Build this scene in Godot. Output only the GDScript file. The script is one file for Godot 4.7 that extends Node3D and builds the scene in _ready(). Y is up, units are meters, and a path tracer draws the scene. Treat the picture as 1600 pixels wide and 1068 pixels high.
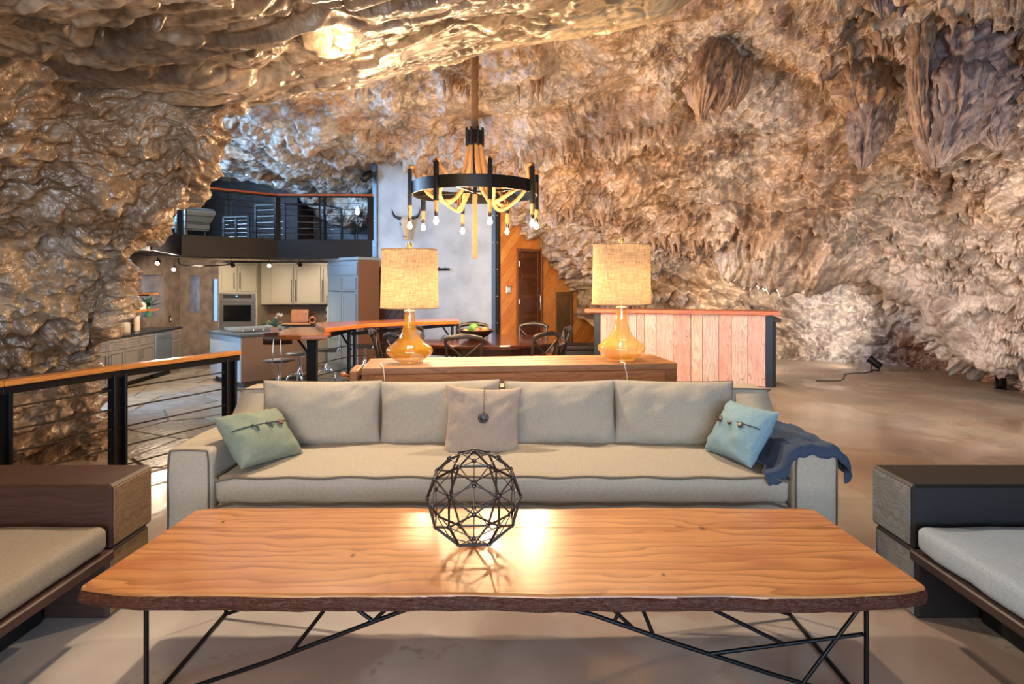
extends Node3D
# A living room built inside a cave: lounge in front, dining table and bar behind it, kitchen and loft to the left.
# Camera at (0, 1.5, 0) looking along -z; the shot is a level lens shifted downward.

var taken := {}
var rng := RandomNumberGenerator.new()
var M := {}

func _ready() -> void:
	rng.seed = 7
	make_camera()
	make_environment()
	make_daylight()
	make_rock_lights()
	make_materials()
	build_rock()
	build_floor_and_shell()
	build_architecture()
	build_kitchen()
	build_loft()
	build_near_railing()
	build_bar_table()
	build_dining()
	build_chandelier()
	build_pink_bar()
	build_workbench_and_lamps()
	build_sofa()
	build_daybeds()
	build_coffee_table()
	build_geodesic_sphere()

func make_camera() -> void:
	var cam := Camera3D.new()
	cam.name = "camera"
	cam.position = Vector3(0, 1.5, 0)
	var near := 0.05
	var f := 960.0                              # focal length in pixels of the 1600 x 1068 frame
	cam.set_frustum(near * 1068.0 / f, Vector2(0, -near * 97.0 / f), near, 200.0)
	add_child(cam)
	cam.current = true

func make_environment() -> void:
	var sky_mat := ProceduralSkyMaterial.new()
	sky_mat.sky_top_color = Color(0.35, 0.52, 0.80)
	sky_mat.sky_horizon_color = Color(0.70, 0.80, 0.92)
	sky_mat.ground_bottom_color = Color(0.30, 0.32, 0.33)
	sky_mat.ground_horizon_color = Color(0.60, 0.66, 0.72)
	var sky := Sky.new()
	sky.sky_material = sky_mat
	var env := Environment.new()
	env.background_mode = Environment.BG_SKY
	env.sky = sky
	env.tonemap_mode = Environment.TONE_MAPPER_LINEAR
	env.tonemap_exposure = 0.85
	env.ambient_light_source = Environment.AMBIENT_SOURCE_SKY
	env.sdfgi_enabled = true
	env.ssao_enabled = true
	env.ssil_enabled = true
	var we := WorldEnvironment.new()
	we.name = "environment"
	we.environment = env
	add_child(we)

func area(called: String, at: Vector3, towards: Vector3, size: Vector2, color: Color, energy: float) -> void:
	var l := AreaLight3D.new()
	l.name = called
	l.area_size = size
	l.area_normalize_energy = true
	l.light_color = color
	l.light_energy = energy
	l.area_range = 60.0
	l.shadow_enabled = true
	add_child(l, true)
	var up := Vector3.UP if absf(towards.normalized().y) < 0.95 else Vector3.FORWARD
	l.look_at_from_position(at, at + towards, up)

func omni(called: String, at: Vector3, color: Color, energy: float, size := 0.05, parent: Node3D = null) -> void:
	var l := OmniLight3D.new()
	l.name = called
	l.light_color = color
	l.light_energy = energy
	l.light_size = size
	l.omni_range = 60.0
	l.omni_attenuation = 2.0
	l.shadow_enabled = true
	l.position = at
	(parent if parent else self).add_child(l, true)

func spot(called: String, at: Vector3, towards: Vector3, color: Color, energy: float, angle: float, soft := 0.6, size := 0.04) -> void:
	var l := SpotLight3D.new()
	l.name = called
	l.light_color = color
	l.light_energy = energy
	l.light_size = size
	l.spot_range = 60.0
	l.spot_attenuation = 2.0
	l.spot_angle = angle
	l.spot_angle_attenuation = soft
	l.shadow_enabled = true
	add_child(l, true)
	var up := Vector3.UP if absf(towards.normalized().y) < 0.95 else Vector3.FORWARD
	l.look_at_from_position(at, at + towards, up)

const WARM := Color(1.0, 0.84, 0.64)
const SOFT := Color(1.0, 0.91, 0.79)
const DAY := Color(0.68, 0.84, 1.0)

func make_daylight() -> void:
	# daylight through the glazed mouth of the cave behind the camera, the kitchen's glass door and the loft's windows
	area("daylight_mouth", Vector3(1.4, 1.8, 5.0), Vector3(0.0, -0.03, -1), Vector2(5.0, 2.6), DAY, 66.0)
	area("daylight_side", Vector3(-8.6, 2.5, -7.4), Vector3(1, -0.30, -0.15), Vector2(2.2, 3.0), DAY, 105.0)
	area("daylight_loft", Vector3(-8.6, 3.6, -11.0), Vector3(1, 0.10, 0), Vector2(1.8, 1.6), DAY, 55.0)

func make_rock_lights() -> void:
	# fills added for lounge, loft and rock, no fixtures; hidden floods; ceiling down lights
	area("lounge_fill_light", Vector3(-1.5, 2.5, 2.8), Vector3(0.15, -0.12, -1), Vector2(3.0, 0.8), SOFT, 11.0)  # soft fill added behind the camera, no lamp modelled
	omni("bar_flood_light", Vector3(3.75, 0.88, -10.30), SOFT, 1.6, 0.08)
	omni("loft_fill_light", Vector3(-5.6, 3.6, -13.2), DAY, 1.0, 0.1)  # added fill that lifts the loft interior, no lamp there
	area("ledge_flood_light", Vector3(4.6, 1.2, -4.6), Vector3(0.25, 0.40, -1.0), Vector2(0.8, 0.5), SOFT, 9.0)
	area("wall_fill_light", Vector3(-0.6, 1.6, -5.6), Vector3(0.95, 0.30, -0.7), Vector2(0.6, 0.3), WARM, 17.0)  # unseen fill added in mid-air to rake the great wall
	area("ceiling_fill_light", Vector3(-0.6, 0.9, 1.2), Vector3(0.2, 1.0, -1.5), Vector2(1.6, 0.6), SOFT, 5.0)  # unseen fill added to light the low slab from below
	area("pillar_fill_light", Vector3(-1.6, 2.3, -0.6), Vector3(-0.7, -0.1, -1), Vector2(0.6, 0.6), WARM, 3.0)  # warm fill added for the pillar, no fixture
	spot("lounge_down_light", Vector3(-1.26, 2.95, -4.45), Vector3(1.2, -2.5, 2.0), SOFT, 11.0, 62.0, 1.0, 0.06)
	spot("lounge_down_light", Vector3(0.95, 3.25, -4.75), Vector3(-0.5, -2.8, 2.2), SOFT, 9.0, 62.0, 1.0, 0.06)


# ---------------------------------------------------------------- naming
func numbered(called: String) -> String:
	var n: int = taken.get(called, 0)
	taken[called] = n + 1
	return called if n == 0 else "%s_%03d" % [called, n]

func tag(o: Node, label: String, category: String, group := "") -> void:
	o.set_meta("label", label)
	o.set_meta("category", category)
	if group != "":
		o.set_meta("group", group)

func thing(called: String, label: String, category: String, at := Vector3.ZERO, turn := 0.0, group := "") -> Node3D:
	var o := Node3D.new()
	o.name = numbered(called)
	add_child(o)
	o.position = at
	o.rotation.y = turn
	tag(o, label, category, group)
	return o

func copy(o: Node3D, at: Vector3, turn: float, label: String) -> Node3D:
	var base := String(o.name)
	var c: Node3D = o.duplicate()
	c.name = numbered(base)
	add_child(c)
	c.position = at
	c.rotation.y = turn
	c.set_meta("label", label)
	return c

# ---------------------------------------------------------------- mesh helpers
func mb() -> SurfaceTool:
	var st := SurfaceTool.new()
	st.begin(Mesh.PRIMITIVE_TRIANGLES)
	return st

func put(called: String, st: SurfaceTool, m: Material, parent: Node3D = null) -> MeshInstance3D:
	st.generate_normals()
	st.index()
	var o := MeshInstance3D.new()
	o.mesh = st.commit()
	o.material_override = m
	if parent:
		o.name = called
		parent.add_child(o, true)
	else:
		o.name = numbered(called)
		add_child(o)
	return o

func put_mesh(called: String, mesh: Mesh, m: Material, parent: Node3D = null) -> MeshInstance3D:
	var o := MeshInstance3D.new()
	o.mesh = mesh
	o.material_override = m
	if parent:
		o.name = called
		parent.add_child(o, true)
	else:
		o.name = numbered(called)
		add_child(o)
	return o

func struct(o: Node3D) -> Node3D:
	o.set_meta("kind", "structure")
	return o

func tri(st: SurfaceTool, a: Vector3, b: Vector3, c: Vector3, inside: Vector3) -> void:
	var n := (a - c).cross(a - b)
	if n.dot((a + b + c) / 3.0 - inside) < 0.0:
		var k := b
		b = c
		c = k
	st.add_vertex(a)
	st.add_vertex(b)
	st.add_vertex(c)

func quad(st: SurfaceTool, a: Vector3, b: Vector3, c: Vector3, d: Vector3, inside: Vector3) -> void:
	tri(st, a, b, c, inside)
	tri(st, a, c, d, inside)

# a box with chamfered edges; t places it
func box(st: SurfaceTool, size: Vector3, t := Transform3D(), bevel := 0.004) -> void:
	st.set_smooth_group(-1)
	var h := size * 0.5
	var b := minf(bevel, minf(h.x, minf(h.y, h.z)) * 0.6)
	var o := t.origin
	var pt := func(s: Vector3, axis: int) -> Vector3:
		var p := Vector3(s.x * (h.x - b), s.y * (h.y - b), s.z * (h.z - b))
		p[axis] = s[axis] * h[axis]
		return t * p
	for axis in 3:
		var u := (axis + 1) % 3
		var v := (axis + 2) % 3
		for side in [-1.0, 1.0]:
			var c := []
			for k in [[-1.0, -1.0], [1.0, -1.0], [1.0, 1.0], [-1.0, 1.0]]:
				var s := Vector3()
				s[axis] = side
				s[u] = k[0]
				s[v] = k[1]
				c.append(pt.call(s, axis))
			quad(st, c[0], c[1], c[2], c[3], o)
		if b <= 0.0:
			continue
		for su in [-1.0, 1.0]:                       # the four edges along this axis
			for sv in [-1.0, 1.0]:
				var s0 := Vector3()
				s0[axis] = -1.0
				s0[u] = su
				s0[v] = sv
				var s1 := s0
				s1[axis] = 1.0
				quad(st, pt.call(s0, u), pt.call(s1, u), pt.call(s1, v), pt.call(s0, v), o)
	if b > 0.0:
		for x in [-1.0, 1.0]:
			for y in [-1.0, 1.0]:
				for z in [-1.0, 1.0]:
					var s := Vector3(x, y, z)
					tri(st, pt.call(s, 0), pt.call(s, 1), pt.call(s, 2), o)

func at(x: float, y: float, z: float, turn := 0.0) -> Transform3D:
	return Transform3D(Basis(Vector3.UP, turn), Vector3(x, y, z))

# box between two corners
func span(st: SurfaceTool, a: Vector3, b: Vector3, bevel := 0.004) -> void:
	box(st, (b - a).abs(), Transform3D(Basis(), (a + b) * 0.5), bevel)

# flat bar from a to b: width across, thick the other way; up hints the thick direction
func bar(st: SurfaceTool, a: Vector3, b: Vector3, width: float, thick: float, up := Vector3.UP, bevel := 0.002) -> void:
	var x := (b - a).normalized()
	var z := x.cross(up)
	if z.length() < 0.01:
		z = x.cross(Vector3.RIGHT)
	z = z.normalized()
	var y := z.cross(x).normalized()
	box(st, Vector3((b - a).length(), thick, width), Transform3D(Basis(x, y, z), (a + b) * 0.5), bevel)

# round tube along points; radius may be one number or one per point
func tube(st: SurfaceTool, pts: Array, radius, sides := 10, closed := false, group := 1) -> void:
	var n := pts.size()
	var rings := []
	var nrm := Vector3.ZERO
	for i in n:
		var p: Vector3 = pts[i]
		var a: Vector3 = pts[(i - 1 + n) % n] if closed else pts[maxi(i - 1, 0)]
		var b: Vector3 = pts[(i + 1) % n] if closed else pts[mini(i + 1, n - 1)]
		var d := (b - a).normalized()
		if nrm == Vector3.ZERO:
			nrm = d.cross(Vector3.UP if absf(d.y) < 0.9 else Vector3.RIGHT).normalized()
		nrm = (nrm - d * nrm.dot(d)).normalized()
		var bn := d.cross(nrm)
		var r: float = radius[i] if radius is Array else radius
		var ring := []
		for k in sides:
			var w := TAU * k / sides
			ring.append(p + (nrm * cos(w) + bn * sin(w)) * r)
		rings.append(ring)
	st.set_smooth_group(group)
	for i in (n if closed else n - 1):
		var j := (i + 1) % n
		var mid: Vector3 = (pts[i] + pts[j]) * 0.5
		for k in sides:
			var l := (k + 1) % sides
			quad(st, rings[i][k], rings[i][l], rings[j][l], rings[j][k], mid)
	if not closed:
		st.set_smooth_group(-1)
		for e in [[0, 1], [n - 1, n - 2]]:
			for k in sides:
				tri(st, pts[e[0]], rings[e[0]][k], rings[e[0]][(k + 1) % sides], pts[e[1]])

func rod(st: SurfaceTool, a: Vector3, b: Vector3, r: float, sides := 10) -> void:
	tube(st, [a, b], r, sides)

# points through which a tube bends smoothly
func smooth(pts: Array, steps := 6, closed := false) -> Array:
	var out := []
	var n := pts.size()
	for i in (n if closed else n - 1):
		var p0: Vector3 = pts[(i - 1 + n) % n] if closed else pts[maxi(i - 1, 0)]
		var p1: Vector3 = pts[i]
		var p2: Vector3 = pts[(i + 1) % n]
		var p3: Vector3 = pts[(i + 2) % n] if closed else pts[mini(i + 2, n - 1)]
		for k in steps:
			out.append(p1.cubic_interpolate(p2, p0, p3, float(k) / steps))
	if not closed:
		out.append(pts[n - 1])
	return out

# turned shape: profile of Vector2(radius, height) from bottom to top
func lathe(st: SurfaceTool, prof: Array, segs := 32, t := Transform3D(), flutes := 0, depth := 0.0, group := 2, closed_ends := true) -> void:
	st.set_smooth_group(group)
	var rings := []
	for q in prof:
		var ring := []
		for k in segs:
			var w := TAU * k / segs
			var r: float = q.x
			if flutes > 0:
				r *= 1.0 + depth * cos(w * flutes)
			ring.append(t * Vector3(cos(w) * r, q.y, sin(w) * r))
		rings.append(ring)
	for i in prof.size() - 1:
		for k in segs:
			var l := (k + 1) % segs
			var a: Vector3 = rings[i][k]
			var b: Vector3 = rings[i][l]
			var c: Vector3 = rings[i + 1][l]
			var d: Vector3 = rings[i + 1][k]
			st_tri(st, a, c, b)
			st_tri(st, a, d, c)
	if closed_ends:
		st.set_smooth_group(-1)
		for e in [0, prof.size() - 1]:
			if prof[e].x > 0.0005:
				var c := t * Vector3(0, prof[e].y, 0)
				var inn := t * Vector3(0, prof[1 if e == 0 else prof.size() - 2].y + (0.001 if e == 0 else -0.001), 0)
				for k in segs:
					tri(st, c, rings[e][k], rings[e][(k + 1) % segs], inn)

func st_tri(st: SurfaceTool, a: Vector3, b: Vector3, c: Vector3) -> void:
	st.add_vertex(a)
	st.add_vertex(b)
	st.add_vertex(c)

# a flat outline (x, z) given thickness downward from y, edges rounded by a small chamfer
func slab(st: SurfaceTool, outline: PackedVector2Array, top: float, thick: float, bevel := 0.006, t := Transform3D()) -> void:
	var n := outline.size()
	var c := Vector2.ZERO
	for p in outline:
		c += p / n
	var inner := PackedVector2Array()
	for i in n:
		var d := (outline[(i + 1) % n] - outline[(i - 1 + n) % n]).normalized()
		var nn := Vector2(d.y, -d.x)
		if nn.dot(outline[i] - c) < 0.0:
			nn = -nn
		inner.append(outline[i] - nn * bevel)
	var levels := [[inner, top], [outline, top - bevel], [outline, top - thick + bevel], [inner, top - thick]]
	st.set_smooth_group(-1)
	var mid := t * Vector3(c.x, top - thick * 0.5, c.y)
	for k in 3:
		for i in n:
			var j := (i + 1) % n
			var p: Array = levels[k]
			var q: Array = levels[k + 1]
			var a := t * Vector3(p[0][i].x, p[1], p[0][i].y)
			var b := t * Vector3(p[0][j].x, p[1], p[0][j].y)
			var cc := t * Vector3(q[0][j].x, q[1], q[0][j].y)
			var d := t * Vector3(q[0][i].x, q[1], q[0][i].y)
			var e := outline[j] - outline[i]
			var nn := Vector2(e.y, -e.x)
			var m2 := (outline[i] + outline[j]) * 0.5
			if Geometry2D.is_point_in_polygon(m2 + nn.normalized() * 0.002, outline):
				nn = -nn
			var ins := t * Vector3(m2.x - nn.normalized().x * 0.05, top - thick * 0.5, m2.y - nn.normalized().y * 0.05)
			quad(st, a, b, cc, d, ins)
	var idx := Geometry2D.triangulate_polygon(inner)
	for k in range(0, idx.size(), 3):
		for y in [top, top - thick]:
			var a := t * Vector3(inner[idx[k]].x, y, inner[idx[k]].y)
			var b := t * Vector3(inner[idx[k + 1]].x, y, inner[idx[k + 1]].y)
			var cc := t * Vector3(inner[idx[k + 2]].x, y, inner[idx[k + 2]].y)
			tri(st, a, b, cc, Vector3(a.x, mid.y, a.z))

# ---------------------------------------------------------------- materials
func noise(type: int, freq: float, octaves := 4, sd := 1) -> FastNoiseLite:
	var n := FastNoiseLite.new()
	n.noise_type = type
	n.frequency = freq
	n.seed = sd
	n.fractal_type = FastNoiseLite.FRACTAL_FBM if octaves > 1 else FastNoiseLite.FRACTAL_NONE
	n.fractal_octaves = octaves
	return n

func noise_tex(n: FastNoiseLite, size := 512, ramp: Array = [], bump := false) -> NoiseTexture2D:
	var t := NoiseTexture2D.new()
	t.width = size
	t.height = size
	t.seamless = true
	t.seamless_blend_skirt = 0.2
	t.generate_mipmaps = false
	t.noise = n
	if ramp.size():
		var g := Gradient.new()
		var off := PackedFloat32Array()
		var col := PackedColorArray()
		for r in ramp:
			off.append(r[0])
			col.append(r[1])
		g.offsets = off
		g.colors = col
		t.color_ramp = g
	if bump:
		t.as_normal_map = true
		t.bump_strength = 8.0
	return t

func std(color: Color, rough := 0.6, metal := 0.0) -> StandardMaterial3D:
	var m := StandardMaterial3D.new()
	m.albedo_color = color
	m.roughness = rough
	m.metallic = metal
	return m

func triplanar(m: StandardMaterial3D, scale: Vector3, world := false, sharp := 4.0) -> StandardMaterial3D:
	m.uv1_triplanar = true
	m.uv1_world_triplanar = world
	m.uv1_scale = scale
	m.uv1_triplanar_sharpness = sharp
	return m

func relief(m: StandardMaterial3D, t: Texture2D, scale_cm: float) -> StandardMaterial3D:
	m.heightmap_enabled = true
	m.heightmap_texture = t
	m.heightmap_scale = scale_cm
	return m

# long-grained wood: the grain runs along the axis that has the small scale
func wood(tex: Texture2D, tint: Color, rough: float, scale: Vector3, off := Vector3.ZERO, coat := 0.0) -> StandardMaterial3D:
	var m := std(tint, rough)
	m.albedo_texture = tex
	m.uv1_offset = off
	triplanar(m, scale)
	if coat > 0.0:
		m.clearcoat_enabled = true
		m.clearcoat = coat
		m.clearcoat_roughness = 0.12
	return m

var grain_tex: Texture2D
var weave_tex: Texture2D
var linen_tex: Texture2D
var cloudy_tex: Texture2D
var fine_tex: Texture2D
var pit_tex: Texture2D

# plain-sawn boards: rings cut lengthwise, with a few knots; the grain runs along the picture's width
func make_grain(w: int, h: int, sd: int, knots: Array, light: Color, dark: Color, streak: Color, wander := 0.12, rings := 17.0) -> ImageTexture:
	var im := Image.create(w, h, false, Image.FORMAT_RGB8)
	var n1 := noise(FastNoiseLite.TYPE_SIMPLEX, 1.0, 3, sd)
	var n2 := noise(FastNoiseLite.TYPE_SIMPLEX, 1.0, 2, sd + 5)
	for y in h:
		var v := float(y) / h
		for x in w:
			var u := float(x) / w
			var cu := cos(u * TAU)
			var su := sin(u * TAU)
			var bend := n1.get_noise_3d(cu * 0.30, su * 0.30, v * 2.2) * wander
			var vv := v + bend
			var kd := 0.0
			for k in knots:
				var dx: float = (u - k.x) * 3.2
				var dy: float = v - k.y
				var e: float = exp(-(dx * dx + dy * dy) / (k.z * k.z))
				vv += signf(dy + 0.0001) * e * k.z * 0.55
				kd = maxf(kd, exp(-(dx * dx * 3.0 + dy * dy) / (k.z * k.z * 0.05)))
			var ring := vv * rings + n2.get_noise_3d(cu * 0.9, su * 0.9, v * 9.0) * 0.5
			var fr := ring - floorf(ring)
			var late := pow(fr, 3.0) * (1.0 - smoothstep(0.93, 1.0, fr))
			var fib := n2.get_noise_3d(cu * 3.0, su * 3.0, v * 160.0)
			var wide := n1.get_noise_3d(cu * 0.6 + 7.0, su * 0.6, v * 3.5)
			var c := light.lerp(dark, clampf(late * 0.62 + fib * 0.16 + 0.10, 0.0, 1.0))
			c = c.lerp(streak, clampf(wide * 1.3 - 0.12, 0.0, 0.75))
			c = c.lerp(dark * 0.45, kd * 0.85)
			im.set_pixel(x, y, c)
	return ImageTexture.create_from_image(im)

func make_weave() -> ImageTexture:
	var s := 256
	var im := Image.create(s, s, false, Image.FORMAT_RGB8)
	var n := noise(FastNoiseLite.TYPE_VALUE, 1.0, 1, 3)
	for y in s:
		for x in s:
			var a := n.get_noise_2d(x * 0.9, floorf(y / 2.0) * 31.0 + x * 0.015)
			var b := n.get_noise_2d(floorf(x / 2.0) * 37.0 + y * 0.015, y * 0.9)
			var k := 0.84 + 0.13 * a + 0.13 * b
			if (x / 2 + y / 2) % 2 == 0:
				k -= 0.05
			im.set_pixel(x, y, Color(k, k, k))
	return ImageTexture.create_from_image(im)

# slubby linen: long uneven threads both ways
func make_linen() -> ImageTexture:
	var s := 512
	var im := Image.create(s, s, false, Image.FORMAT_RGB8)
	var n := noise(FastNoiseLite.TYPE_VALUE, 1.0, 1, 3)
	for y in s:
		for x in s:
			var a := n.get_noise_2d(x * 0.03, floorf(y / 3.0) * 31.0)
			var b := n.get_noise_2d(floorf(x / 3.0) * 37.0, y * 0.03 + 900.0)
			var k := clampf(0.86 + 0.11 * a + 0.11 * b, 0.3, 1.0)
			im.set_pixel(x, y, Color(k, k * 0.985, k * 0.96))
	return ImageTexture.create_from_image(im)

func cloth(color: Color, scale := 7.0, depth := 0.12) -> StandardMaterial3D:
	var m := std(color, 0.95)
	m.albedo_texture = weave_tex
	m.metallic_specular = 0.2
	m.rim_enabled = true
	m.rim = 0.25
	m.rim_tint = 0.7
	triplanar(m, Vector3.ONE * scale)
	relief(m, weave_tex, depth)
	return m

func make_materials() -> void:
	grain_tex = make_grain(1024, 512, 11, [Vector3(0.22, 0.3, 0.10), Vector3(0.7, 0.72, 0.08)], Color(0.93, 0.90, 0.86), Color(0.62, 0.52, 0.44), Color(0.80, 0.72, 0.66))
	weave_tex = make_weave()
	linen_tex = make_linen()
	cloudy_tex = noise_tex(noise(FastNoiseLite.TYPE_SIMPLEX_SMOOTH, 0.012, 5, 21), 512, [[0.0, Color(0.72, 0.72, 0.72)], [0.5, Color(0.88, 0.88, 0.88)], [1.0, Color(1, 1, 1)]])
	fine_tex = noise_tex(noise(FastNoiseLite.TYPE_SIMPLEX, 0.03, 5, 33), 512)
	var pits := noise(FastNoiseLite.TYPE_CELLULAR, 0.035, 3, 4)
	pits.cellular_return_type = FastNoiseLite.RETURN_DISTANCE2_SUB
	pits.domain_warp_enabled = true
	pits.domain_warp_amplitude = 18.0
	pits.domain_warp_frequency = 0.02
	pit_tex = noise_tex(pits, 512)

	M.steel = std(Color(0.13, 0.13, 0.145), 0.42, 0.55)
	M.black_iron = std(Color(0.05, 0.05, 0.055), 0.5, 0.35)
	M.raw_steel = std(Color(0.34, 0.39, 0.44), 0.4, 0.6)
	M.chrome = std(Color(0.78, 0.80, 0.82), 0.16, 1.0)
	M.stainless = std(Color(0.66, 0.67, 0.68), 0.3, 0.95)
	M.screw = std(Color(0.8, 0.8, 0.8), 0.3, 0.9)
	M.black = std(Color(0.02, 0.02, 0.022), 0.5)
	M.white = std(Color(0.9, 0.9, 0.88), 0.5)
	M.concrete = triplanar(relief(std(Color(0.70, 0.72, 0.75), 0.55), fine_tex, 0.15), Vector3.ONE * 0.30, true)
	M.concrete.albedo_texture = noise_tex(noise(FastNoiseLite.TYPE_SIMPLEX_SMOOTH, 0.010, 6, 22), 512, [[0.0, Color(0.80, 0.80, 0.80)], [1.0, Color(1, 1, 1)]])
	M.plaster_brown = triplanar(relief(std(Color(0.58, 0.51, 0.46), 0.7), fine_tex, 0.2), Vector3.ONE * 0.6, true)
	M.plaster_brown.albedo_texture = cloudy_tex
	M.plaster_grey = triplanar(std(Color(0.50, 0.51, 0.53), 0.7), Vector3.ONE * 0.6, true)
	M.plaster_grey.albedo_texture = cloudy_tex
	M.dark_wall = triplanar(std(Color(0.25, 0.24, 0.25), 0.7), Vector3.ONE * 0.6, true)
	M.dark_wall.albedo_texture = cloudy_tex

# ---------------------------------------------------------------- more shapes
func wv(tint: Color, rough: float, count: int, coat := 0.0, along := 0.5, across := 2.2, spread := 0.12, tex: Texture2D = null) -> Array:
	var out := []
	for i in count:
		var k := 1.0 + spread * (2.0 * rng.randf() - 1.0)
		var warm := 1.0 + 0.05 * (2.0 * rng.randf() - 1.0)
		var c := Color(clampf(tint.r * k * warm, 0, 1), clampf(tint.g * k, 0, 1), clampf(tint.b * k / warm, 0, 1))
		out.append(wood(tex if tex else grain_tex, c, rough, Vector3(along, across, across), Vector3(rng.randf(), rng.randf(), rng.randf()), coat))
	return out

# one board as a node of its own, its length along local x
func board(called: String, size: Vector3, t: Transform3D, m: Material, parent: Node3D, bevel := 0.003) -> MeshInstance3D:
	var st := mb()
	box(st, size, Transform3D(), bevel)
	var o := put(called, st, m, parent)
	o.transform = t
	return o

# frame whose local x points along dir and whose local z faces out
func facing(origin: Vector3, dir: Vector3, out: Vector3) -> Transform3D:
	var x := dir.normalized()
	var z := (out - x * out.dot(x)).normalized()
	return Transform3D(Basis(x, z.cross(x), z), origin)

# soft box: rounded edges, bulging faces, a little unevenness
func soft_box(st: SurfaceTool, size: Vector3, radius: float, crown: Vector3, t := Transform3D(), uneven := 0.006, sd := 1, cellsize := 0.05) -> void:
	var h := size * 0.5
	var n := noise(FastNoiseLite.TYPE_SIMPLEX, 3.2, 2, sd)
	st.set_smooth_group(3)
	for axis in 3:
		var u := (axis + 1) % 3
		var v := (axis + 2) % 3
		for side in [-1.0, 1.0]:
			var cu := soft_steps(h[u], radius, cellsize)
			var cv := soft_steps(h[v], radius, cellsize)
			var outward = t.basis[axis] * side * 0.1
			var pts := []
			for a in cu:
				var row := []
				for b in cv:
					var p := Vector3()
					p[axis] = side * h[axis]
					p[u] = a
					p[v] = b
					var core := Vector3(clampf(p.x, -h.x + radius, h.x - radius), clampf(p.y, -h.y + radius, h.y - radius), clampf(p.z, -h.z + radius, h.z - radius))
					var q := core + (p - core).normalized() * radius
					var f := Vector3(q.x / h.x, q.y / h.y, q.z / h.z)
					for k in 3:
						var k1 := (k + 1) % 3
						var k2 := (k + 2) % 3
						q[k] += f[k] * crown[k] * (1.0 - f[k1] * f[k1]) * (1.0 - f[k2] * f[k2])
					q += (p - core).normalized() * n.get_noise_3dv(q) * uneven
					row.append(t * q)
				pts.append(row)
			for i in cu.size() - 1:
				for j in cv.size() - 1:
					var mid: Vector3 = (pts[i][j] + pts[i + 1][j + 1]) * 0.5 - outward
					quad(st, pts[i][j], pts[i + 1][j], pts[i + 1][j + 1], pts[i][j + 1], mid)

func soft_steps(h: float, r: float, cellsize: float) -> Array:
	var out := [-h, -h + r * 0.25, -h + r * 0.6, -h + r]
	var inner := (h - r) * 2.0
	var k := maxi(1, int(inner / cellsize))
	for i in range(1, k):
		out.append(-h + r + inner * i / k)
	for x in [h - r, h - r * 0.6, h - r * 0.25, h]:
		out.append(x)
	return out

# a scatter cushion w wide and h high, lying in its local xy plane, thick along z
func pillow(st: SurfaceTool, w: float, h: float, thick: float, pinch := 0.07, sd := 1, wrinkle := 0.012) -> Array:
	var n := 26
	var ns := noise(FastNoiseLite.TYPE_SIMPLEX, 5.0, 3, sd)
	st.set_smooth_group(4)
	var rim := []
	for side in [-1.0, 1.0]:
		var g := []
		for i in n + 1:
			var row := []
			for j in n + 1:
				var u := sin((2.0 * i / n - 1.0) * PI * 0.5)
				var v := sin((2.0 * j / n - 1.0) * PI * 0.5)
				var x := u * w * 0.5 * (1.0 - pinch * (1.0 - v * v))
				var y := v * h * 0.5 * (1.0 - pinch * (1.0 - u * u))
				var e := maxf(0.0, (1.0 - u * u) * (1.0 - v * v))
				var puff := pow(e, 0.42)
				var z := thick * 0.5 * puff
				# folds that run in from the corners and seams
				var fold := ns.get_noise_3d(x * 1.2, y * 1.2, side * 3.0) * wrinkle * 1.2
				fold += ns.get_noise_3d((x + y) * 3.0, (x - y) * 0.6, side * 5.0) * wrinkle * smoothstep(0.55, 0.05, e)
				row.append(Vector3(x, y, side * (z + fold * minf(1.0, e * 6.0))))
			g.append(row)
		for i in n:
			for j in n:
				quad(st, g[i][j], g[i + 1][j], g[i + 1][j + 1], g[i][j + 1], Vector3((g[i][j].x + g[i + 1][j + 1].x) * 0.5, (g[i][j].y + g[i + 1][j + 1].y) * 0.5, -side * 0.4))
		if side > 0.0:
			for i in n:
				rim.append(g[i][0])
			for j in n:
				rim.append(g[n][j])
			for i in n:
				rim.append(g[n - i][n])
			for j in n:
				rim.append(g[0][n - j])
	return rim

# three-strand rope
func rope(st: SurfaceTool, pts: Array, r: float, pitch := 0.09) -> void:
	var fine := [pts[0]]
	for i in range(1, pts.size()):
		var a: Vector3 = pts[i - 1]
		var b: Vector3 = pts[i]
		var k := maxi(1, int(ceil(a.distance_to(b) / (pitch / 7.0))))
		for q in k:
			fine.append(a.lerp(b, (q + 1.0) / k))
	st.set_smooth_group(5)
	var sides := 12
	var nrm := Vector3.ZERO
	var prev := []
	var run := 0.0
	for i in fine.size():
		var p: Vector3 = fine[i]
		var d: Vector3 = (fine[mini(i + 1, fine.size() - 1)] - fine[maxi(i - 1, 0)]).normalized()
		if nrm == Vector3.ZERO:
			nrm = d.cross(Vector3.RIGHT if absf(d.x) < 0.9 else Vector3.UP).normalized()
		nrm = (nrm - d * nrm.dot(d)).normalized()
		var bn := d.cross(nrm)
		if i > 0:
			run += p.distance_to(fine[i - 1])
		var ring := []
		for k in sides:
			var w := TAU * k / sides
			var rr := r * (0.86 + 0.2 * absf(cos(1.5 * (w - run / pitch * TAU / 3.0))))
			ring.append(p + (nrm * cos(w) + bn * sin(w)) * rr)
		if prev.size():
			for k in sides:
				var l := (k + 1) % sides
				quad(st, prev[k], prev[l], ring[l], ring[k], p - d * pitch / 14.0)
		prev = ring

# ---------------------------------------------------------------- the cave rock
var n_lump: FastNoiseLite
var n_mid: FastNoiseLite
var n_ridge: FastNoiseLite
var n_chip: FastNoiseLite
var n_fine: FastNoiseLite
var n_hue: FastNoiseLite
var n_drip: FastNoiseLite
var n_warp: FastNoiseLite
var n_cell: FastNoiseLite

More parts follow.
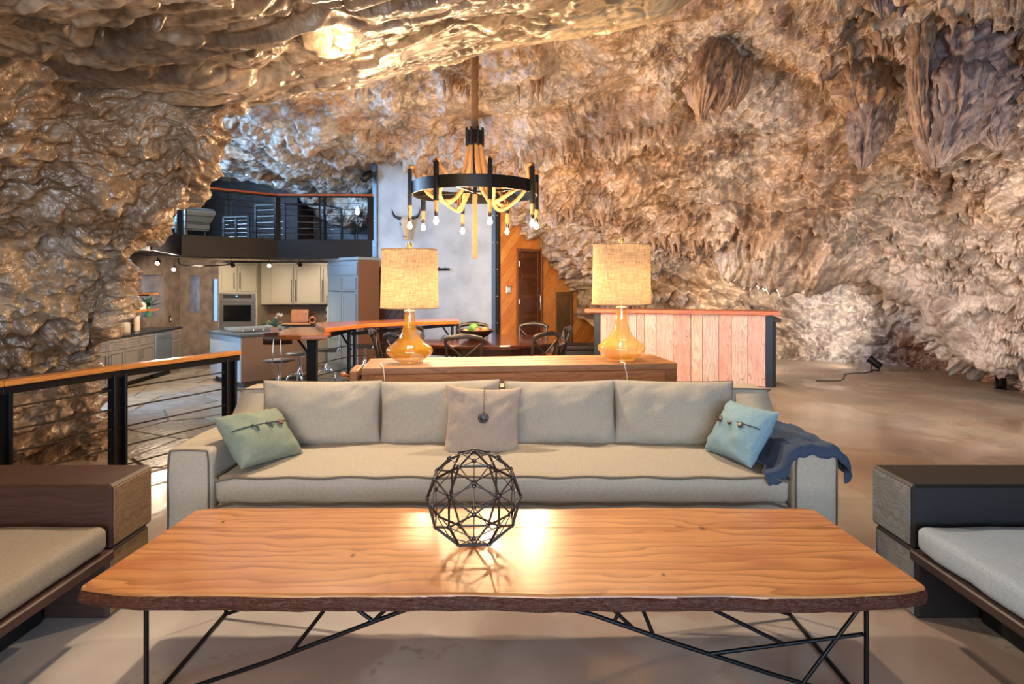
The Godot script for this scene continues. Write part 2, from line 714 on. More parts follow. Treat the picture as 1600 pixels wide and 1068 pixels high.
func make_rock_noise() -> void:
	n_lump = noise(FastNoiseLite.TYPE_SIMPLEX, 0.33, 2, 1)
	n_mid = noise(FastNoiseLite.TYPE_SIMPLEX, 0.95, 4, 2)
	n_ridge = noise(FastNoiseLite.TYPE_SIMPLEX, 1.9, 4, 3)
	n_ridge.fractal_type = FastNoiseLite.FRACTAL_RIDGED
	n_chip = noise(FastNoiseLite.TYPE_CELLULAR, 2.6, 1, 5)
	n_chip.cellular_return_type = FastNoiseLite.RETURN_DISTANCE2_SUB
	n_fine = noise(FastNoiseLite.TYPE_SIMPLEX, 8.0, 3, 6)
	n_hue = noise(FastNoiseLite.TYPE_SIMPLEX, 0.45, 4, 8)
	n_drip = noise(FastNoiseLite.TYPE_SIMPLEX, 1.0, 3, 9)
	n_cell = noise(FastNoiseLite.TYPE_CELLULAR, 1.5, 1, 14)
	n_cell.cellular_return_type = FastNoiseLite.RETURN_CELL_VALUE
	n_warp = noise(FastNoiseLite.TYPE_SIMPLEX, 0.8, 2, 12)

func plates(q: float, sharp: float) -> float:
	var f := floorf(q)
	return f + smoothstep(sharp, 1.0, q - f)

# rock of the low slab overhead: flat plates of limestone that broke off in steps, with torn edges
func slab_relief(p: Vector3, k: float) -> float:
	var m := n_mid.get_noise_3d(p.x * 1.2, p.y * 2.0, p.z * 2.2)
	var w := n_warp.get_noise_3d(p.x * 1.2, p.y, p.z * 1.6) * 0.42
	var h := n_lump.get_noise_3d(p.x * 0.7, p.y * 1.6, p.z * 1.5) * 0.07
	h += n_cell.get_noise_3d(p.x * 0.50 + w, p.y * 0.7, p.z * 1.35 + w * 0.8) * 0.062
	h += n_cell.get_noise_3d(p.x * 1.1 + w + 31.0, p.y * 1.5, p.z * 3.0 - w) * 0.020
	var rough := smoothstep(0.02, 0.40, n_hue.get_noise_3d(p.x + 30.0, p.y, p.z * 1.3))
	h += n_cell.get_noise_3d(p.x * 2.8 + w * 2.0, p.y * 3.0, p.z * 4.6) * 0.028 * rough
	h += n_ridge.get_noise_3d(p.x * 1.2, p.y * 1.6, p.z * 1.9) * 0.035 * rough
	h += n_fine.get_noise_3d(p.x * 0.5, p.y, p.z * 1.1) * (0.003 + 0.009 * rough) + m * 0.005
	h -= (1.0 - smoothstep(0.0, 0.10, slab_crack(p))) * 0.022
	return h + 0.02

# how far from the nearest crack between two plates
func slab_crack(p: Vector3) -> float:
	var w := n_mid.get_noise_3d(p.x * 0.9, p.y, p.z * 1.4) * 0.5
	return n_chip.get_noise_3d(p.x * 0.30 + w, p.y * 0.5, p.z * 0.85 + w) + 1.0

# rock of the pillar: knobbly, pitted, with tilted bands
func pillar_relief(p: Vector3, k: float) -> float:
	var w := n_warp.get_noise_3dv(p * 1.3) * 0.4
	var h := n_lump.get_noise_3dv(p * 1.5) * 0.15 + n_mid.get_noise_3dv(p) * 0.09
	var s := p.y * 3.4 - p.x * 0.9 + w
	var q := n_mid.get_noise_3d(p.x * 1.1 + 9.0, s, p.z * 1.1)
	h += plates(q * 4.0 + 8.0, 0.72) * 0.045 - 0.36
	h += n_ridge.get_noise_3d(p.x * 2.4, p.y * 3.2 + w, p.z * 2.4) * 0.030
	var c := n_chip.get_noise_3d(p.x * 1.9 + w * 0.5, p.y * 2.4, p.z * 1.9)
	h += smoothstep(-1.0, -0.3, c) * 0.055
	h += n_mid.get_noise_3dv(p * 3.1) * 0.05 + n_fine.get_noise_3dv(p) * 0.014
	return h + 0.01

# rock of the great wall: shelves of flowstone whose lower lips hang in drips
func wall_relief(p: Vector3, k: float) -> float:
	var w := n_warp.get_noise_3dv(p) * 0.55
	var big := n_lump.get_noise_3dv(p) * 0.24 + n_warp.get_noise_3d(p.x * 0.9 + 70.0, p.y * 1.1, p.z * 0.9) * 0.20 * k
	var drip := n_drip.get_noise_3d(p.x * 3.2, p.y * 0.55, p.z * 3.2)
	var amount := smoothstep(-0.2, 0.25, n_hue.get_noise_3d(p.x * 0.9 + 50.0, p.y * 0.9, p.z * 0.9))
	var s := p.y * 1.9 + p.x * 0.10 + w * 0.7 + n_lump.get_noise_3d(p.x + 20.0, p.y, p.z) * 1.2 + drip * 0.50 * amount
	var fr := s - floorf(s)
	var lip := (1.0 - fr) * smoothstep(0.0, 0.10, fr)          # stands out most at the bottom of each shelf
	var h := big + lip * 0.20 * (0.15 + amount)
	var calm := k * (1.0 - 0.65 * smoothstep(3.75, 4.1, p.y - 0.10 * p.x) * smoothstep(2.6, 1.6, p.x))
	h += n_drip.get_noise_3d(p.x * 6.5, p.y * 0.8, p.z * 6.5) * 0.07 * amount
	h *= 0.4 + 0.6 * calm
	var fine_drip := n_drip.get_noise_3d(p.x * 9.0, p.y * 1.6 + 7.0, p.z * 9.0)
	var s2 := p.y * 4.3 + w * 1.2 + fine_drip * 1.0
	var f2 := s2 - floorf(s2)
	h += (1.0 - f2) * smoothstep(0.0, 0.16, f2) * calm * (0.045 + 0.115 * smoothstep(-0.25, 0.3, n_mid.get_noise_3d(p.x * 0.8, p.y + 31.0, p.z * 0.8)))
	var c := n_chip.get_noise_3d(p.x * 1.4 + w * 0.5, p.y * 2.0, p.z * 1.4)
	h += smoothstep(-1.0, -0.35, c) * 0.11 * calm
	h += n_cell.get_noise_3d(p.x * 2.2 + fine_drip * 0.5, p.y * 3.6 + w, p.z * 2.2) * 0.045 * calm
	h += n_mid.get_noise_3dv(p * 1.6) * 0.11 + calm * n_fine.get_noise_3d(p.x, p.y * 0.8, p.z) * 0.018
	return h - 0.10

func slab_color(p: Vector3, h: float) -> Color:
	var a := n_hue.get_noise_3dv(p)
	var b := n_mid.get_noise_3dv(p * 1.7 + Vector3(5, 5, 5))
	var c := Color(0.42, 0.35, 0.27).lerp(Color(0.46, 0.41, 0.36), smoothstep(-0.2, 0.3, a))
	c = c.lerp(Color(0.22, 0.16, 0.11), smoothstep(0.15, 0.42, b) * 0.6)
	c = c.lerp(Color(0.12, 0.09, 0.07), smoothstep(0.10, 0.34, n_mid.get_noise_3d(p.x * 0.40 + 9.0, p.y * 0.8, p.z * 2.0)) * 0.8)   # dark bands: the shade of recesses painted into the rock colour
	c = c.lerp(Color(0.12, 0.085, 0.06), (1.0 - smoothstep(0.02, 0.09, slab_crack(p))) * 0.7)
	return c.lerp(Color(0.50, 0.41, 0.26), smoothstep(-0.6, 1.2, p.x) * 0.6)

func pillar_color(p: Vector3, h: float) -> Color:
	var a := n_hue.get_noise_3dv(p * 1.4)
	var b := n_mid.get_noise_3dv(p * 1.5 + Vector3(2, 7, 1))
	var c := Color(0.29, 0.195, 0.115).lerp(Color(0.33, 0.265, 0.19), smoothstep(-0.15, 0.35, a))
	c = c.lerp(Color(0.15, 0.095, 0.06), smoothstep(0.05, 0.4, b) * 0.75)
	c = c.lerp(Color(0.33, 0.21, 0.14), smoothstep(0.9, -0.2, p.y) * 0.7)                  # redder clay at the foot
	return c.lerp(Color(0.50, 0.46, 0.41), smoothstep(0.2, 0.5, n_mid.get_noise_3dv(p * 2.6 + Vector3(3, 0, 0))) * 0.5)

func wall_color(p: Vector3, h: float) -> Color:
	var a := n_hue.get_noise_3dv(p)
	var b := n_mid.get_noise_3dv(p * 1.2 + Vector3(11, 2, 5))
	var c := Color(0.47, 0.315, 0.205).lerp(Color(0.52, 0.42, 0.335), smoothstep(-0.2, 0.3, a))
	c = c.lerp(Color(0.25, 0.15, 0.09), smoothstep(0.08, 0.4, b) * 0.8)
	c = c.lerp(Color(0.64, 0.58, 0.53), smoothstep(0.05, 0.45, n_drip.get_noise_3d(p.x * 2.2 + 3.0, p.y * 0.7, p.z * 2.2)) * 0.32)
	var grey := smoothstep(3.2, 6.0, p.x) * smoothstep(-0.5, 0.1, n_hue.get_noise_3d(p.x, p.y + 20.0, p.z))
	c = c.lerp(Color(0.46, 0.41, 0.41), grey * 0.75)                                       # greyer limestone to the right
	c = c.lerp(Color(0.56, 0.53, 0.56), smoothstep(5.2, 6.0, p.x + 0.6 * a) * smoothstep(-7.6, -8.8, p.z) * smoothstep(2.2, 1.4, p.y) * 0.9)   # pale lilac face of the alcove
	c = c.lerp(Color(0.36, 0.19, 0.13), smoothstep(0.70, 0.35, p.y + 0.5 * n_hue.get_noise_3dv(p * 2.0)) * smoothstep(6.5, 7.0, p.x) * 0.85)
	c = c.lerp(Color(0.40, 0.37, 0.36), smoothstep(3.7, 4.1, p.y) * smoothstep(1.8, 0.8, p.x) * smoothstep(-0.3, 0.1, n_hue.get_noise_3dv(p * 1.3 + Vector3(0, 0, 30))) * 0.7)  # greyer up here: cool daylight glints put into the rock colour
	var loft := smoothstep(-0.8, -3.0, p.x) * smoothstep(7.0, 8.5, -p.z)
	c = c.lerp(Color(0.54, 0.54, 0.54), loft * smoothstep(-0.3, 0.15, n_mid.get_noise_3dv(p * 1.1 + Vector3(1, 8, 4))) * 0.9)
	# single chips and thin beds differ in tone
	var tone := 0.84 + 0.26 * n_cell.get_noise_3d(p.x * 2.2, p.y * 3.6, p.z * 2.2) + 0.28 * n_fine.get_noise_3d(p.x * 0.6, p.y * 1.1, p.z * 0.6) + 0.18 * n_mid.get_noise_3d(p.x * 1.6, p.y * 4.0, p.z * 1.6)
	return Color(c.r * tone, c.g * tone * (0.97 + 0.03 * tone), c.b * tone * (0.93 + 0.07 * tone))

# a sheet of rock through a grid of points (rows of columns), refined and given relief along its normal
func sheet(called: String, grid: Array, per_col: int, per_rows: Array, rel: Callable, col: Callable, m: Material, features: Array = [], eases := 1) -> MeshInstance3D:
	var rows := grid.size()
	var cols: int = grid[0].size()
	var nu := (cols - 1) * per_col + 1
	var nv := 1
	var row_of := []                              # which pair of control rows, and how far between them
	for r in rows - 1:
		for k in per_rows[r]:
			row_of.append([r, float(k) / per_rows[r]])
		nv += int(per_rows[r])
	row_of.append([rows - 2, 1.0])
	var base := PackedVector3Array()
	base.resize(nu * nv)
	for i in nv:
		var r: int = row_of[i][0]
		var t: float = row_of[i][1]
		var line := []
		for c in cols:
			var p0: Vector3 = grid[maxi(r - 1, 0)][c]
			var p1: Vector3 = grid[r][c]
			var p2: Vector3 = grid[r + 1][c]
			var p3: Vector3 = grid[mini(r + 2, rows - 1)][c]
			line.append(p1.cubic_interpolate(p2, p0, p3, t))
		for c in cols - 1:
			var q0: Vector3 = line[maxi(c - 1, 0)]
			var q1: Vector3 = line[c]
			var q2: Vector3 = line[c + 1]
			var q3: Vector3 = line[mini(c + 2, cols - 1)]
			for k in per_col:
				base[i * nu + c * per_col + k] = q1.cubic_interpolate(q2, q0, q3, float(k) / per_col)
		base[i * nu + nu - 1] = line[cols - 1]
	# ledges, hollows and bosses: lines [points, width, height] worked out on a coarse grid first
	var st := 6
	var cu := nu / st + 2
	var cv := nv / st + 2
	var extra := PackedFloat32Array()
	extra.resize(cu * cv)
	var calm := PackedFloat32Array()
	calm.resize(cu * cv)
	for i in cv:
		for j in cu:
			var p := base[mini(i * st, nv - 1) * nu + mini(j * st, nu - 1)]
			var e := 0.0
			var q4 := 1.0
			for f in features:
				var pts: Array = f[0]
				var d := 1e9
				for k in maxi(1, pts.size() - 1):
					var q: Vector3 = pts[k]
					if pts.size() > 1:
						q = Geometry3D.get_closest_point_to_segment(p, pts[k], pts[k + 1])
					d = minf(d, p.distance_squared_to(q))
				var near := exp(-d / (f[1] * f[1]))
				e += f[2] * near
				q4 -= f[3] * near
			extra[i * cu + j] = e
			calm[i * cu + j] = maxf(q4, 0.1)
	var sum := 0.0
	var rise := PackedFloat32Array()
	rise.resize(nu * nv)
	var pos := PackedVector3Array()
	var color := PackedColorArray()
	pos.resize(nu * nv)
	color.resize(nu * nv)
	for i in nv:
		var fi := float(i) / st
		var ci := int(fi)
		for j in nu:
			var fj := float(j) / st
			var cj := int(fj)
			var ease := lerpf(lerpf(calm[ci * cu + cj], calm[ci * cu + cj + 1], fj - cj), lerpf(calm[(ci + 1) * cu + cj], calm[(ci + 1) * cu + cj + 1], fj - cj), fi - ci)
			var h: float = rel.call(base[i * nu + j], ease)
			h += lerpf(lerpf(extra[ci * cu + cj], extra[ci * cu + cj + 1], fj - cj), lerpf(extra[(ci + 1) * cu + cj], extra[(ci + 1) * cu + cj + 1], fj - cj), fi - ci)
			rise[i * nu + j] = h
			sum += h
	# steps are eased over a few cells so that they do not run in zigzags
	for pass_no in eases:
		var eased := rise.duplicate()
		for i in nv:
			var u1 := maxi(i - 1, 0) * nu
			var d1 := mini(i + 1, nv - 1) * nu
			for j in nu:
				var k := i * nu + j
				eased[k] = rise[k] * 0.4 + 0.15 * (rise[u1 + j] + rise[d1 + j] + rise[i * nu + maxi(j - 1, 0)] + rise[i * nu + mini(j + 1, nu - 1)])
		rise = eased
	for i in nv:
		var up := maxi(i - 2, 0) * nu
		var dn := mini(i + 2, nv - 1) * nu
		for j in nu:
			var k := i * nu + j
			var du := base[i * nu + mini(j + 2, nu - 1)] - base[i * nu + maxi(j - 2, 0)]
			var n := (base[dn + j] - base[up + j]).cross(du).normalized()
			pos[k] = base[k] + n * rise[k]
			color[k] = col.call(base[k], rise[k])
	var nrm := PackedVector3Array()
	nrm.resize(nu * nv)
	for i in nv:
		var up := maxi(i - 1, 0) * nu
		var dn := mini(i + 1, nv - 1) * nu
		for j in nu:
			var du := pos[i * nu + mini(j + 1, nu - 1)] - pos[i * nu + maxi(j - 1, 0)]
			var dv := pos[dn + j] - pos[up + j]
			nrm[i * nu + j] = dv.cross(du).normalized()
	var idx := PackedInt32Array()
	idx.resize((nu - 1) * (nv - 1) * 6)
	var k := 0
	for i in nv - 1:
		for j in nu - 1:
			var a := i * nu + j
			idx[k] = a
			idx[k + 1] = a + 1
			idx[k + 2] = a + nu
			idx[k + 3] = a + 1
			idx[k + 4] = a + nu + 1
			idx[k + 5] = a + nu
			k += 6
	var arr := []
	arr.resize(Mesh.ARRAY_MAX)
	arr[Mesh.ARRAY_VERTEX] = pos
	arr[Mesh.ARRAY_NORMAL] = nrm
	arr[Mesh.ARRAY_COLOR] = color
	arr[Mesh.ARRAY_INDEX] = idx
	var mesh := ArrayMesh.new()
	mesh.add_surface_from_arrays(Mesh.PRIMITIVE_TRIANGLES, arr)
	var o := put_mesh(called, mesh, m)
	struct(o)
	o.set_meta("grid", [pos, nu, nv])
	return o

func rock_material(rough: float, bump: float, spec := 0.5) -> StandardMaterial3D:
	var m := std(Color(1, 1, 1), rough)
	m.vertex_color_use_as_albedo = true
	m.albedo_texture = M.rock_tex
	m.roughness_texture = M.rock_rough
	m.roughness_texture_channel = BaseMaterial3D.TEXTURE_CHANNEL_RED
	m.metallic_specular = spec
	relief(m, pit_tex, bump)
	triplanar(m, Vector3.ONE * 1.1, true, 3.0)
	return m

func wall_grid() -> Array:
	return [
		[Vector3(-3.12, 5.79, -6.00), Vector3(-2.31, 5.79, -6.00), Vector3(-1.53, 5.79, -6.00), Vector3(-1.00, 5.79, -6.00), Vector3(-0.22, 5.79, -6.00), Vector3(0.45, 5.94, -6.20), Vector3(1.00, 5.94, -6.20), Vector3(1.59, 5.79, -6.00), Vector3(2.22, 5.51, -5.60), Vector3(2.71, 5.22, -5.20), Vector3(3.23, 5.08, -5.00), Vector3(3.65, 4.93, -4.80), Vector3(3.94, 4.72, -4.50), Vector3(4.38, 4.36, -4.00)],
		[Vector3(-3.65, 4.69, -7.00), Vector3(-2.78, 4.78, -7.20), Vector3(-1.86, 4.82, -7.30), Vector3(-1.23, 4.87, -7.40), Vector3(-0.28, 4.96, -7.60), Vector3(0.55, 4.96, -7.60), Vector3(1.23, 4.88, -7.60), Vector3(1.99, 4.91, -7.50), Vector3(2.77, 4.69, -7.00), Vector3(3.33, 4.41, -6.40), Vector3(3.88, 4.23, -6.00), Vector3(4.26, 4.05, -5.60), Vector3(4.64, 3.91, -5.30), Vector3(5.03, 3.59, -4.60)],
		[Vector3(-4.17, 4.31, -8.00), Vector3(-3.16, 4.29, -8.20), Vector3(-2.12, 4.41, -8.30), Vector3(-1.40, 4.49, -8.40), Vector3(-0.31, 4.57, -8.50), Vector3(0.61, 4.67, -8.30), Vector3(1.32, 4.55, -8.20), Vector3(2.12, 4.47, -8.00), Vector3(2.97, 4.29, -7.50), Vector3(3.59, 4.07, -6.90), Vector3(4.13, 3.88, -6.40), Vector3(4.56, 3.67, -6.00), Vector3(4.90, 3.47, -5.60), Vector3(5.36, 3.22, -4.90)],
		[Vector3(-4.69, 4.19, -9.00), Vector3(-3.55, 4.06, -9.20), Vector3(-2.35, 4.06, -9.20), Vector3(-1.50, 4.10, -9.00), Vector3(-0.33, 4.10, -9.00), Vector3(0.65, 4.16, -8.90), Vector3(1.42, 4.13, -8.80), Vector3(2.26, 4.04, -8.50), Vector3(3.17, 3.89, -8.00), Vector3(3.85, 3.71, -7.40), Vector3(4.46, 3.49, -6.90), Vector3(4.87, 3.21, -6.40), Vector3(5.16, 2.96, -5.90), Vector3(5.58, 2.76, -5.10)],
		[Vector3(-5.21, 3.97, -10.00), Vector3(-3.93, 3.81, -10.20), Vector3(-2.55, 3.86, -10.00), Vector3(-1.63, 3.92, -9.80), Vector3(-0.35, 3.77, -9.50), Vector3(0.69, 3.67, -9.40), Vector3(1.53, 3.60, -9.30), Vector3(2.39, 3.44, -9.00), Vector3(3.36, 3.33, -8.50), Vector3(4.11, 3.20, -7.90), Vector3(4.71, 3.00, -7.30), Vector3(5.17, 2.68, -6.80), Vector3(5.42, 2.38, -6.20), Vector3(5.80, 2.26, -5.30)],
		[Vector3(-5.99, 3.92, -11.50), Vector3(-4.43, 3.64, -11.50), Vector3(-2.78, 3.71, -10.90), Vector3(-1.75, 3.74, -10.50), Vector3(-0.37, 3.47, -10.10), Vector3(0.82, 3.07, -9.90), Vector3(1.68, 2.90, -9.80), Vector3(2.47, 2.73, -9.30), Vector3(3.48, 2.66, -8.80), Vector3(4.27, 2.58, -8.20), Vector3(4.91, 2.35, -7.60), Vector3(5.40, 1.92, -7.10), Vector3(5.77, 1.62, -6.60), Vector3(6.12, 1.60, -5.60)],
		[Vector3(-6.77, 3.92, -13.00), Vector3(-5.01, 3.63, -13.00), Vector3(-3.11, 3.72, -12.20), Vector3(-1.88, 3.63, -11.30), Vector3(-0.39, 3.18, -10.80), Vector3(0.98, 2.62, -10.50), Vector3(1.90, 2.12, -10.40), Vector3(2.60, 2.03, -9.80), Vector3(3.64, 1.95, -9.20), Vector3(4.48, 1.81, -8.60), Vector3(5.23, 1.35, -8.10), Vector3(5.86, 0.67, -7.70), Vector3(6.12, 0.75, -7.00), Vector3(6.45, 0.74, -5.90)],
		[Vector3(-7.29, 3.96, -14.00), Vector3(-5.40, 3.64, -14.00), Vector3(-3.52, 3.33, -13.80), Vector3(-1.98, 3.77, -11.90), Vector3(-0.42, 3.21, -11.40), Vector3(1.15, 2.10, -11.00), Vector3(1.95, 1.35, -10.90), Vector3(2.87, 1.78, -10.80), Vector3(4.35, 1.79, -11.00), Vector3(5.63, 1.56, -10.80), Vector3(6.59, 1.04, -10.20), Vector3(6.80, 0.38, -9.00), Vector3(6.56, 0.30, -7.50), Vector3(6.78, 0.32, -6.20)],
		[Vector3(-7.81, 4.05, -15.00), Vector3(-5.78, 3.70, -15.00), Vector3(-3.70, 3.12, -14.50), Vector3(-2.07, 3.95, -12.40), Vector3(-0.44, 3.37, -12.20), Vector3(1.12, 1.77, -11.90), Vector3(2.02, 0.66, -11.10), Vector3(2.92, 0.89, -11.00), Vector3(4.55, 0.75, -11.50), Vector3(5.89, 0.52, -11.30), Vector3(6.91, 0.35, -10.70), Vector3(7.08, 0.04, -9.50), Vector3(6.65, 0.05, -7.60), Vector3(6.78, 0.06, -6.20)],
		[Vector3(-8.33, 4.13, -16.00), Vector3(-6.17, 3.77, -16.00), Vector3(-3.83, 2.94, -15.00), Vector3(-2.17, 4.14, -13.00), Vector3(-0.47, 3.57, -13.00), Vector3(1.07, 1.86, -12.80), Vector3(2.04, -0.00, -11.20), Vector3(2.92, -0.05, -11.00), Vector3(4.55, -0.05, -11.50), Vector3(5.89, -0.04, -11.30), Vector3(6.91, -0.09, -10.70), Vector3(7.03, -0.11, -9.50), Vector3(6.65, -0.06, -7.60), Vector3(6.78, -0.13, -6.20)],
		[Vector3(-8.85, 4.21, -17.00), Vector3(-6.55, 3.82, -17.00), Vector3(-4.08, 2.87, -16.00), Vector3(-2.33, 4.42, -14.00), Vector3(-0.51, 3.80, -14.00), Vector3(0.98, 1.95, -13.50), Vector3(2.04, -0.40, -11.20), Vector3(2.92, -0.37, -11.00), Vector3(4.39, -0.38, -11.10), Vector3(5.57, -0.37, -10.70), Vector3(6.46, -0.41, -10.00), Vector3(6.66, -0.40, -9.00), Vector3(6.65, -0.50, -7.60), Vector3(6.78, -0.59, -6.20)],
	]

func slab_grid() -> Array:
	return [
		[Vector3(-6.50, 2.95, 3.50), Vector3(-4.00, 3.05, 3.50), Vector3(-2.60, 3.10, 3.50), Vector3(-1.90, 3.10, 3.50), Vector3(-1.00, 3.10, 3.50), Vector3(-0.50, 3.15, 3.50), Vector3(0.00, 3.20, 3.50), Vector3(0.40, 3.25, 3.50), Vector3(0.80, 3.30, 3.50), Vector3(1.50, 3.40, 3.50), Vector3(2.40, 3.55, 3.50), Vector3(3.20, 3.75, 3.50), Vector3(4.50, 4.15, 3.50)],
		[Vector3(-6.50, 2.75, 0.20), Vector3(-4.00, 2.85, 0.20), Vector3(-2.60, 2.90, 0.20), Vector3(-1.90, 2.90, 0.20), Vector3(-1.00, 2.90, 0.20), Vector3(-0.50, 2.95, 0.20), Vector3(0.00, 3.00, 0.20), Vector3(0.40, 3.05, 0.20), Vector3(0.80, 3.10, 0.20), Vector3(1.50, 3.20, 0.20), Vector3(2.40, 3.35, 0.20), Vector3(3.20, 3.55, 0.20), Vector3(4.50, 3.95, 0.20)],
		[Vector3(-2.84, 2.78, -2.10), Vector3(-2.40, 2.95, -2.30), Vector3(-2.00, 3.04, -2.40), Vector3(-1.67, 3.04, -2.40), Vector3(-1.14, 3.04, -2.40), Vector3(-0.91, 3.08, -2.50), Vector3(-0.65, 3.14, -2.60), Vector3(-0.39, 3.21, -2.70), Vector3(-0.16, 3.30, -2.80), Vector3(0.22, 3.49, -3.00), Vector3(0.67, 3.72, -3.20), Vector3(0.96, 4.04, -3.40), Vector3(1.50, 4.45, -3.60)],
		[Vector3(-3.52, 2.74, -2.60), Vector3(-3.02, 2.88, -2.90), Vector3(-2.58, 2.98, -3.10), Vector3(-2.23, 2.99, -3.20), Vector3(-1.52, 2.99, -3.20), Vector3(-1.24, 3.08, -3.40), Vector3(-0.90, 3.18, -3.60), Vector3(-0.55, 3.27, -3.80), Vector3(-0.22, 3.38, -3.90), Vector3(0.29, 3.57, -4.00), Vector3(0.88, 3.81, -4.20), Vector3(1.21, 4.08, -4.30), Vector3(1.83, 4.51, -4.40)],
		[Vector3(-4.20, 2.75, -3.10), Vector3(-3.75, 2.95, -3.60), Vector3(-3.25, 3.07, -3.90), Vector3(-2.79, 3.01, -4.00), Vector3(-1.99, 3.04, -4.20), Vector3(-1.64, 3.16, -4.50), Vector3(-1.15, 3.23, -4.60), Vector3(-0.69, 3.36, -4.70), Vector3(-0.27, 3.51, -4.80), Vector3(0.36, 3.67, -4.90), Vector3(1.04, 3.91, -5.00), Vector3(1.41, 4.17, -5.00), Vector3(2.12, 4.67, -5.10)],
		[Vector3(-5.28, 2.85, -3.90), Vector3(-4.48, 2.97, -4.30), Vector3(-3.83, 3.06, -4.60), Vector3(-3.42, 3.01, -4.90), Vector3(-2.37, 2.98, -5.00), Vector3(-1.97, 3.11, -5.40), Vector3(-1.40, 3.22, -5.60), Vector3(-0.82, 3.44, -5.60), Vector3(-0.32, 3.62, -5.60), Vector3(0.41, 3.77, -5.60), Vector3(1.17, 3.89, -5.60), Vector3(1.57, 4.05, -5.60), Vector3(2.33, 4.63, -5.60)],
		[Vector3(-5.89, 3.08, -4.35), Vector3(-4.95, 3.21, -4.75), Vector3(-4.21, 3.29, -5.05), Vector3(-3.73, 3.23, -5.35), Vector3(-2.58, 3.21, -5.45), Vector3(-2.13, 3.35, -5.85), Vector3(-1.51, 3.46, -6.05), Vector3(-0.88, 3.69, -6.05), Vector3(-0.35, 3.89, -6.05), Vector3(0.44, 4.05, -6.05), Vector3(1.26, 4.18, -6.05), Vector3(1.70, 4.35, -6.05), Vector3(2.52, 4.99, -6.05)],
		[Vector3(-7.04, 3.65, -5.20), Vector3(-5.83, 3.82, -5.60), Vector3(-4.92, 3.88, -5.90), Vector3(-4.33, 3.81, -6.20), Vector3(-2.99, 3.84, -6.30), Vector3(-2.44, 4.03, -6.70), Vector3(-1.72, 4.17, -6.90), Vector3(-1.01, 4.39, -6.90), Vector3(-0.40, 4.57, -6.90), Vector3(0.50, 4.86, -6.90), Vector3(1.44, 5.00, -6.90), Vector3(1.94, 5.29, -6.90), Vector3(2.88, 5.93, -6.90)],
	]

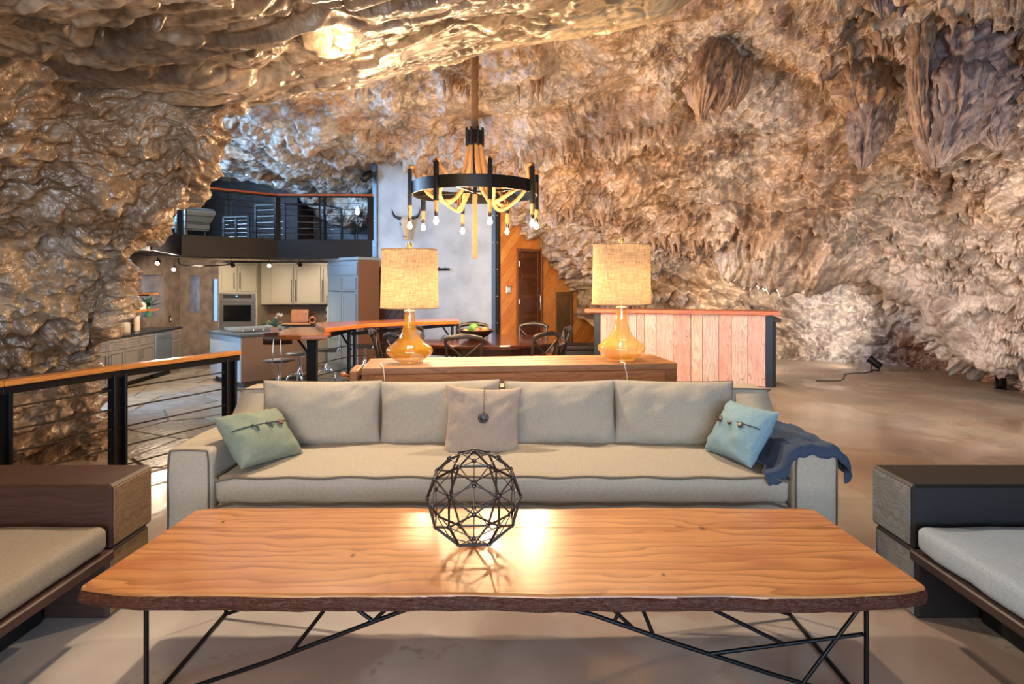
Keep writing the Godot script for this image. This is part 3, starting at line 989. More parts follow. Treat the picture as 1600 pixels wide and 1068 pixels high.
func pillar_grid() -> Array:
	return [
		[Vector3(-5.80, 3.03, -3.90), Vector3(-4.64, 3.05, -3.94), Vector3(-3.78, 3.11, -4.11), Vector3(-3.04, 3.30, -4.59), Vector3(-2.34, 3.47, -5.02), Vector3(-1.82, 3.58, -5.30), Vector3(-2.29, 3.93, -6.20), Vector3(-3.62, 4.29, -7.10)],
		[Vector3(-5.80, 2.79, -3.90), Vector3(-4.63, 2.80, -3.93), Vector3(-3.77, 2.85, -4.10), Vector3(-3.07, 3.00, -4.56), Vector3(-2.42, 3.13, -4.94), Vector3(-1.95, 3.22, -5.20), Vector3(-2.45, 3.51, -6.10), Vector3(-3.79, 3.81, -7.00)],
		[Vector3(-5.80, 2.52, -3.90), Vector3(-4.63, 2.53, -3.94), Vector3(-3.84, 2.60, -4.18), Vector3(-3.26, 2.71, -4.61), Vector3(-2.78, 2.80, -4.93), Vector3(-2.44, 2.85, -5.15), Vector3(-3.03, 3.09, -6.05), Vector3(-4.45, 3.32, -6.95)],
		[Vector3(-5.80, 2.38, -3.90), Vector3(-4.65, 2.39, -3.95), Vector3(-3.89, 2.46, -4.23), Vector3(-3.34, 2.56, -4.69), Vector3(-2.89, 2.64, -5.03), Vector3(-2.57, 2.69, -5.25), Vector3(-3.17, 2.89, -6.15), Vector3(-4.63, 3.09, -7.05)],
		[Vector3(-5.80, 2.10, -3.90), Vector3(-4.71, 2.11, -4.00), Vector3(-4.04, 2.17, -4.39), Vector3(-3.56, 2.25, -4.90), Vector3(-3.18, 2.31, -5.26), Vector3(-2.91, 2.34, -5.50), Vector3(-3.55, 2.48, -6.40), Vector3(-5.08, 2.62, -7.30)],
		[Vector3(-5.79, 1.87, -3.90), Vector3(-4.77, 1.89, -4.05), Vector3(-4.19, 1.94, -4.56), Vector3(-3.80, 1.99, -5.11), Vector3(-3.51, 2.02, -5.47), Vector3(-3.29, 2.05, -5.70), Vector3(-3.98, 2.13, -6.60), Vector3(-5.58, 2.22, -7.50)],
		[Vector3(-5.79, 1.72, -3.90), Vector3(-4.82, 1.73, -4.10), Vector3(-4.32, 1.76, -4.70), Vector3(-3.99, 1.80, -5.28), Vector3(-3.76, 1.82, -5.63), Vector3(-3.58, 1.83, -5.85), Vector3(-4.31, 1.88, -6.75), Vector3(-5.96, 1.93, -7.65)],
		[Vector3(-5.79, 1.53, -3.90), Vector3(-4.85, 1.53, -4.12), Vector3(-4.40, 1.53, -4.78), Vector3(-4.09, 1.54, -5.38), Vector3(-3.88, 1.54, -5.73), Vector3(-3.72, 1.54, -5.95), Vector3(-4.46, 1.55, -6.85), Vector3(-6.14, 1.56, -7.75)],
		[Vector3(-5.84, 1.30, -3.93), Vector3(-4.91, 1.29, -4.18), Vector3(-4.50, 1.26, -4.90), Vector3(-4.23, 1.22, -5.51), Vector3(-4.04, 1.21, -5.84), Vector3(-3.90, 1.20, -6.05), Vector3(-4.66, 1.15, -6.95), Vector3(-6.37, 1.11, -7.85)],
		[Vector3(-6.17, 1.12, -4.15), Vector3(-5.17, 1.10, -4.39), Vector3(-4.70, 1.03, -5.11), Vector3(-4.40, 0.98, -5.68), Vector3(-4.23, 0.95, -5.97), Vector3(-4.10, 0.94, -6.15), Vector3(-4.88, 0.85, -7.05), Vector3(-6.62, 0.77, -7.95)],
		[Vector3(-6.47, 0.94, -4.35), Vector3(-5.39, 0.91, -4.58), Vector3(-4.88, 0.82, -5.31), Vector3(-4.58, 0.75, -5.85), Vector3(-4.42, 0.72, -6.09), Vector3(-4.30, 0.70, -6.25), Vector3(-5.11, 0.58, -7.15), Vector3(-6.88, 0.47, -8.05)],
		[Vector3(-6.89, 0.67, -4.63), Vector3(-5.66, 0.63, -4.81), Vector3(-5.01, 0.52, -5.45), Vector3(-4.63, 0.43, -5.93), Vector3(-4.44, 0.39, -6.16), Vector3(-4.31, 0.36, -6.30), Vector3(-5.12, 0.20, -7.20), Vector3(-6.89, 0.04, -8.10)],
		[Vector3(-7.35, 0.33, -4.94), Vector3(-5.95, 0.30, -5.05), Vector3(-5.13, 0.18, -5.58), Vector3(-4.66, 0.07, -6.00), Vector3(-4.41, 0.02, -6.21), Vector3(-4.25, -0.01, -6.35), Vector3(-5.04, -0.22, -7.25), Vector3(-6.81, -0.44, -8.15)],
		[Vector3(-7.77, -0.01, -5.23), Vector3(-6.22, -0.03, -5.29), Vector3(-5.26, -0.16, -5.72), Vector3(-4.71, -0.26, -6.09), Vector3(-4.43, -0.32, -6.28), Vector3(-4.24, -0.35, -6.40), Vector3(-5.03, -0.61, -7.30), Vector3(-6.80, -0.87, -8.20)],
		[Vector3(-8.32, -0.50, -5.59), Vector3(-6.56, -0.49, -5.58), Vector3(-5.40, -0.60, -5.88), Vector3(-4.76, -0.70, -6.16), Vector3(-4.43, -0.75, -6.31), Vector3(-4.21, -0.79, -6.40), Vector3(-5.00, -1.11, -7.30), Vector3(-6.77, -1.43, -8.20)],
	]

func wall_features() -> Array:
	return [
		[[Vector3(-2.02, 3.49, -10.20), Vector3(0.00, 3.70, -9.40), Vector3(1.93, 3.99, -8.80)], 0.30, -0.30, 0.75],
		[[Vector3(-0.31, 3.11, -10.00), Vector3(0.50, 3.40, -9.60), Vector3(1.55, 3.56, -9.30), Vector3(2.41, 3.63, -8.90)], 0.22, 0.36, 0.00],
		[[Vector3(-1.69, 4.10, -9.00), Vector3(-0.73, 4.22, -8.80), Vector3(0.35, 4.40, -8.50)], 0.34, 0.22, 0.50],
		[[Vector3(0.55, 4.22, -8.80), Vector3(0.60, 4.72, -8.20)], 0.25, -0.18, 0.30],
		[[Vector3(1.08, 4.81, -8.00), Vector3(1.71, 4.46, -8.20)], 0.35, 0.20, 0.50],
		[[Vector3(3.21, 3.99, -7.90), Vector3(3.60, 3.71, -7.60)], 0.28, -0.55, 0.30],
		[[Vector3(3.00, 4.33, -7.20), Vector3(3.67, 3.73, -7.20)], 0.25, 0.20, 0.30],
		[[Vector3(3.92, 3.62, -7.10), Vector3(4.16, 3.70, -7.00)], 0.28, 0.28, 0.00],
		[[Vector3(2.35, 2.08, -9.80), Vector3(3.64, 1.97, -9.20), Vector3(4.44, 1.76, -8.70)], 0.26, 0.30, 0.00],
		[[Vector3(4.03, 1.89, -9.00), Vector3(4.66, 1.61, -8.60), Vector3(5.23, 1.18, -8.10), Vector3(5.78, 0.65, -7.60), Vector3(6.01, 0.09, -7.40)], 0.34, 0.34, 0.75],
		[[Vector3(2.94, 2.35, -9.40), Vector3(4.26, 2.29, -8.90), Vector3(5.12, 1.82, -8.20)], 0.18, -0.16, 0.00],
		[[Vector3(1.67, 2.61, -10.00), Vector3(2.12, 1.89, -10.20)], 0.22, 0.20, 0.00],
		[[Vector3(3.87, 3.96, -5.80), Vector3(4.20, 3.55, -6.20)], 0.14, 0.18, 0.00],
		[[Vector3(4.59, 3.78, -5.80), Vector3(5.22, 2.96, -5.90)], 0.22, -0.25, 0.00],
		[[Vector3(-3.85, 3.81, -10.00), Vector3(-2.45, 3.92, -9.80)], 0.30, 0.15, 0.00],
		[[Vector3(4.35, 2.74, -7.60), Vector3(5.33, 2.48, -6.40)], 0.20, -0.20, 0.00],
	]

func slab_features() -> Array:
	return [
		[[Vector3(-1.48, 3.04, -3.30), Vector3(-1.31, 3.06, -3.60), Vector3(-1.12, 3.13, -4.00)], 0.13, -0.13, 0.00],
		[[Vector3(-2.74, 3.08, -3.70), Vector3(-2.41, 3.10, -3.80), Vector3(-2.11, 3.10, -3.90)], 0.07, -0.10, 0.00],
		[[Vector3(-3.31, 2.96, -4.30), Vector3(-2.72, 2.95, -4.35), Vector3(-2.15, 2.93, -4.40), Vector3(-1.88, 2.98, -4.75)], 0.10, -0.15, 0.00],
		[[Vector3(-3.50, 2.93, -4.80), Vector3(-2.91, 2.91, -4.90), Vector3(-2.45, 2.94, -5.00)], 0.09, 0.06, 0.00],
		[[Vector3(-1.38, 3.13, -4.15), Vector3(-1.23, 3.12, -4.20)], 0.10, -0.12, 0.00],
		[[Vector3(-0.46, 3.48, -4.40), Vector3(0.15, 3.65, -4.90)], 0.14, -0.10, 0.00],
		[[Vector3(-1.88, 3.07, -4.75), Vector3(-1.55, 3.13, -4.50)], 0.09, -0.10, 0.00],
	]

func build_rock() -> void:
	make_rock_noise()
	M.rock_tex = noise_tex(noise(FastNoiseLite.TYPE_SIMPLEX, 0.02, 5, 41), 512, [[0.0, Color(0.70, 0.67, 0.64)], [0.5, Color(0.92, 0.90, 0.88)], [1.0, Color(1, 1, 1)]])
	M.rock_rough = noise_tex(noise(FastNoiseLite.TYPE_SIMPLEX, 0.008, 3, 43), 512, [[0.0, Color(0.5, 0.5, 0.5)], [1.0, Color(1, 1, 1)]])
	M.rock_wet = rock_material(0.34, 0.3, 0.6)
	M.rock_knobbly = rock_material(0.38, 1.0, 0.6)
	M.rock_dry = rock_material(0.52, 1.0, 0.6)
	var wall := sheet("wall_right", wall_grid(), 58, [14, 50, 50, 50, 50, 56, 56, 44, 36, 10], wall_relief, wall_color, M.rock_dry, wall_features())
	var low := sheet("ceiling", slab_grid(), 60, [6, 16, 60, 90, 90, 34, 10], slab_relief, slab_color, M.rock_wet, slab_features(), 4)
	sheet("wall_left", pillar_grid(), 44, [10, 26, 34, 44, 36, 30, 30, 34, 30, 26, 26, 30, 26, 10], pillar_relief, pillar_color, M.rock_knobbly)
	build_stalactites(wall)
	# small warm spotlight tucked into a hollow of the low ceiling
	var at_rock := nearest(low, Vector3(-1.27, 3.17, -4.37))
	var cs := thing("ceiling_spotlight", "small glowing spotlight tucked into a hollow of the low rock ceiling", "spotlight", at_rock + Vector3(0, -0.012, 0.02))
	var st := mb()
	lathe(st, [Vector2(0.028, 0.06), Vector2(0.034, 0.05), Vector2(0.036, -0.01), Vector2(0.03, -0.012), Vector2(0.028, 0.01)], 18, Transform3D(), 0, 0, 2, false)
	put("housing", st, std(Color(0.55, 0.47, 0.38), 0.5), cs)
	var glow := std(Color(1, 0.9, 0.7), 0.3)
	glow.emission_enabled = true
	glow.emission = Color(1.0, 0.82, 0.52)
	glow.emission_energy_multiplier = 14.0
	st = mb()
	lathe(st, [Vector2(0.0, -0.016), Vector2(0.026, -0.010), Vector2(0.026, 0.0), Vector2(0.0, 0.01)], 18)
	put("bulb", st, glow, cs)
	omni("ceiling_spotlight_glow", cs.position + Vector3(0, -0.09, 0.03), WARM, 0.5, 0.03)

# ---------------------------------------------------------------- stalactites
func nearest(o: MeshInstance3D, p: Vector3) -> Vector3:
	var g: Array = o.get_meta("grid")
	var pos: PackedVector3Array = g[0]
	var best := p
	var bd := 1e9
	for i in range(0, g[2], 4):
		for j in range(0, g[1], 4):
			var q := pos[i * g[1] + j]
			var d := q.distance_squared_to(p)
			if d < bd:
				bd = d
				best = q
	return best

# dripstone body: radii and centres from top to tip, fluted and knobbly
func dripstone(parent: Node3D, called: String, line: Array, radii: Array, sd: int, flute := 0.16, sides := 72) -> void:
	var nf := noise(FastNoiseLite.TYPE_SIMPLEX, 1.0, 3, sd)
	var st := mb()
	st.set_smooth_group(2)
	var pts := []
	var rr := []
	var n := line.size()
	for i in n - 1:
		for k in 14:
			var t := k / 14.0
			var a: Vector3 = line[i]
			pts.append(a.cubic_interpolate(line[i + 1], line[maxi(i - 1, 0)], line[mini(i + 2, n - 1)], t))
			rr.append(lerpf(radii[i], radii[i + 1], t * t * (3.0 - 2.0 * t)))
	pts.append(line[n - 1])
	rr.append(radii[n - 1])
	var rings := []
	for i in pts.size():
		var p: Vector3 = pts[i]
		var ring := []
		for k in sides:
			var w := TAU * k / sides
			var f := nf.get_noise_3d(cos(w) * 2.2, sin(w) * 2.2, p.y * 1.6) * 1.5 - absf(nf.get_noise_3d(cos(w) * 5.0, sin(w) * 5.0, p.y * 1.2 + 9.0)) * 2.0 + nf.get_noise_3d(cos(w) * 2.5, sin(w) * 2.5, p.y * 7.0) * 0.6 + 0.3
			ring.append(p + Vector3(cos(w), 0, sin(w)) * rr[i] * (1.0 + flute * 1.7 * f))
		rings.append(ring)
	for i in pts.size() - 1:
		for k in sides:
			quad(st, rings[i][k], rings[i][(k + 1) % sides], rings[i + 1][(k + 1) % sides], rings[i + 1][k], (pts[i] + pts[i + 1]) * 0.5)
	for k in sides:
		tri(st, pts[pts.size() - 1] - Vector3(0, 0.01, 0), rings[pts.size() - 1][k], rings[pts.size() - 1][(k + 1) % sides], pts[0])
	put(called, st, M.dripstone if sd % 2 == 0 else M.dripstone_grey, parent)

func build_stalactites(wall: MeshInstance3D) -> void:
	M.dripstone = std(Color(0.60, 0.48, 0.385), 0.45)
	M.dripstone.albedo_texture = M.rock_tex
	triplanar(relief(M.dripstone, pit_tex, 0.7), Vector3(2.2, 0.7, 2.2))
	M.dripstone_grey = std(Color(0.52, 0.45, 0.44), 0.45)
	M.dripstone_grey.albedo_texture = M.rock_tex
	triplanar(relief(M.dripstone_grey, pit_tex, 0.7), Vector3(2.2, 0.7, 2.2))
	dripstone(wall, "stalactite", [Vector3(4.48, 4.02, -6.10), Vector3(4.38, 3.79, -6.00), Vector3(4.33, 3.53, -5.95), Vector3(4.24, 3.20, -5.90), Vector3(4.12, 2.85, -5.85), Vector3(4.05, 2.57, -5.85)], [0.200, 0.420, 0.400, 0.340, 0.220, 0.050], 103, 0.14)
	dripstone(wall, "stalactite", [Vector3(4.62, 3.86, -6.00), Vector3(4.62, 3.46, -5.95), Vector3(4.56, 3.09, -5.95), Vector3(4.43, 2.81, -5.95)], [0.200, 0.260, 0.200, 0.060], 105, 0.20)
	dripstone(wall, "stalactite", [Vector3(3.93, 3.94, -5.90), Vector3(3.88, 3.49, -5.85), Vector3(3.90, 3.07, -5.85), Vector3(3.95, 2.79, -5.85)], [0.100, 0.090, 0.080, 0.040], 102, 0.25)
	dripstone(wall, "stalactite", [Vector3(4.23, 3.60, -5.80), Vector3(4.15, 3.38, -5.68), Vector3(4.16, 3.14, -5.70), Vector3(4.14, 2.95, -5.75)], [0.140, 0.220, 0.180, 0.080], 107, 0.16)
	dripstone(wall, "stalactite", [Vector3(4.62, 3.88, -5.75), Vector3(4.68, 3.58, -5.75), Vector3(4.67, 3.35, -5.75)], [0.130, 0.080, 0.015], 109, 0.25)
	dripstone(wall, "stalactite", [Vector3(4.67, 3.14, -5.90), Vector3(4.64, 2.90, -5.90), Vector3(4.67, 2.74, -5.90)], [0.160, 0.130, 0.040], 111, 0.25)
	dripstone(wall, "stalactite", [Vector3(3.97, 4.03, -7.00), Vector3(3.94, 3.74, -6.90), Vector3(3.95, 3.53, -6.90), Vector3(3.97, 3.35, -6.90)], [0.120, 0.270, 0.280, 0.180], 104, 0.18)
	dripstone(wall, "stalactite", [Vector3(4.01, 3.56, -6.90), Vector3(3.96, 3.23, -6.85), Vector3(3.92, 2.94, -6.85), Vector3(3.90, 2.73, -6.85)], [0.200, 0.180, 0.130, 0.030], 101, 0.20)
	dripstone(wall, "stalactite", [Vector3(4.17, 3.48, -6.85), Vector3(4.15, 3.19, -6.85), Vector3(4.12, 3.01, -6.85)], [0.120, 0.090, 0.020], 113, 0.25)
	dripstone(wall, "stalactite", [Vector3(2.62, 4.60, -7.80), Vector3(2.49, 4.27, -7.65), Vector3(2.38, 3.93, -7.60), Vector3(2.34, 3.47, -7.60)], [0.100, 0.190, 0.200, 0.050], 106, 0.20)
	dripstone(wall, "stalactite", [Vector3(2.70, 4.42, -7.75), Vector3(2.65, 4.07, -7.65), Vector3(2.61, 3.79, -7.65), Vector3(2.57, 3.56, -7.65)], [0.120, 0.180, 0.150, 0.030], 108, 0.20)
	dripstone(wall, "stalactite", [Vector3(2.87, 4.24, -7.70), Vector3(2.80, 3.95, -7.65), Vector3(2.76, 3.61, -7.65)], [0.130, 0.130, 0.020], 110, 0.22)
	dripstone(wall, "stalactite", [Vector3(3.69, 4.48, -6.20), Vector3(3.68, 4.27, -6.15), Vector3(3.70, 4.11, -6.15)], [0.100, 0.070, 0.012], 115, 0.25)
	dripstone(wall, "stalactite", [Vector3(3.72, 4.44, -6.10), Vector3(3.74, 4.23, -6.10), Vector3(3.75, 4.12, -6.10)], [0.090, 0.060, 0.012], 117, 0.25)
	dripstone(wall, "stalactite", [Vector3(3.83, 4.44, -6.10), Vector3(3.84, 4.25, -6.10), Vector3(3.86, 4.11, -6.10)], [0.100, 0.060, 0.012], 119, 0.25)
	dripstone(wall, "stalactite", [Vector3(3.62, 4.45, -6.20), Vector3(3.63, 4.27, -6.20), Vector3(3.64, 4.21, -6.20)], [0.080, 0.050, 0.012], 112, 0.25)
	# fringes of small stalactites along the ledges: from, to, how many, longest
	var r := RandomNumberGenerator.new()
	r.seed = 17
	for f in [
		[Vector3(-0.05, 3.35, -9.50), Vector3(0.96, 3.56, -9.20), 16, 0.34],
		[Vector3(1.01, 3.56, -9.20), Vector3(2.40, 3.65, -8.70), 22, 0.30],
		[Vector3(-0.97, 4.31, -8.50), Vector3(-0.54, 4.21, -8.60), 7, 0.26],
		[Vector3(0.18, 4.07, -8.60), Vector3(0.63, 3.94, -8.60), 10, 0.36],
		[Vector3(-0.20, 3.25, -9.60), Vector3(0.62, 2.61, -10.00), 10, 0.20],
		[Vector3(2.08, 2.06, -9.50), Vector3(3.16, 2.12, -9.20), 14, 0.20],
		[Vector3(4.22, 3.76, -5.75), Vector3(4.65, 3.54, -5.65), 14, 0.26],
		[Vector3(3.89, 3.70, -5.75), Vector3(4.33, 3.74, -5.70), 12, 0.20],
		[Vector3(3.52, 3.78, -6.90), Vector3(3.94, 3.97, -6.30), 10, 0.20],
		[Vector3(0.64, 2.43, -10.30), Vector3(1.41, 2.58, -9.70), 10, 0.22],
	]:
		for k in int(f[2]):
			var a: Vector3 = f[0].lerp(f[1], (k + r.randf()) / f[2])
			var p := nearest(wall, a)
			var len: float = f[3] * r.randf_range(0.4, 1.0)
			var rad := r.randf_range(0.018, 0.040)
			dripstone(wall, "stalactite", [p + Vector3(0, 0.10, -0.06), p + Vector3(0, -len * 0.3, 0.015), p + Vector3(r.randf_range(-0.02, 0.02), -len, 0.02)], [rad * 1.7, rad, 0.006], 200 + 2 * k, 0.2, 12)

# ---------------------------------------------------------------- floor and shell
func make_stain(size: int, sd: int) -> ImageTexture:
	# trowelled, acid-stained concrete: soft clouds, and tide lines where sealer or water dried
	var im := Image.create(size, size, false, Image.FORMAT_RGB8)
	var a := noise(FastNoiseLite.TYPE_SIMPLEX, 0.013, 5, sd)
	var b := noise(FastNoiseLite.TYPE_SIMPLEX, 0.0075, 3, sd + 1)
	var c := noise(FastNoiseLite.TYPE_SIMPLEX, 0.05, 3, sd + 2)
	for y in size:
		for x in size:
			var v := 0.5 + 0.5 * a.get_noise_2d(x, y)
			var t := b.get_noise_2d(x + a.get_noise_2d(x, y) * 40.0, y)
			var line := exp(-pow((t - 0.10) / 0.014, 2.0)) * smoothstep(0.45, 0.65, v)
			var f := c.get_noise_2d(x, y) * 0.06
			var col := Color(0.55, 0.50, 0.46).lerp(Color(0.76, 0.71, 0.66), clampf(v + f, 0.0, 1.0))
			col = col.lerp(Color(0.58, 0.47, 0.41), smoothstep(0.12, 0.4, t) * 0.5)
			col = col.lerp(Color(0.30, 0.22, 0.18), line * 0.35)
			im.set_pixel(x, y, col)
	return ImageTexture.create_from_image(im)

func make_gloss(size: int, sd: int) -> ImageTexture:
	var im := Image.create(size, size, false, Image.FORMAT_RGB8)
	var b := noise(FastNoiseLite.TYPE_SIMPLEX, 0.009, 4, sd)
	for y in size:
		for x in size:
			var t := b.get_noise_2d(x, y)
			var k := lerpf(0.14, 0.55, smoothstep(-0.12, 0.12, t))
			im.set_pixel(x, y, Color(k, k, k))
	return ImageTexture.create_from_image(im)

func platform_outline() -> PackedVector2Array:
	return PackedVector2Array([Vector2(11, 6), Vector2(11, -15), Vector2(-0.6, -15), Vector2(-0.55, -11.3), Vector2(-0.70, -8.75), Vector2(-2.30, -6.95), Vector2(-2.42, -5.55), Vector2(-2.90, -4.55), Vector2(-3.25, -3.80), Vector2(-4.6, -1.0), Vector2(-4.9, 6)])

func build_floor_and_shell() -> void:
	M.floor = std(Color(1, 1, 1), 1.0)
	M.floor.albedo_texture = make_stain(1280, 60)
	M.floor.roughness_texture = make_gloss(512, 70)
	M.floor.roughness_texture_channel = BaseMaterial3D.TEXTURE_CHANNEL_RED
	M.floor.metallic_specular = 0.6
	triplanar(M.floor, Vector3.ONE * 0.045, true)
	M.floor.uv1_offset = Vector3(0.24, 0.0, 0.70)
	var st := mb()
	slab(st, platform_outline(), 0.0, 0.30, 0.004)
	struct(put("floor", st, M.floor))
	# wooden nosing along the drop beside the railing
	st = mb()
	var edge := [Vector3(-4.6, 0, -1.0), Vector3(-3.25, 0, -3.80), Vector3(-2.90, 0, -4.55), Vector3(-2.42, 0, -5.55), Vector3(-2.30, 0, -6.95), Vector3(-0.70, 0, -8.75)]
	for i in edge.size() - 1:
		var a: Vector3 = edge[i]
		var b: Vector3 = edge[i + 1]
		var out := (b - a).normalized().cross(Vector3.UP) * -1.0
		bar(st, a + out * 0.03 + Vector3(0, -0.08, 0), b + out * 0.03 + Vector3(0, -0.08, 0), 0.06, 0.16)
	struct(put("trim_1", st, wood(grain_tex, Color(0.42, 0.27, 0.19), 0.5, Vector3(0.6, 3, 0.6))))

	# lower level of the kitchen, paved with flagstones set into mortar
	st = mb()
	slab(st, PackedVector2Array([Vector2(-9, 6), Vector2(11, 6), Vector2(11, -17), Vector2(-9, -17)]), -0.372, 0.2, 0.0)
	var low := put("floor_lower", st, triplanar(std(Color(0.44, 0.42, 0.40), 0.6), Vector3.ONE))
	struct(low)
	flagstones(low)

	# outer rock shell that closes the cave, out of the picture on every side
	var shell_m := std(Color(0.40, 0.31, 0.23), 0.85)
	st = mb()
	span(st, Vector3(-9.3, -1, -17), Vector3(-9, 7.6, 6.3))
	struct(put("wall_outer_left", st, shell_m))
	st = mb()
	span(st, Vector3(11, -1, -17), Vector3(11.3, 7.6, 6.3))
	struct(put("wall_outer_right", st, shell_m))
	st = mb()
	span(st, Vector3(-9.3, -1, -17.3), Vector3(11.3, 7.6, -17))
	struct(put("wall_back", st, shell_m))
	st = mb()
	span(st, Vector3(-9.3, 7.3, -17.3), Vector3(11.3, 7.6, 6.3))
	struct(put("ceiling_outer", st, shell_m))
	# wall behind the camera with a wide glazed opening
	st = mb()
	span(st, Vector3(-9.3, -1, 6.0), Vector3(11.3, 0.05, 6.3))
	span(st, Vector3(-9.3, 3.3, 6.0), Vector3(11.3, 7.6, 6.3))
	span(st, Vector3(-9.3, 0.05, 6.0), Vector3(-4.0, 3.3, 6.3))
	span(st, Vector3(5.0, 0.05, 6.0), Vector3(11.3, 3.3, 6.3))
	struct(put("wall_front", st, shell_m))

# a convex cell round site i: the square cut by the bisectors towards the other sites
func cell(sites: Array, i: int, reach: float) -> PackedVector2Array:
	var s: Vector2 = sites[i]
	var poly := PackedVector2Array([s + Vector2(-reach, -reach), s + Vector2(reach, -reach), s + Vector2(reach, reach), s + Vector2(-reach, reach)])
	for j in sites.size():
		var o: Vector2 = sites[j]
		if j == i or s.distance_to(o) > reach * 2.0:
			continue
		var mid := (s + o) * 0.5
		var d := (o - s).normalized()
		var next := PackedVector2Array()
		for k in poly.size():
			var a := poly[k]
			var b := poly[(k + 1) % poly.size()]
			var da := (a - mid).dot(d)
			var db := (b - mid).dot(d)
			if da <= 0.0:
				next.append(a)
			if (da < 0.0) != (db < 0.0) and absf(da - db) > 1e-6:
				next.append(a.lerp(b, da / (da - db)))
		poly = next
	return poly

func flagstones(parent: Node3D) -> void:
	var r := RandomNumberGenerator.new()
	r.seed = 3
	var tex := noise_tex(noise(FastNoiseLite.TYPE_SIMPLEX, 0.015, 5, 81), 256, [[0.0, Color(0.84, 0.82, 0.80)], [1.0, Color(1, 1, 1)]])
	var tones := []
	for c in [Color(0.66, 0.62, 0.56), Color(0.70, 0.67, 0.62), Color(0.62, 0.60, 0.58), Color(0.68, 0.62, 0.54)]:
		var m := std(c, 0.26)
		m.albedo_texture = tex
		triplanar(relief(m, fine_tex, 0.4), Vector3.ONE * 0.7, true)
		tones.append(m)
	var sites := []
	for i in 7:
		for j in 9:
			sites.append(Vector2(-6.7 + i * 0.80 + r.randf_range(-0.32, 0.32), -4.8 - j * 0.92 + r.randf_range(-0.36, 0.36)))
	for i in sites.size():
		var poly := cell(sites, i, 1.0)
		var c := Vector2.ZERO
		for p in poly:
			c += p / poly.size()
		var out := PackedVector2Array()
		for p in poly:
			out.append(p + (c - p).normalized() * 0.019)
		if out.size() < 3:
			continue
		var st := mb()
		slab(st, out, -0.35 + r.randf_range(-0.004, 0.003), 0.03, 0.007)
		put("flagstone", st, tones[r.randi() % 4], parent)

# ---------------------------------------------------------------- concrete wall, timber wall, doors
const CW_A := Vector3(-2.60, 0, -11.90)      # left end of the concrete wall
const CW_B := Vector3(-0.31, 0, -11.00)      # right end

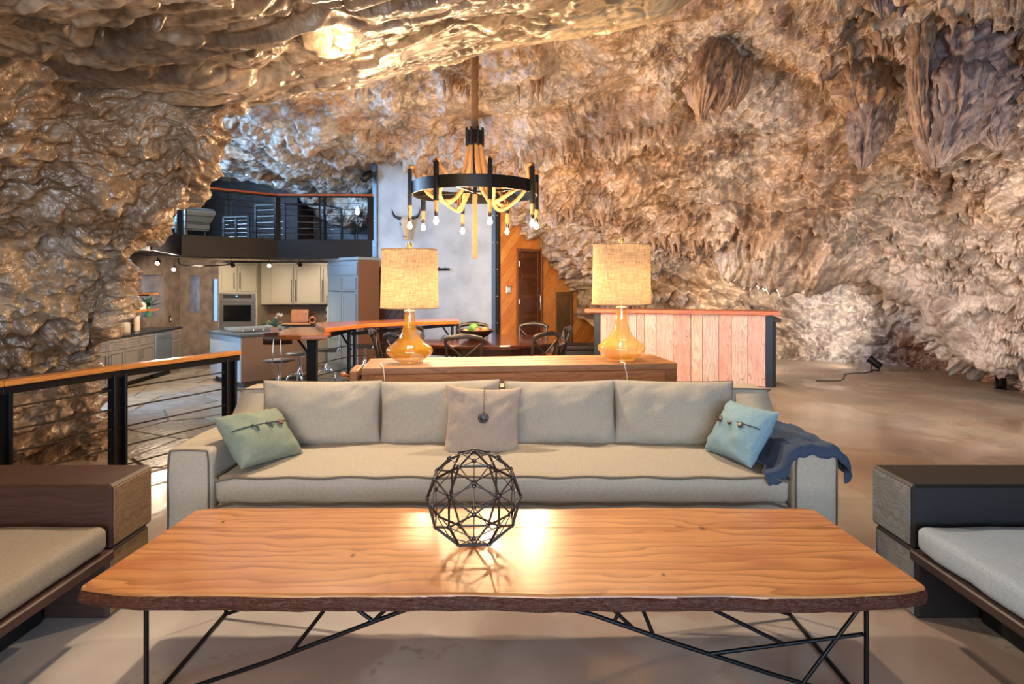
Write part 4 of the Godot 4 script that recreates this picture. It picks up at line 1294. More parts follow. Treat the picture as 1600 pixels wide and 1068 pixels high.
func build_architecture() -> void:
	var along := (CW_B - CW_A).normalized()
	var out := Vector3(-along.z, 0, along.x)
	if out.z < 0.0:
		out = -out
	var len := CW_A.distance_to(CW_B)
	var st := mb()
	box(st, Vector3(len, 5.0, 0.2), facing((CW_A + CW_B) * 0.5 - out * 0.1 + Vector3(0, 2.15, 0), along, out), 0.002)
	struct(put("wall_concrete", st, M.concrete))
	# flat steel strips with rivets that trim the wall's two ends
	steel_strip("trim_2", CW_A - along * 0.055 + out * 0.02, along, out, 0.10, M.raw_steel)
	steel_strip("trim_3", CW_B - along * 0.01 + out * 0.02, along, out, 0.075, M.raw_steel)
	steel_strip("trim_4", CW_B + along * 0.055 + out * 0.0, along, out, 0.055, M.black_iron)

	# dark plank door in the concrete wall, mostly behind the left table lamp
	var d1 := Node3D.new()
	d1.name = "door_1"
	add_child(d1)
	struct(d1)
	d1.transform = facing(CW_A + along * 0.34 + out * 0.02 + Vector3(0, -0.35, 0), along, out)
	var dark := wv(Color(0.30, 0.20, 0.15), 0.6, 4)
	st = mb()
	span(st, Vector3(-0.36, 0, -0.02), Vector3(-0.30, 2.1, 0.03))
	span(st, Vector3(0.30, 0, -0.02), Vector3(0.36, 2.1, 0.03))
	span(st, Vector3(-0.30, 2.04, -0.02), Vector3(0.30, 2.1, 0.03))
	put("door_frame", st, wood(grain_tex, Color(0.45, 0.30, 0.2), 0.6, Vector3(2, 0.5, 2)), d1)
	diagonal_planks(d1, PackedVector2Array([Vector2(-0.30, 0), Vector2(0.30, 0), Vector2(0.30, 2.04), Vector2(-0.30, 2.04)]), 0.13, 0.02, dark, deg_to_rad(50), [])

	# timber wall that runs back to the right, clad in diagonal boards
	var w := Node3D.new()
	w.name = "wall_timber"
	add_child(w)
	struct(w)
	var dir := Vector3(1, 0, -1).normalized()
	w.transform = facing(Vector3(-0.22, 0, -11.02), dir, Vector3(1, 0, 1))
	st = mb()
	span(st, Vector3(0, -0.3, -0.2), Vector3(3.4, 4.2, 0))
	put("backing", st, std(Color(0.25, 0.15, 0.08), 0.8), w)
	var orange := wv(Color(0.98, 0.68, 0.37), 0.42, 7, 0.25, 0.6, 2.6, 0.13)
	var door_hole := PackedVector2Array([Vector2(0.40, -0.1), Vector2(1.12, -0.1), Vector2(1.12, 2.08), Vector2(0.40, 2.08)])
	var hatch_hole := PackedVector2Array([Vector2(1.50, -0.1), Vector2(2.02, -0.1), Vector2(2.02, 1.26), Vector2(1.50, 1.26)])
	diagonal_planks(w, PackedVector2Array([Vector2(0.02, -0.02), Vector2(3.3, -0.02), Vector2(3.3, 3.6), Vector2(0.02, 3.6)]), 0.165, 0.022, orange, deg_to_rad(47), [door_hole, hatch_hole])

	var d2 := Node3D.new()
	d2.name = "door_2"
	add_child(d2)
	struct(d2)
	d2.transform = w.transform
	var brown := wood(grain_tex, Color(0.40, 0.24, 0.14), 0.5, Vector3(2, 0.5, 2))
	st = mb()
	span(st, Vector3(0.40, 0, 0.0), Vector3(0.455, 2.08, 0.045))
	span(st, Vector3(1.065, 0, 0.0), Vector3(1.12, 2.08, 0.045))
	span(st, Vector3(0.455, 2.03, 0.0), Vector3(1.065, 2.08, 0.045))
	put("door_frame", st, wood(grain_tex, Color(0.55, 0.36, 0.2), 0.5, Vector3(2, 0.5, 2)), d2)
	st = mb()
	span(st, Vector3(0.46, 0.01, 0.0), Vector3(0.55, 2.02, 0.03))
	span(st, Vector3(0.97, 0.01, 0.0), Vector3(1.06, 2.02, 0.03))
	put("stile", st, brown, d2)
	for k in 6:
		var y := 0.02 + k * 0.378
		board("door_rail", Vector3(0.42, 0.09, 0.028), Transform3D(Basis(), Vector3(0.76, y + 0.04, 0.015)), wood(grain_tex, Color(0.40, 0.24, 0.14), 0.5, Vector3(0.5, 2, 2)), d2)
		if k < 5:
			board("door_panel", Vector3(0.42, 0.29, 0.014), Transform3D(Basis(), Vector3(0.76, y + 0.228, 0.009)), wood(grain_tex, Color(0.36, 0.21, 0.12), 0.45, Vector3(0.5, 2, 2)), d2)
	st = mb()
	tube(st, smooth([Vector3(0.995, 0.93, 0.03), Vector3(0.995, 0.94, 0.075), Vector3(0.995, 1.2, 0.075), Vector3(0.995, 1.21, 0.03)], 4), 0.009, 8)
	put("door_handle", st, M.stainless, d2)
	for y in [0.3, 1.05, 1.75]:
		st = mb()
		span(st, Vector3(0.45, y, 0.03), Vector3(0.475, y + 0.1, 0.05))
		put("hinge", st, M.stainless, d2)

	var d3 := Node3D.new()
	d3.name = "door_3"
	add_child(d3)
	struct(d3)
	d3.transform = w.transform
	st = mb()
	span(st, Vector3(1.50, 0, 0.0), Vector3(1.56, 1.26, 0.04))
	span(st, Vector3(1.96, 0, 0.0), Vector3(2.02, 1.26, 0.04))
	span(st, Vector3(1.56, 1.19, 0.0), Vector3(1.96, 1.26, 0.04))
	put("door_frame", st, wood(grain_tex, Color(0.50, 0.40, 0.26), 0.6, Vector3(2, 0.5, 2)), d3)
	diagonal_planks(d3, PackedVector2Array([Vector2(1.56, 0.01), Vector2(1.96, 0.01), Vector2(1.96, 1.19), Vector2(1.56, 1.19)]), 0.15, 0.018, wv(Color(0.47, 0.38, 0.25), 0.6, 4), deg_to_rad(50), [])

	# thermostat panel on the timber wall
	var sw := thing("wall_switch", "small silvery square control panel with pale screen on the orange timber wall", "switch")
	sw.transform = w.transform * Transform3D(Basis(), Vector3(0.20, 1.32, 0.024))
	st = mb()
	box(st, Vector3(0.13, 0.135, 0.02), Transform3D(), 0.004)
	put("plate", st, M.stainless, sw)
	st = mb()
	box(st, Vector3(0.075, 0.085, 0.012), at(0, 0, 0.012), 0.003)
	put("screen", st, std(Color(0.75, 0.80, 0.86), 0.3), sw)

	# low black box seat at the foot of the timber wall
	var ot := thing("box_seat", "low dark square box seat at the foot of the timber wall beside the pink bar", "ottoman", Vector3(1.13, 0, -10.15))
	st = mb()
	soft_box(st, Vector3(0.52, 0.33, 0.5), 0.02, Vector3(0.004, 0.01, 0.004), at(0, 0.195, 0), 0.0, 1, 0.2)
	put("body", st, std(Color(0.10, 0.06, 0.05), 0.6), ot)
	st = mb()
	soft_box(st, Vector3(0.54, 0.08, 0.52), 0.025, Vector3(0, 0.012, 0), at(0, 0.40, 0), 0.002, 2, 0.1)
	put("cushion", st, std(Color(0.14, 0.08, 0.065), 0.5), ot)
	for x in [-0.2, 0.2]:
		for z in [-0.2, 0.2]:
			st = mb()
			span(st, Vector3(x - 0.02, 0, z - 0.02), Vector3(x + 0.02, 0.035, z + 0.02))
			put("foot", st, M.black, ot)

	cow_skull(Vector3(-1.98, 2.50, -11.62), along, out)

	# black coat hooks on the concrete wall
	var hk := thing("wall_rack", "small black iron rack with pegs on the grey concrete wall right of a lamp shade", "coat rack")
	hk.transform = facing(CW_A + along * 1.28 + out * 0.0 + Vector3(0, 1.69, 0), along, out)
	st = mb()
	span(st, Vector3(-0.28, -0.02, 0), Vector3(0.28, 0.03, 0.03))
	put("rail", st, M.black_iron, hk)
	for k in 5:
		st = mb()
		tube(st, smooth([Vector3(-0.24 + k * 0.12, 0, 0.03), Vector3(-0.24 + k * 0.12, -0.01, 0.09), Vector3(-0.24 + k * 0.12, 0.045, 0.11)], 4), 0.009, 8)
		put("peg", st, M.black_iron, hk)

	# black flood lamp under the rock at the top of the steel column
	var fl := thing("flood_lamp", "black cylindrical spotlight at the top of the steel strip under the rock", "lamp", Vector3(-2.78, 3.48, -11.75))
	st = mb()
	lathe(st, [Vector2(0.06, -0.12), Vector2(0.075, -0.11), Vector2(0.08, 0.08), Vector2(0.06, 0.13), Vector2(0.02, 0.14)], 20, Transform3D(Basis(Vector3(0.6, 0, 0.8).normalized(), -0.9), Vector3.ZERO))
	put("housing", st, M.black, fl)
	st = mb()
	span(st, Vector3(-0.02, -0.02, -0.02), Vector3(0.16, 0.02, 0.02))
	put("bracket", st, M.black, fl)

func steel_strip(called: String, foot: Vector3, along: Vector3, out: Vector3, wide: float, m: Material) -> void:
	var o := Node3D.new()
	o.name = called
	add_child(o)
	struct(o)
	o.transform = facing(foot, along, out)
	var st := mb()
	span(st, Vector3(-wide / 2, -0.35, -0.02), Vector3(wide / 2, 4.3, 0.012), 0.002)
	put("strip", st, m, o)
	for k in 9:
		st = mb()
		lathe(st, [Vector2(0.013, 0), Vector2(0.012, 0.006), Vector2(0.006, 0.009)], 10, Transform3D(Basis(Vector3.RIGHT, PI / 2), Vector3(0, 0.25 + k * 0.48, 0.012)))
		put("rivet", st, M.screw, o)

# boards at a slant that fill an outline in the parent's xy plane, each a part of its own
func diagonal_planks(parent: Node3D, outline: PackedVector2Array, wide: float, thick: float, mats: Array, slant: float, holes: Array) -> void:
	var d := Vector2(cos(slant), sin(slant))
	var n := Vector2(-d.y, d.x)
	var lo := 1e9
	var hi := -1e9
	for p in outline:
		lo = minf(lo, p.dot(n))
		hi = maxf(hi, p.dot(n))
	var k := 0
	var x := lo
	while x < hi:
		var a := x + 0.003
		var b := x + wide - 0.003
		var strip := PackedVector2Array([d * -9 + n * a, d * 9 + n * a, d * 9 + n * b, d * -9 + n * b])
		var pieces: Array = Geometry2D.intersect_polygons(outline, strip)
		for hole in holes:
			var next := []
			for p in pieces:
				next.append_array(Geometry2D.clip_polygons(p, hole))
			pieces = next
		for p: PackedVector2Array in pieces:
			if p.size() < 3:
				continue
			var loc := PackedVector2Array()
			for q in p:
				loc.append(Vector2(q.dot(d), -q.dot(n)))
			var st := mb()
			slab(st, loc, thick, thick, 0.002)
			var o := put("board", st, mats[(k * 3 + k / 4) % mats.size()], parent)
			# local x along the board, local y out of the wall
			o.transform = Transform3D(Basis(Vector3(d.x, d.y, 0), Vector3(0, 0, 1), Vector3(-n.x, -n.y, 0)), Vector3.ZERO)
		x += wide
		k += 1

func cow_skull(where: Vector3, along: Vector3, out: Vector3) -> void:
	var o := thing("cow_skull", "bleached longhorn skull with dark curved horns on the concrete wall behind the chandelier", "skull")
	o.transform = facing(where, along, out).scaled_local(Vector3.ONE * 0.78)
	var bone := std(Color(0.78, 0.70, 0.60), 0.7)
	relief(triplanar(bone, Vector3.ONE * 4), fine_tex, 0.5)
	var st := mb()
	st.set_smooth_group(2)
	var rings := []
	var prof := [[0.27, 0.05, 0.05, 0.02], [0.24, 0.13, 0.08, 0.03], [0.15, 0.155, 0.10, 0.05], [0.06, 0.15, 0.10, 0.06], [-0.02, 0.105, 0.09, 0.07], [-0.12, 0.075, 0.075, 0.07], [-0.22, 0.065, 0.06, 0.06], [-0.29, 0.07, 0.05, 0.055], [-0.33, 0.045, 0.03, 0.05]]
	for p in prof:
		var ring := []
		for k in 16:
			var w := TAU * k / 16
			ring.append(Vector3(cos(w) * p[1], p[0], p[3] + sin(w) * p[2]))
		rings.append(ring)
	for i in rings.size() - 1:
		for k in 16:
			quad(st, rings[i][k], rings[i][(k + 1) % 16], rings[i + 1][(k + 1) % 16], rings[i + 1][k], Vector3(0, (prof[i][0] + prof[i + 1][0]) * 0.5, 0.04))
	for e in [0, rings.size() - 1]:
		for k in 16:
			tri(st, Vector3(0, prof[e][0], prof[e][3]), rings[e][k], rings[e][(k + 1) % 16], Vector3(0, 0, 0.04))
	put("cranium", st, bone, o)
	for s in [-1.0, 1.0]:
		st = mb()
		lathe(st, [Vector2(0.001, 0.02), Vector2(0.03, 0.015), Vector2(0.042, -0.01), Vector2(0.03, -0.03)], 14, Transform3D(Basis(Vector3.RIGHT, PI / 2 - 0.2) * Basis(Vector3.UP, 0), Vector3(s * 0.10, 0.07, 0.115)))
		put("eye_socket", st, M.black, o)
		st = mb()
		tube(st, smooth([Vector3(s * 0.10, 0.2, 0.03), Vector3(s * 0.22, 0.22, 0.03), Vector3(s * 0.33, 0.27, 0.04), Vector3(s * 0.38, 0.38, 0.06), Vector3(s * 0.385, 0.46, 0.08)], 6), [0.042, 0.042, 0.041, 0.04, 0.039, 0.038, 0.037, 0.036, 0.035, 0.034, 0.033, 0.032, 0.031, 0.029, 0.027, 0.025, 0.022, 0.019, 0.016, 0.013, 0.011, 0.008, 0.006, 0.004, 0.002], 10)
		put("horn", st, std(Color(0.10, 0.075, 0.06), 0.4), o)
	st = mb()
	for s in [-1.0, 1.0]:
		lathe(st, [Vector2(0.001, 0.012), Vector2(0.016, 0.008), Vector2(0.018, -0.01)], 10, Transform3D(Basis(Vector3.RIGHT, PI / 2), Vector3(s * 0.026, -0.24, 0.115)))
	put("nostrils", st, M.black, o)

# ---------------------------------------------------------------- kitchen on the lower level (floor at y = -0.35)
const KF := -0.35

func shaker(called: String, w: float, h: float, m: Material, parent: Node3D, t: Transform3D, stile := 0.055) -> MeshInstance3D:
	# framed door or drawer front in its local xy plane, facing +z, its middle at the origin
	var st := mb()
	span(st, Vector3(-w / 2, -h / 2, 0), Vector3(-w / 2 + stile, h / 2, 0.022), 0.002)
	span(st, Vector3(w / 2 - stile, -h / 2, 0), Vector3(w / 2, h / 2, 0.022), 0.002)
	span(st, Vector3(-w / 2 + stile, h / 2 - stile, 0), Vector3(w / 2 - stile, h / 2, 0.022), 0.002)
	span(st, Vector3(-w / 2 + stile, -h / 2, 0), Vector3(w / 2 - stile, -h / 2 + stile, 0.022), 0.002)
	span(st, Vector3(-w / 2 + stile, -h / 2 + stile, 0.0), Vector3(w / 2 - stile, h / 2 - stile, 0.010), 0.001)
	var o := put(called, st, m, parent)
	o.transform = t
	return o

func pull(parent: Node3D, a: Vector3, b: Vector3, called := "handle", m: Material = null) -> void:
	var st := mb()
	var off := Vector3(0, 0, 0.035)
	rod(st, a + off, b + off, 0.006, 8)
	var d := (b - a).normalized() * 0.03
	rod(st, a + d, a + d + off, 0.005, 6)
	rod(st, b - d, b - d + off, 0.005, 6)
	put(called, st, m if m else M.stainless, parent)

func build_kitchen() -> void:
	# walls
	var st := mb()
	# left wall with a deep window, pieces round the opening
	span(st, Vector3(-8.1, KF, -12.2), Vector3(-7.35, 2.0, -8.9))
	span(st, Vector3(-8.1, KF, -13.6), Vector3(-7.35, 2.0, -12.97))
	span(st, Vector3(-8.1, KF, -12.97), Vector3(-7.35, 0.74, -12.2))
	span(st, Vector3(-8.1, 1.60, -12.97), Vector3(-7.35, 2.0, -12.2))
	struct(put("wall_kitchen_left", st, M.plaster_brown))
	st = mb()
	span(st, Vector3(-8.6, KF, -14.3), Vector3(-7.16, 2.0, -13.6))
	span(st, Vector3(-6.92, KF, -14.3), Vector3(-6.64, 2.0, -13.6))
	span(st, Vector3(-6.52, KF, -14.3), Vector3(-2.2, 2.0, -13.6))
	span(st, Vector3(-7.16, KF, -14.3), Vector3(-6.92, 0.77, -13.6))
	span(st, Vector3(-7.16, 1.60, -14.3), Vector3(-6.92, 2.0, -13.6))
	span(st, Vector3(-6.64, KF, -14.3), Vector3(-6.52, 0.58, -13.6))
	span(st, Vector3(-6.64, 1.52, -14.3), Vector3(-6.52, 2.0, -13.6))
	struct(put("wall_kitchen_back", st, M.plaster_brown))
	var pane := std(Color(0.6, 0.78, 0.95), 0.5)
	pane.emission_enabled = true
	pane.emission = Color(0.45, 0.68, 0.95)
	pane.emission_energy_multiplier = 0.8
	for w in [[Vector3(-8.08, 0.72, -12.99), Vector3(-8.05, 1.62, -12.18)], [Vector3(-7.18, 0.75, -14.28), Vector3(-6.90, 1.62, -14.25)], [Vector3(-6.66, 0.56, -13.72), Vector3(-6.50, 1.54, -13.69)]]:
		st = mb()
		span(st, w[0], w[1], 0.0)
		struct(put("window_%d" % (1 + taken.get("kitchen_pane", 0)), st, pane))
		taken["kitchen_pane"] = taken.get("kitchen_pane", 0) + 1
	area("window_glow", Vector3(-8.0, 1.15, -12.6), Vector3(1, 0, 0), Vector2(0.7, 0.84), DAY, 0.5)
	area("window_glow", Vector3(-7.04, 1.2, -14.2), Vector3(0, 0, 1), Vector2(0.22, 0.8), DAY, 0.3)

	var grey := std(Color(0.50, 0.47, 0.45), 0.45)
	var tan := std(Color(0.58, 0.545, 0.475), 0.45)
	var bluegrey := std(Color(0.55, 0.60, 0.64), 0.45)
	var stone := std(Color(0.15, 0.16, 0.18), 0.25)

	# base cabinets along the left wall; local x runs towards the back wall, local z into the room
	var base_at := Vector3(-6.60, KF, -9.55)
	var run := Vector3(-0.05, 0, -1).normalized()
	var face := Vector3(1, 0, -0.05).normalized()
	var lt := facing(base_at, run, face)
	var spots := [[0.02, 0.95, "nearest grey base cabinet of the left counter, beside the rock pillar"], [0.98, 0.95, "grey base cabinet next to the dishwasher in the left counter"]]
	for s in spots:
		var c := thing("base_cabinet", s[2], "cabinet", Vector3.ZERO, 0.0, "grey cabinets under the left counter")
		c.transform = lt * Transform3D(Basis(), Vector3(s[0], 0, 0))
		st = mb()
		span(st, Vector3(0, 0.09, -0.55), Vector3(s[1], 0.86, -0.005))
		put("body", st, grey, c)
		st = mb()
		span(st, Vector3(0.0, 0, -0.5), Vector3(s[1], 0.09, -0.06))
		put("plinth", st, M.black, c)
		for k in 2:
			var x: float = s[1] * (0.25 + 0.5 * k)
			var dr := shaker("drawer", s[1] / 2 - 0.012, 0.17, grey, c, at(x, 0.765, 0), 0.035)
			pull(dr, Vector3(-0.09, 0, 0.02), Vector3(0.09, 0, 0.02))
			var dd := shaker("door", s[1] / 2 - 0.012, 0.57, grey, c, at(x, 0.385, 0))
			var hx = (s[1] / 4 - 0.04) * (1.0 if k == 0 else -1.0)
			pull(dd, Vector3(hx, 0.06, 0.02), Vector3(hx, 0.24, 0.02))
	var dw := thing("dishwasher", "stainless dishwasher with a bar handle under the left counter", "dishwasher")
	dw.transform = lt * Transform3D(Basis(), Vector3(1.96, 0, 0))
	st = mb()
	span(st, Vector3(0.005, 0.0, -0.55), Vector3(0.605, 0.855, -0.01))
	put("body", st, M.black, dw)
	st = mb()
	span(st, Vector3(0.01, 0.10, -0.01), Vector3(0.60, 0.85, 0.02), 0.006)
	put("door", st, std(Color(0.62, 0.68, 0.75), 0.35, 0.7), dw)
	pull(dw, Vector3(0.05, 0.78, 0.02), Vector3(0.56, 0.78, 0.02))
	var nc := thing("base_cabinet", "narrow grey end cabinet right of the dishwasher", "cabinet", Vector3.ZERO, 0.0, "grey cabinets under the left counter")
	nc.transform = lt * Transform3D(Basis(), Vector3(2.59, 0, 0))
	st = mb()
	span(st, Vector3(0, 0.0, -0.55), Vector3(0.36, 0.86, -0.005))
	put("body", st, grey, nc)
	var ndr := shaker("drawer", 0.34, 0.17, grey, nc, at(0.18, 0.765, 0), 0.035)
	pull(ndr, Vector3(-0.08, 0, 0.02), Vector3(0.08, 0, 0.02))
	shaker("door", 0.34, 0.57, grey, nc, at(0.18, 0.385, 0))
	var wt := thing("worktop", "long dark stone worktop over the left base cabinets", "worktop")
	wt.transform = lt
	st = mb()
	span(st, Vector3(-0.03, 0.862, -0.57), Vector3(2.99, 0.90, 0.03), 0.006)
	put("slab", st, stone, wt)
	# on the worktop: a mug-like canister and a paper towel roll
	var can := thing("canister", "pale canister with a side handle at the back of the left worktop", "canister")
	can.transform = lt * Transform3D(Basis(), Vector3(1.55, 0.90, -0.30))
	st = mb()
	lathe(st, [Vector2(0.075, 0), Vector2(0.08, 0.01), Vector2(0.08, 0.17), Vector2(0.075, 0.18), Vector2(0.03, 0.19), Vector2(0.0, 0.19)], 24)
	put("body", st, std(Color(0.72, 0.66, 0.60), 0.5), can)
	st = mb()
	tube(st, smooth([Vector3(0.07, 0.14, 0.04), Vector3(0.11, 0.15, 0.06), Vector3(0.115, 0.06, 0.06), Vector3(0.07, 0.04, 0.04)], 4), 0.008, 8)
	put("handle", st, M.black, can)
	var rl := thing("paper_roll", "upright paper towel roll beside the canister on the left worktop", "paper towels")
	rl.transform = lt * Transform3D(Basis(), Vector3(1.82, 0.90, -0.25))
	st = mb()
	lathe(st, [Vector2(0.085, 0), Vector2(0.085, 0.012)], 24)
	put("foot", st, M.stainless, rl)
	st = mb()
	lathe(st, [Vector2(0.055, 0.013), Vector2(0.057, 0.02), Vector2(0.057, 0.285), Vector2(0.055, 0.29)], 24)
	put("roll", st, std(Color(0.80, 0.72, 0.66), 0.9), rl)

	# two floating shelves with dishes in front of the deep window
	var oak := wood(grain_tex, Color(0.85, 0.60, 0.36), 0.5, Vector3(2, 2, 0.6))
	for s in [[1.235, "upper floating oak shelf beside the kitchen window", 11.55], [0.925, "lower floating oak shelf carrying a white bowl", 11.55]]:
		var sh := thing("floating_shelf", s[1], "shelf", Vector3(-7.14, s[0], -s[2]), 0.0, "floating shelves by the kitchen window")
		st = mb()
		span(st, Vector3(-0.2, -0.02, -0.38), Vector3(0.28, 0.02, 0.9))
		put("board", st, oak, sh)
		for z in [-0.28, 0.3]:
			st = mb()
			span(st, Vector3(-0.2, -0.045, z - 0.012), Vector3(0.15, -0.02, z + 0.012))
			put("bracket", st, M.black_iron, sh)
	var bo := thing("serving_bowl", "white bowl turned over on the lower oak shelf", "bowl", Vector3(-7.02, 0.946, -11.5))
	st = mb()
	lathe(st, [Vector2(0.15, 0), Vector2(0.155, 0.05), Vector2(0.15, 0.10), Vector2(0.12, 0.135), Vector2(0.06, 0.145), Vector2(0.0, 0.146)], 28)
	put("bowl", st, std(Color(0.9, 0.86, 0.78), 0.35), bo)
	for k in 2:
		var pl := thing("plate", ["bottom white plate of the pair on the upper oak shelf", "top white plate of the pair on the upper oak shelf"][k], "plate", Vector3(-7.02, 1.256 + k * 0.022, -11.5), 0.0, "plates on the upper oak shelf")
		st = mb()
		lathe(st, [Vector2(0.05, 0), Vector2(0.06, 0.004), Vector2(0.12, 0.018), Vector2(0.12, 0.022), Vector2(0.05, 0.008), Vector2(0.0, 0.008)], 28)
		put("dish", st, M.white, pl)
	var vp := thing("potted_plant", "green leafy plant in a glass vase on the deep window sill", "plant", Vector3(-7.46, 0.742, -12.6))
	st = mb()
	lathe(st, [Vector2(0.05, 0), Vector2(0.07, 0.02), Vector2(0.065, 0.16), Vector2(0.05, 0.22)], 20)
	put("vase", st, std(Color(0.35, 0.55, 0.45), 0.2), vp)
	leaves(vp, Vector3(0, 0.2, 0), 16, 0.36, 0.055, Color(0.20, 0.38, 0.24), 5)

	# socket on the wall
	var so := thing("wall_socket", "white socket plate on the grey wall above the counter's end", "socket", Vector3(-7.348, 0.66, -13.2))
	st = mb()
	span(st, Vector3(0, -0.065, -0.04), Vector3(0.012, 0.065, 0.04))
	put("plate", st, M.black_iron, so)
	st = mb()
	span(st, Vector3(0.012, -0.035, -0.018), Vector3(0.018, 0.035, 0.018))
	put("insert", st, M.white, so)

	# oven tower
	var ov := thing("oven_tower", "tall tan cabinet with two doors above a stainless double oven", "cabinet", Vector3(-5.80, KF, -13.0))
	st = mb()
	span(st, Vector3(-0.41, 0, -0.58), Vector3(0.41, 2.18, 0))
	span(st, Vector3(-0.44, 2.16, -0.58), Vector3(0.44, 2.21, 0.04), 0.01)
	put("body", st, tan, ov)
	for k in 2:
		var dd := shaker("door", 0.385, 0.54, tan, ov, at(-0.20 + 0.40 * k, 1.87, 0.0))
		var hx := 0.14 if k == 0 else -0.14
		pull(dd, Vector3(hx, -0.22, 0.02), Vector3(hx, 0.13, 0.02), "handle", M.black_iron)
	for k in 2:
		var y0 := 0.84 if k == 0 else 0.10
		var o := Node3D.new()
		o.name = "oven"
		ov.add_child(o, true)
		o.position = Vector3(0, y0, 0)
		st = mb()
		span(st, Vector3(-0.38, 0, 0), Vector3(0.38, 0.72, 0.03), 0.004)
		put("front", st, M.stainless, o)
		if k == 0:
			st = mb()
			span(st, Vector3(-0.30, 0.625, 0.03), Vector3(0.30, 0.70, 0.036))
			put("control_panel", st, M.black, o)
			var disp := std(Color(0.3, 0.6, 0.9), 0.4)
			disp.emission_enabled = true
			disp.emission = Color(0.45, 0.75, 1.0)
			disp.emission_energy_multiplier = 1.2
			st = mb()
			span(st, Vector3(-0.03, 0.65, 0.036), Vector3(0.01, 0.675, 0.039), 0.001)
			put("display", st, disp, o)
		st = mb()
		span(st, Vector3(-0.29, 0.13, 0.03), Vector3(0.29, 0.48, 0.037))
		put("oven_window", st, std(Color(0.03, 0.04, 0.05), 0.12), o)
		pull(o, Vector3(-0.33, 0.555, 0.03), Vector3(0.33, 0.555, 0.03))
	# filler and upper cabinets
	var up := thing("wall_cabinet", "row of tan wall cabinets with three doors right of the oven tower", "cabinet", Vector3(-4.60, 0.97, -13.0))
	st = mb()
	span(st, Vector3(-0.79, 0.0, -0.55), Vector3(0.72, 0.87, -0.20))
	span(st, Vector3(-0.79, 0.84, -0.55), Vector3(0.72, 0.90, -0.14), 0.008)
	put("body", st, tan, up)
	for k in [[-0.36, 0.54, 1.0], [0.21, 0.56, -1.0], [0.60, 0.20, -1.0]]:
		var dd := shaker("door", k[1], 0.80, tan, up, at(k[0], 0.42, -0.20))
		pull(dd, Vector3(k[2] * (k[1] / 2 - 0.035), -0.36, 0.02), Vector3(k[2] * (k[1] / 2 - 0.035), 0.12, 0.02), "handle", M.black_iron)
	st = mb()
	span(st, Vector3(-0.98, -1.3, -0.55), Vector3(-0.80, 0.87, -0.18))
	put("side_panel", st, tan, up)
	# lower run under the wall cabinets
	var lr := thing("base_cabinet", "tan base cabinet under the splashback, behind the island", "cabinet", Vector3(-4.60, KF, -13.0), 0.0, "grey cabinets under the left counter")
	lr.remove_meta("group")
	st = mb()
	span(st, Vector3(-0.79, 0, -0.58), Vector3(0.95, 0.86, 0))
	put("body", st, tan, lr)
	for k in 3:
		shaker("door", 0.50, 0.80, tan, lr, at(-0.50 + k * 0.54, 0.44, 0))
	var bt := thing("worktop", "dark stone worktop below the splashback", "worktop", Vector3(-4.60, KF, -13.0))
	st = mb()
	span(st, Vector3(-0.79, 0.862, -0.58), Vector3(0.95, 0.90, 0.03), 0.005)
	put("slab", st, stone, bt)
	var sb := thing("splashback", "smooth dark brown splashback panel below the wall cabinets", "panel", Vector3(-4.60, KF + 0.90, -13.56))
	st = mb()
	span(st, Vector3(-0.79, 0.001, -0.02), Vector3(1.2, 0.42, 0))
	put("panel", st, std(Color(0.40, 0.31, 0.23), 0.4), sb)
	# copper board, ring and low tray on the back worktop
	var cb := thing("cutting_board", "upright copper coloured board leaning on the splashback", "cutting board", Vector3(-4.60, KF + 0.902, -13.28))
	st = mb()
	var ol := PackedVector2Array()
	for c in [[0.19, 0.03, 0], [0.19, 0.31, 1], [-0.19, 0.31, 2], [-0.19, 0.03, 3]]:
		for q in 5:
			var w: float = -PI / 2 + c[2] * PI / 2 + q * PI / 8
			ol.append(Vector2(c[0] - signf(c[0]) * 0.03 + cos(w) * 0.03, -c[1] + (0.03 if c[1] > 0.1 else -0.03) * 1.0 - sin(w) * 0.03))
	slab(st, ol, 0.0, 0.03, 0.004, Transform3D(Basis(Vector3.RIGHT, PI / 2 - 0.15), Vector3(0, 0.0, 0)))
	put("board", st, wood(grain_tex, Color(0.72, 0.50, 0.34), 0.35, Vector3(0.8, 3, 3)), cb)
	var ringo := thing("bread_ring", "round copper ring standing beside the leaning board", "ornament", Vector3(-4.30, KF + 0.902, -13.24))
	st = mb()
	var pts := []
	for k in 24:
		pts.append(Vector3(cos(TAU * k / 24) * 0.065, 0.083 + sin(TAU * k / 24) * 0.065, 0))
	tube(st, pts, 0.018, 10, true)
	put("ring", st, std(Color(0.72, 0.48, 0.32), 0.4), ringo)
	var tr := thing("serving_tray", "low pale wooden tray in front of the leaning board", "tray", Vector3(-4.58, KF + 0.902, -13.10))
	st = mb()
	span(st, Vector3(-0.30, 0, -0.06), Vector3(0.30, 0.03, 0.06))
	put("tray", st, wood(grain_tex, Color(0.88, 0.66, 0.44), 0.5, Vector3(0.6, 3, 3)), tr)

	# tall fridge cabinet turned towards the kitchen
	var fr := thing("fridge_cabinet", "tall pale blue panelled fridge cabinet with a brown side", "cabinet")
	fr.transform = facing(Vector3(-3.265, KF, -11.875), Vector3(1, 0, 1), Vector3(-1, 0, 1))
	st = mb()
	span(st, Vector3(-0.60, 0, -0.42), Vector3(0.585, 2.24, -0.002))
	span(st, Vector3(-0.63, 2.22, -0.42), Vector3(0.62, 2.28, 0.05), 0.012)
	put("body", st, bluegrey, fr)
	st = mb()
	span(st, Vector3(0.586, 0, -0.43), Vector3(0.60, 2.22, 0.03))
	put("side_panel", st, std(Color(0.47, 0.33, 0.25), 0.5), fr)
	shaker("grille_panel", 1.10, 0.24, bluegrey, fr, at(-0.03, 2.06, 0), 0.05)
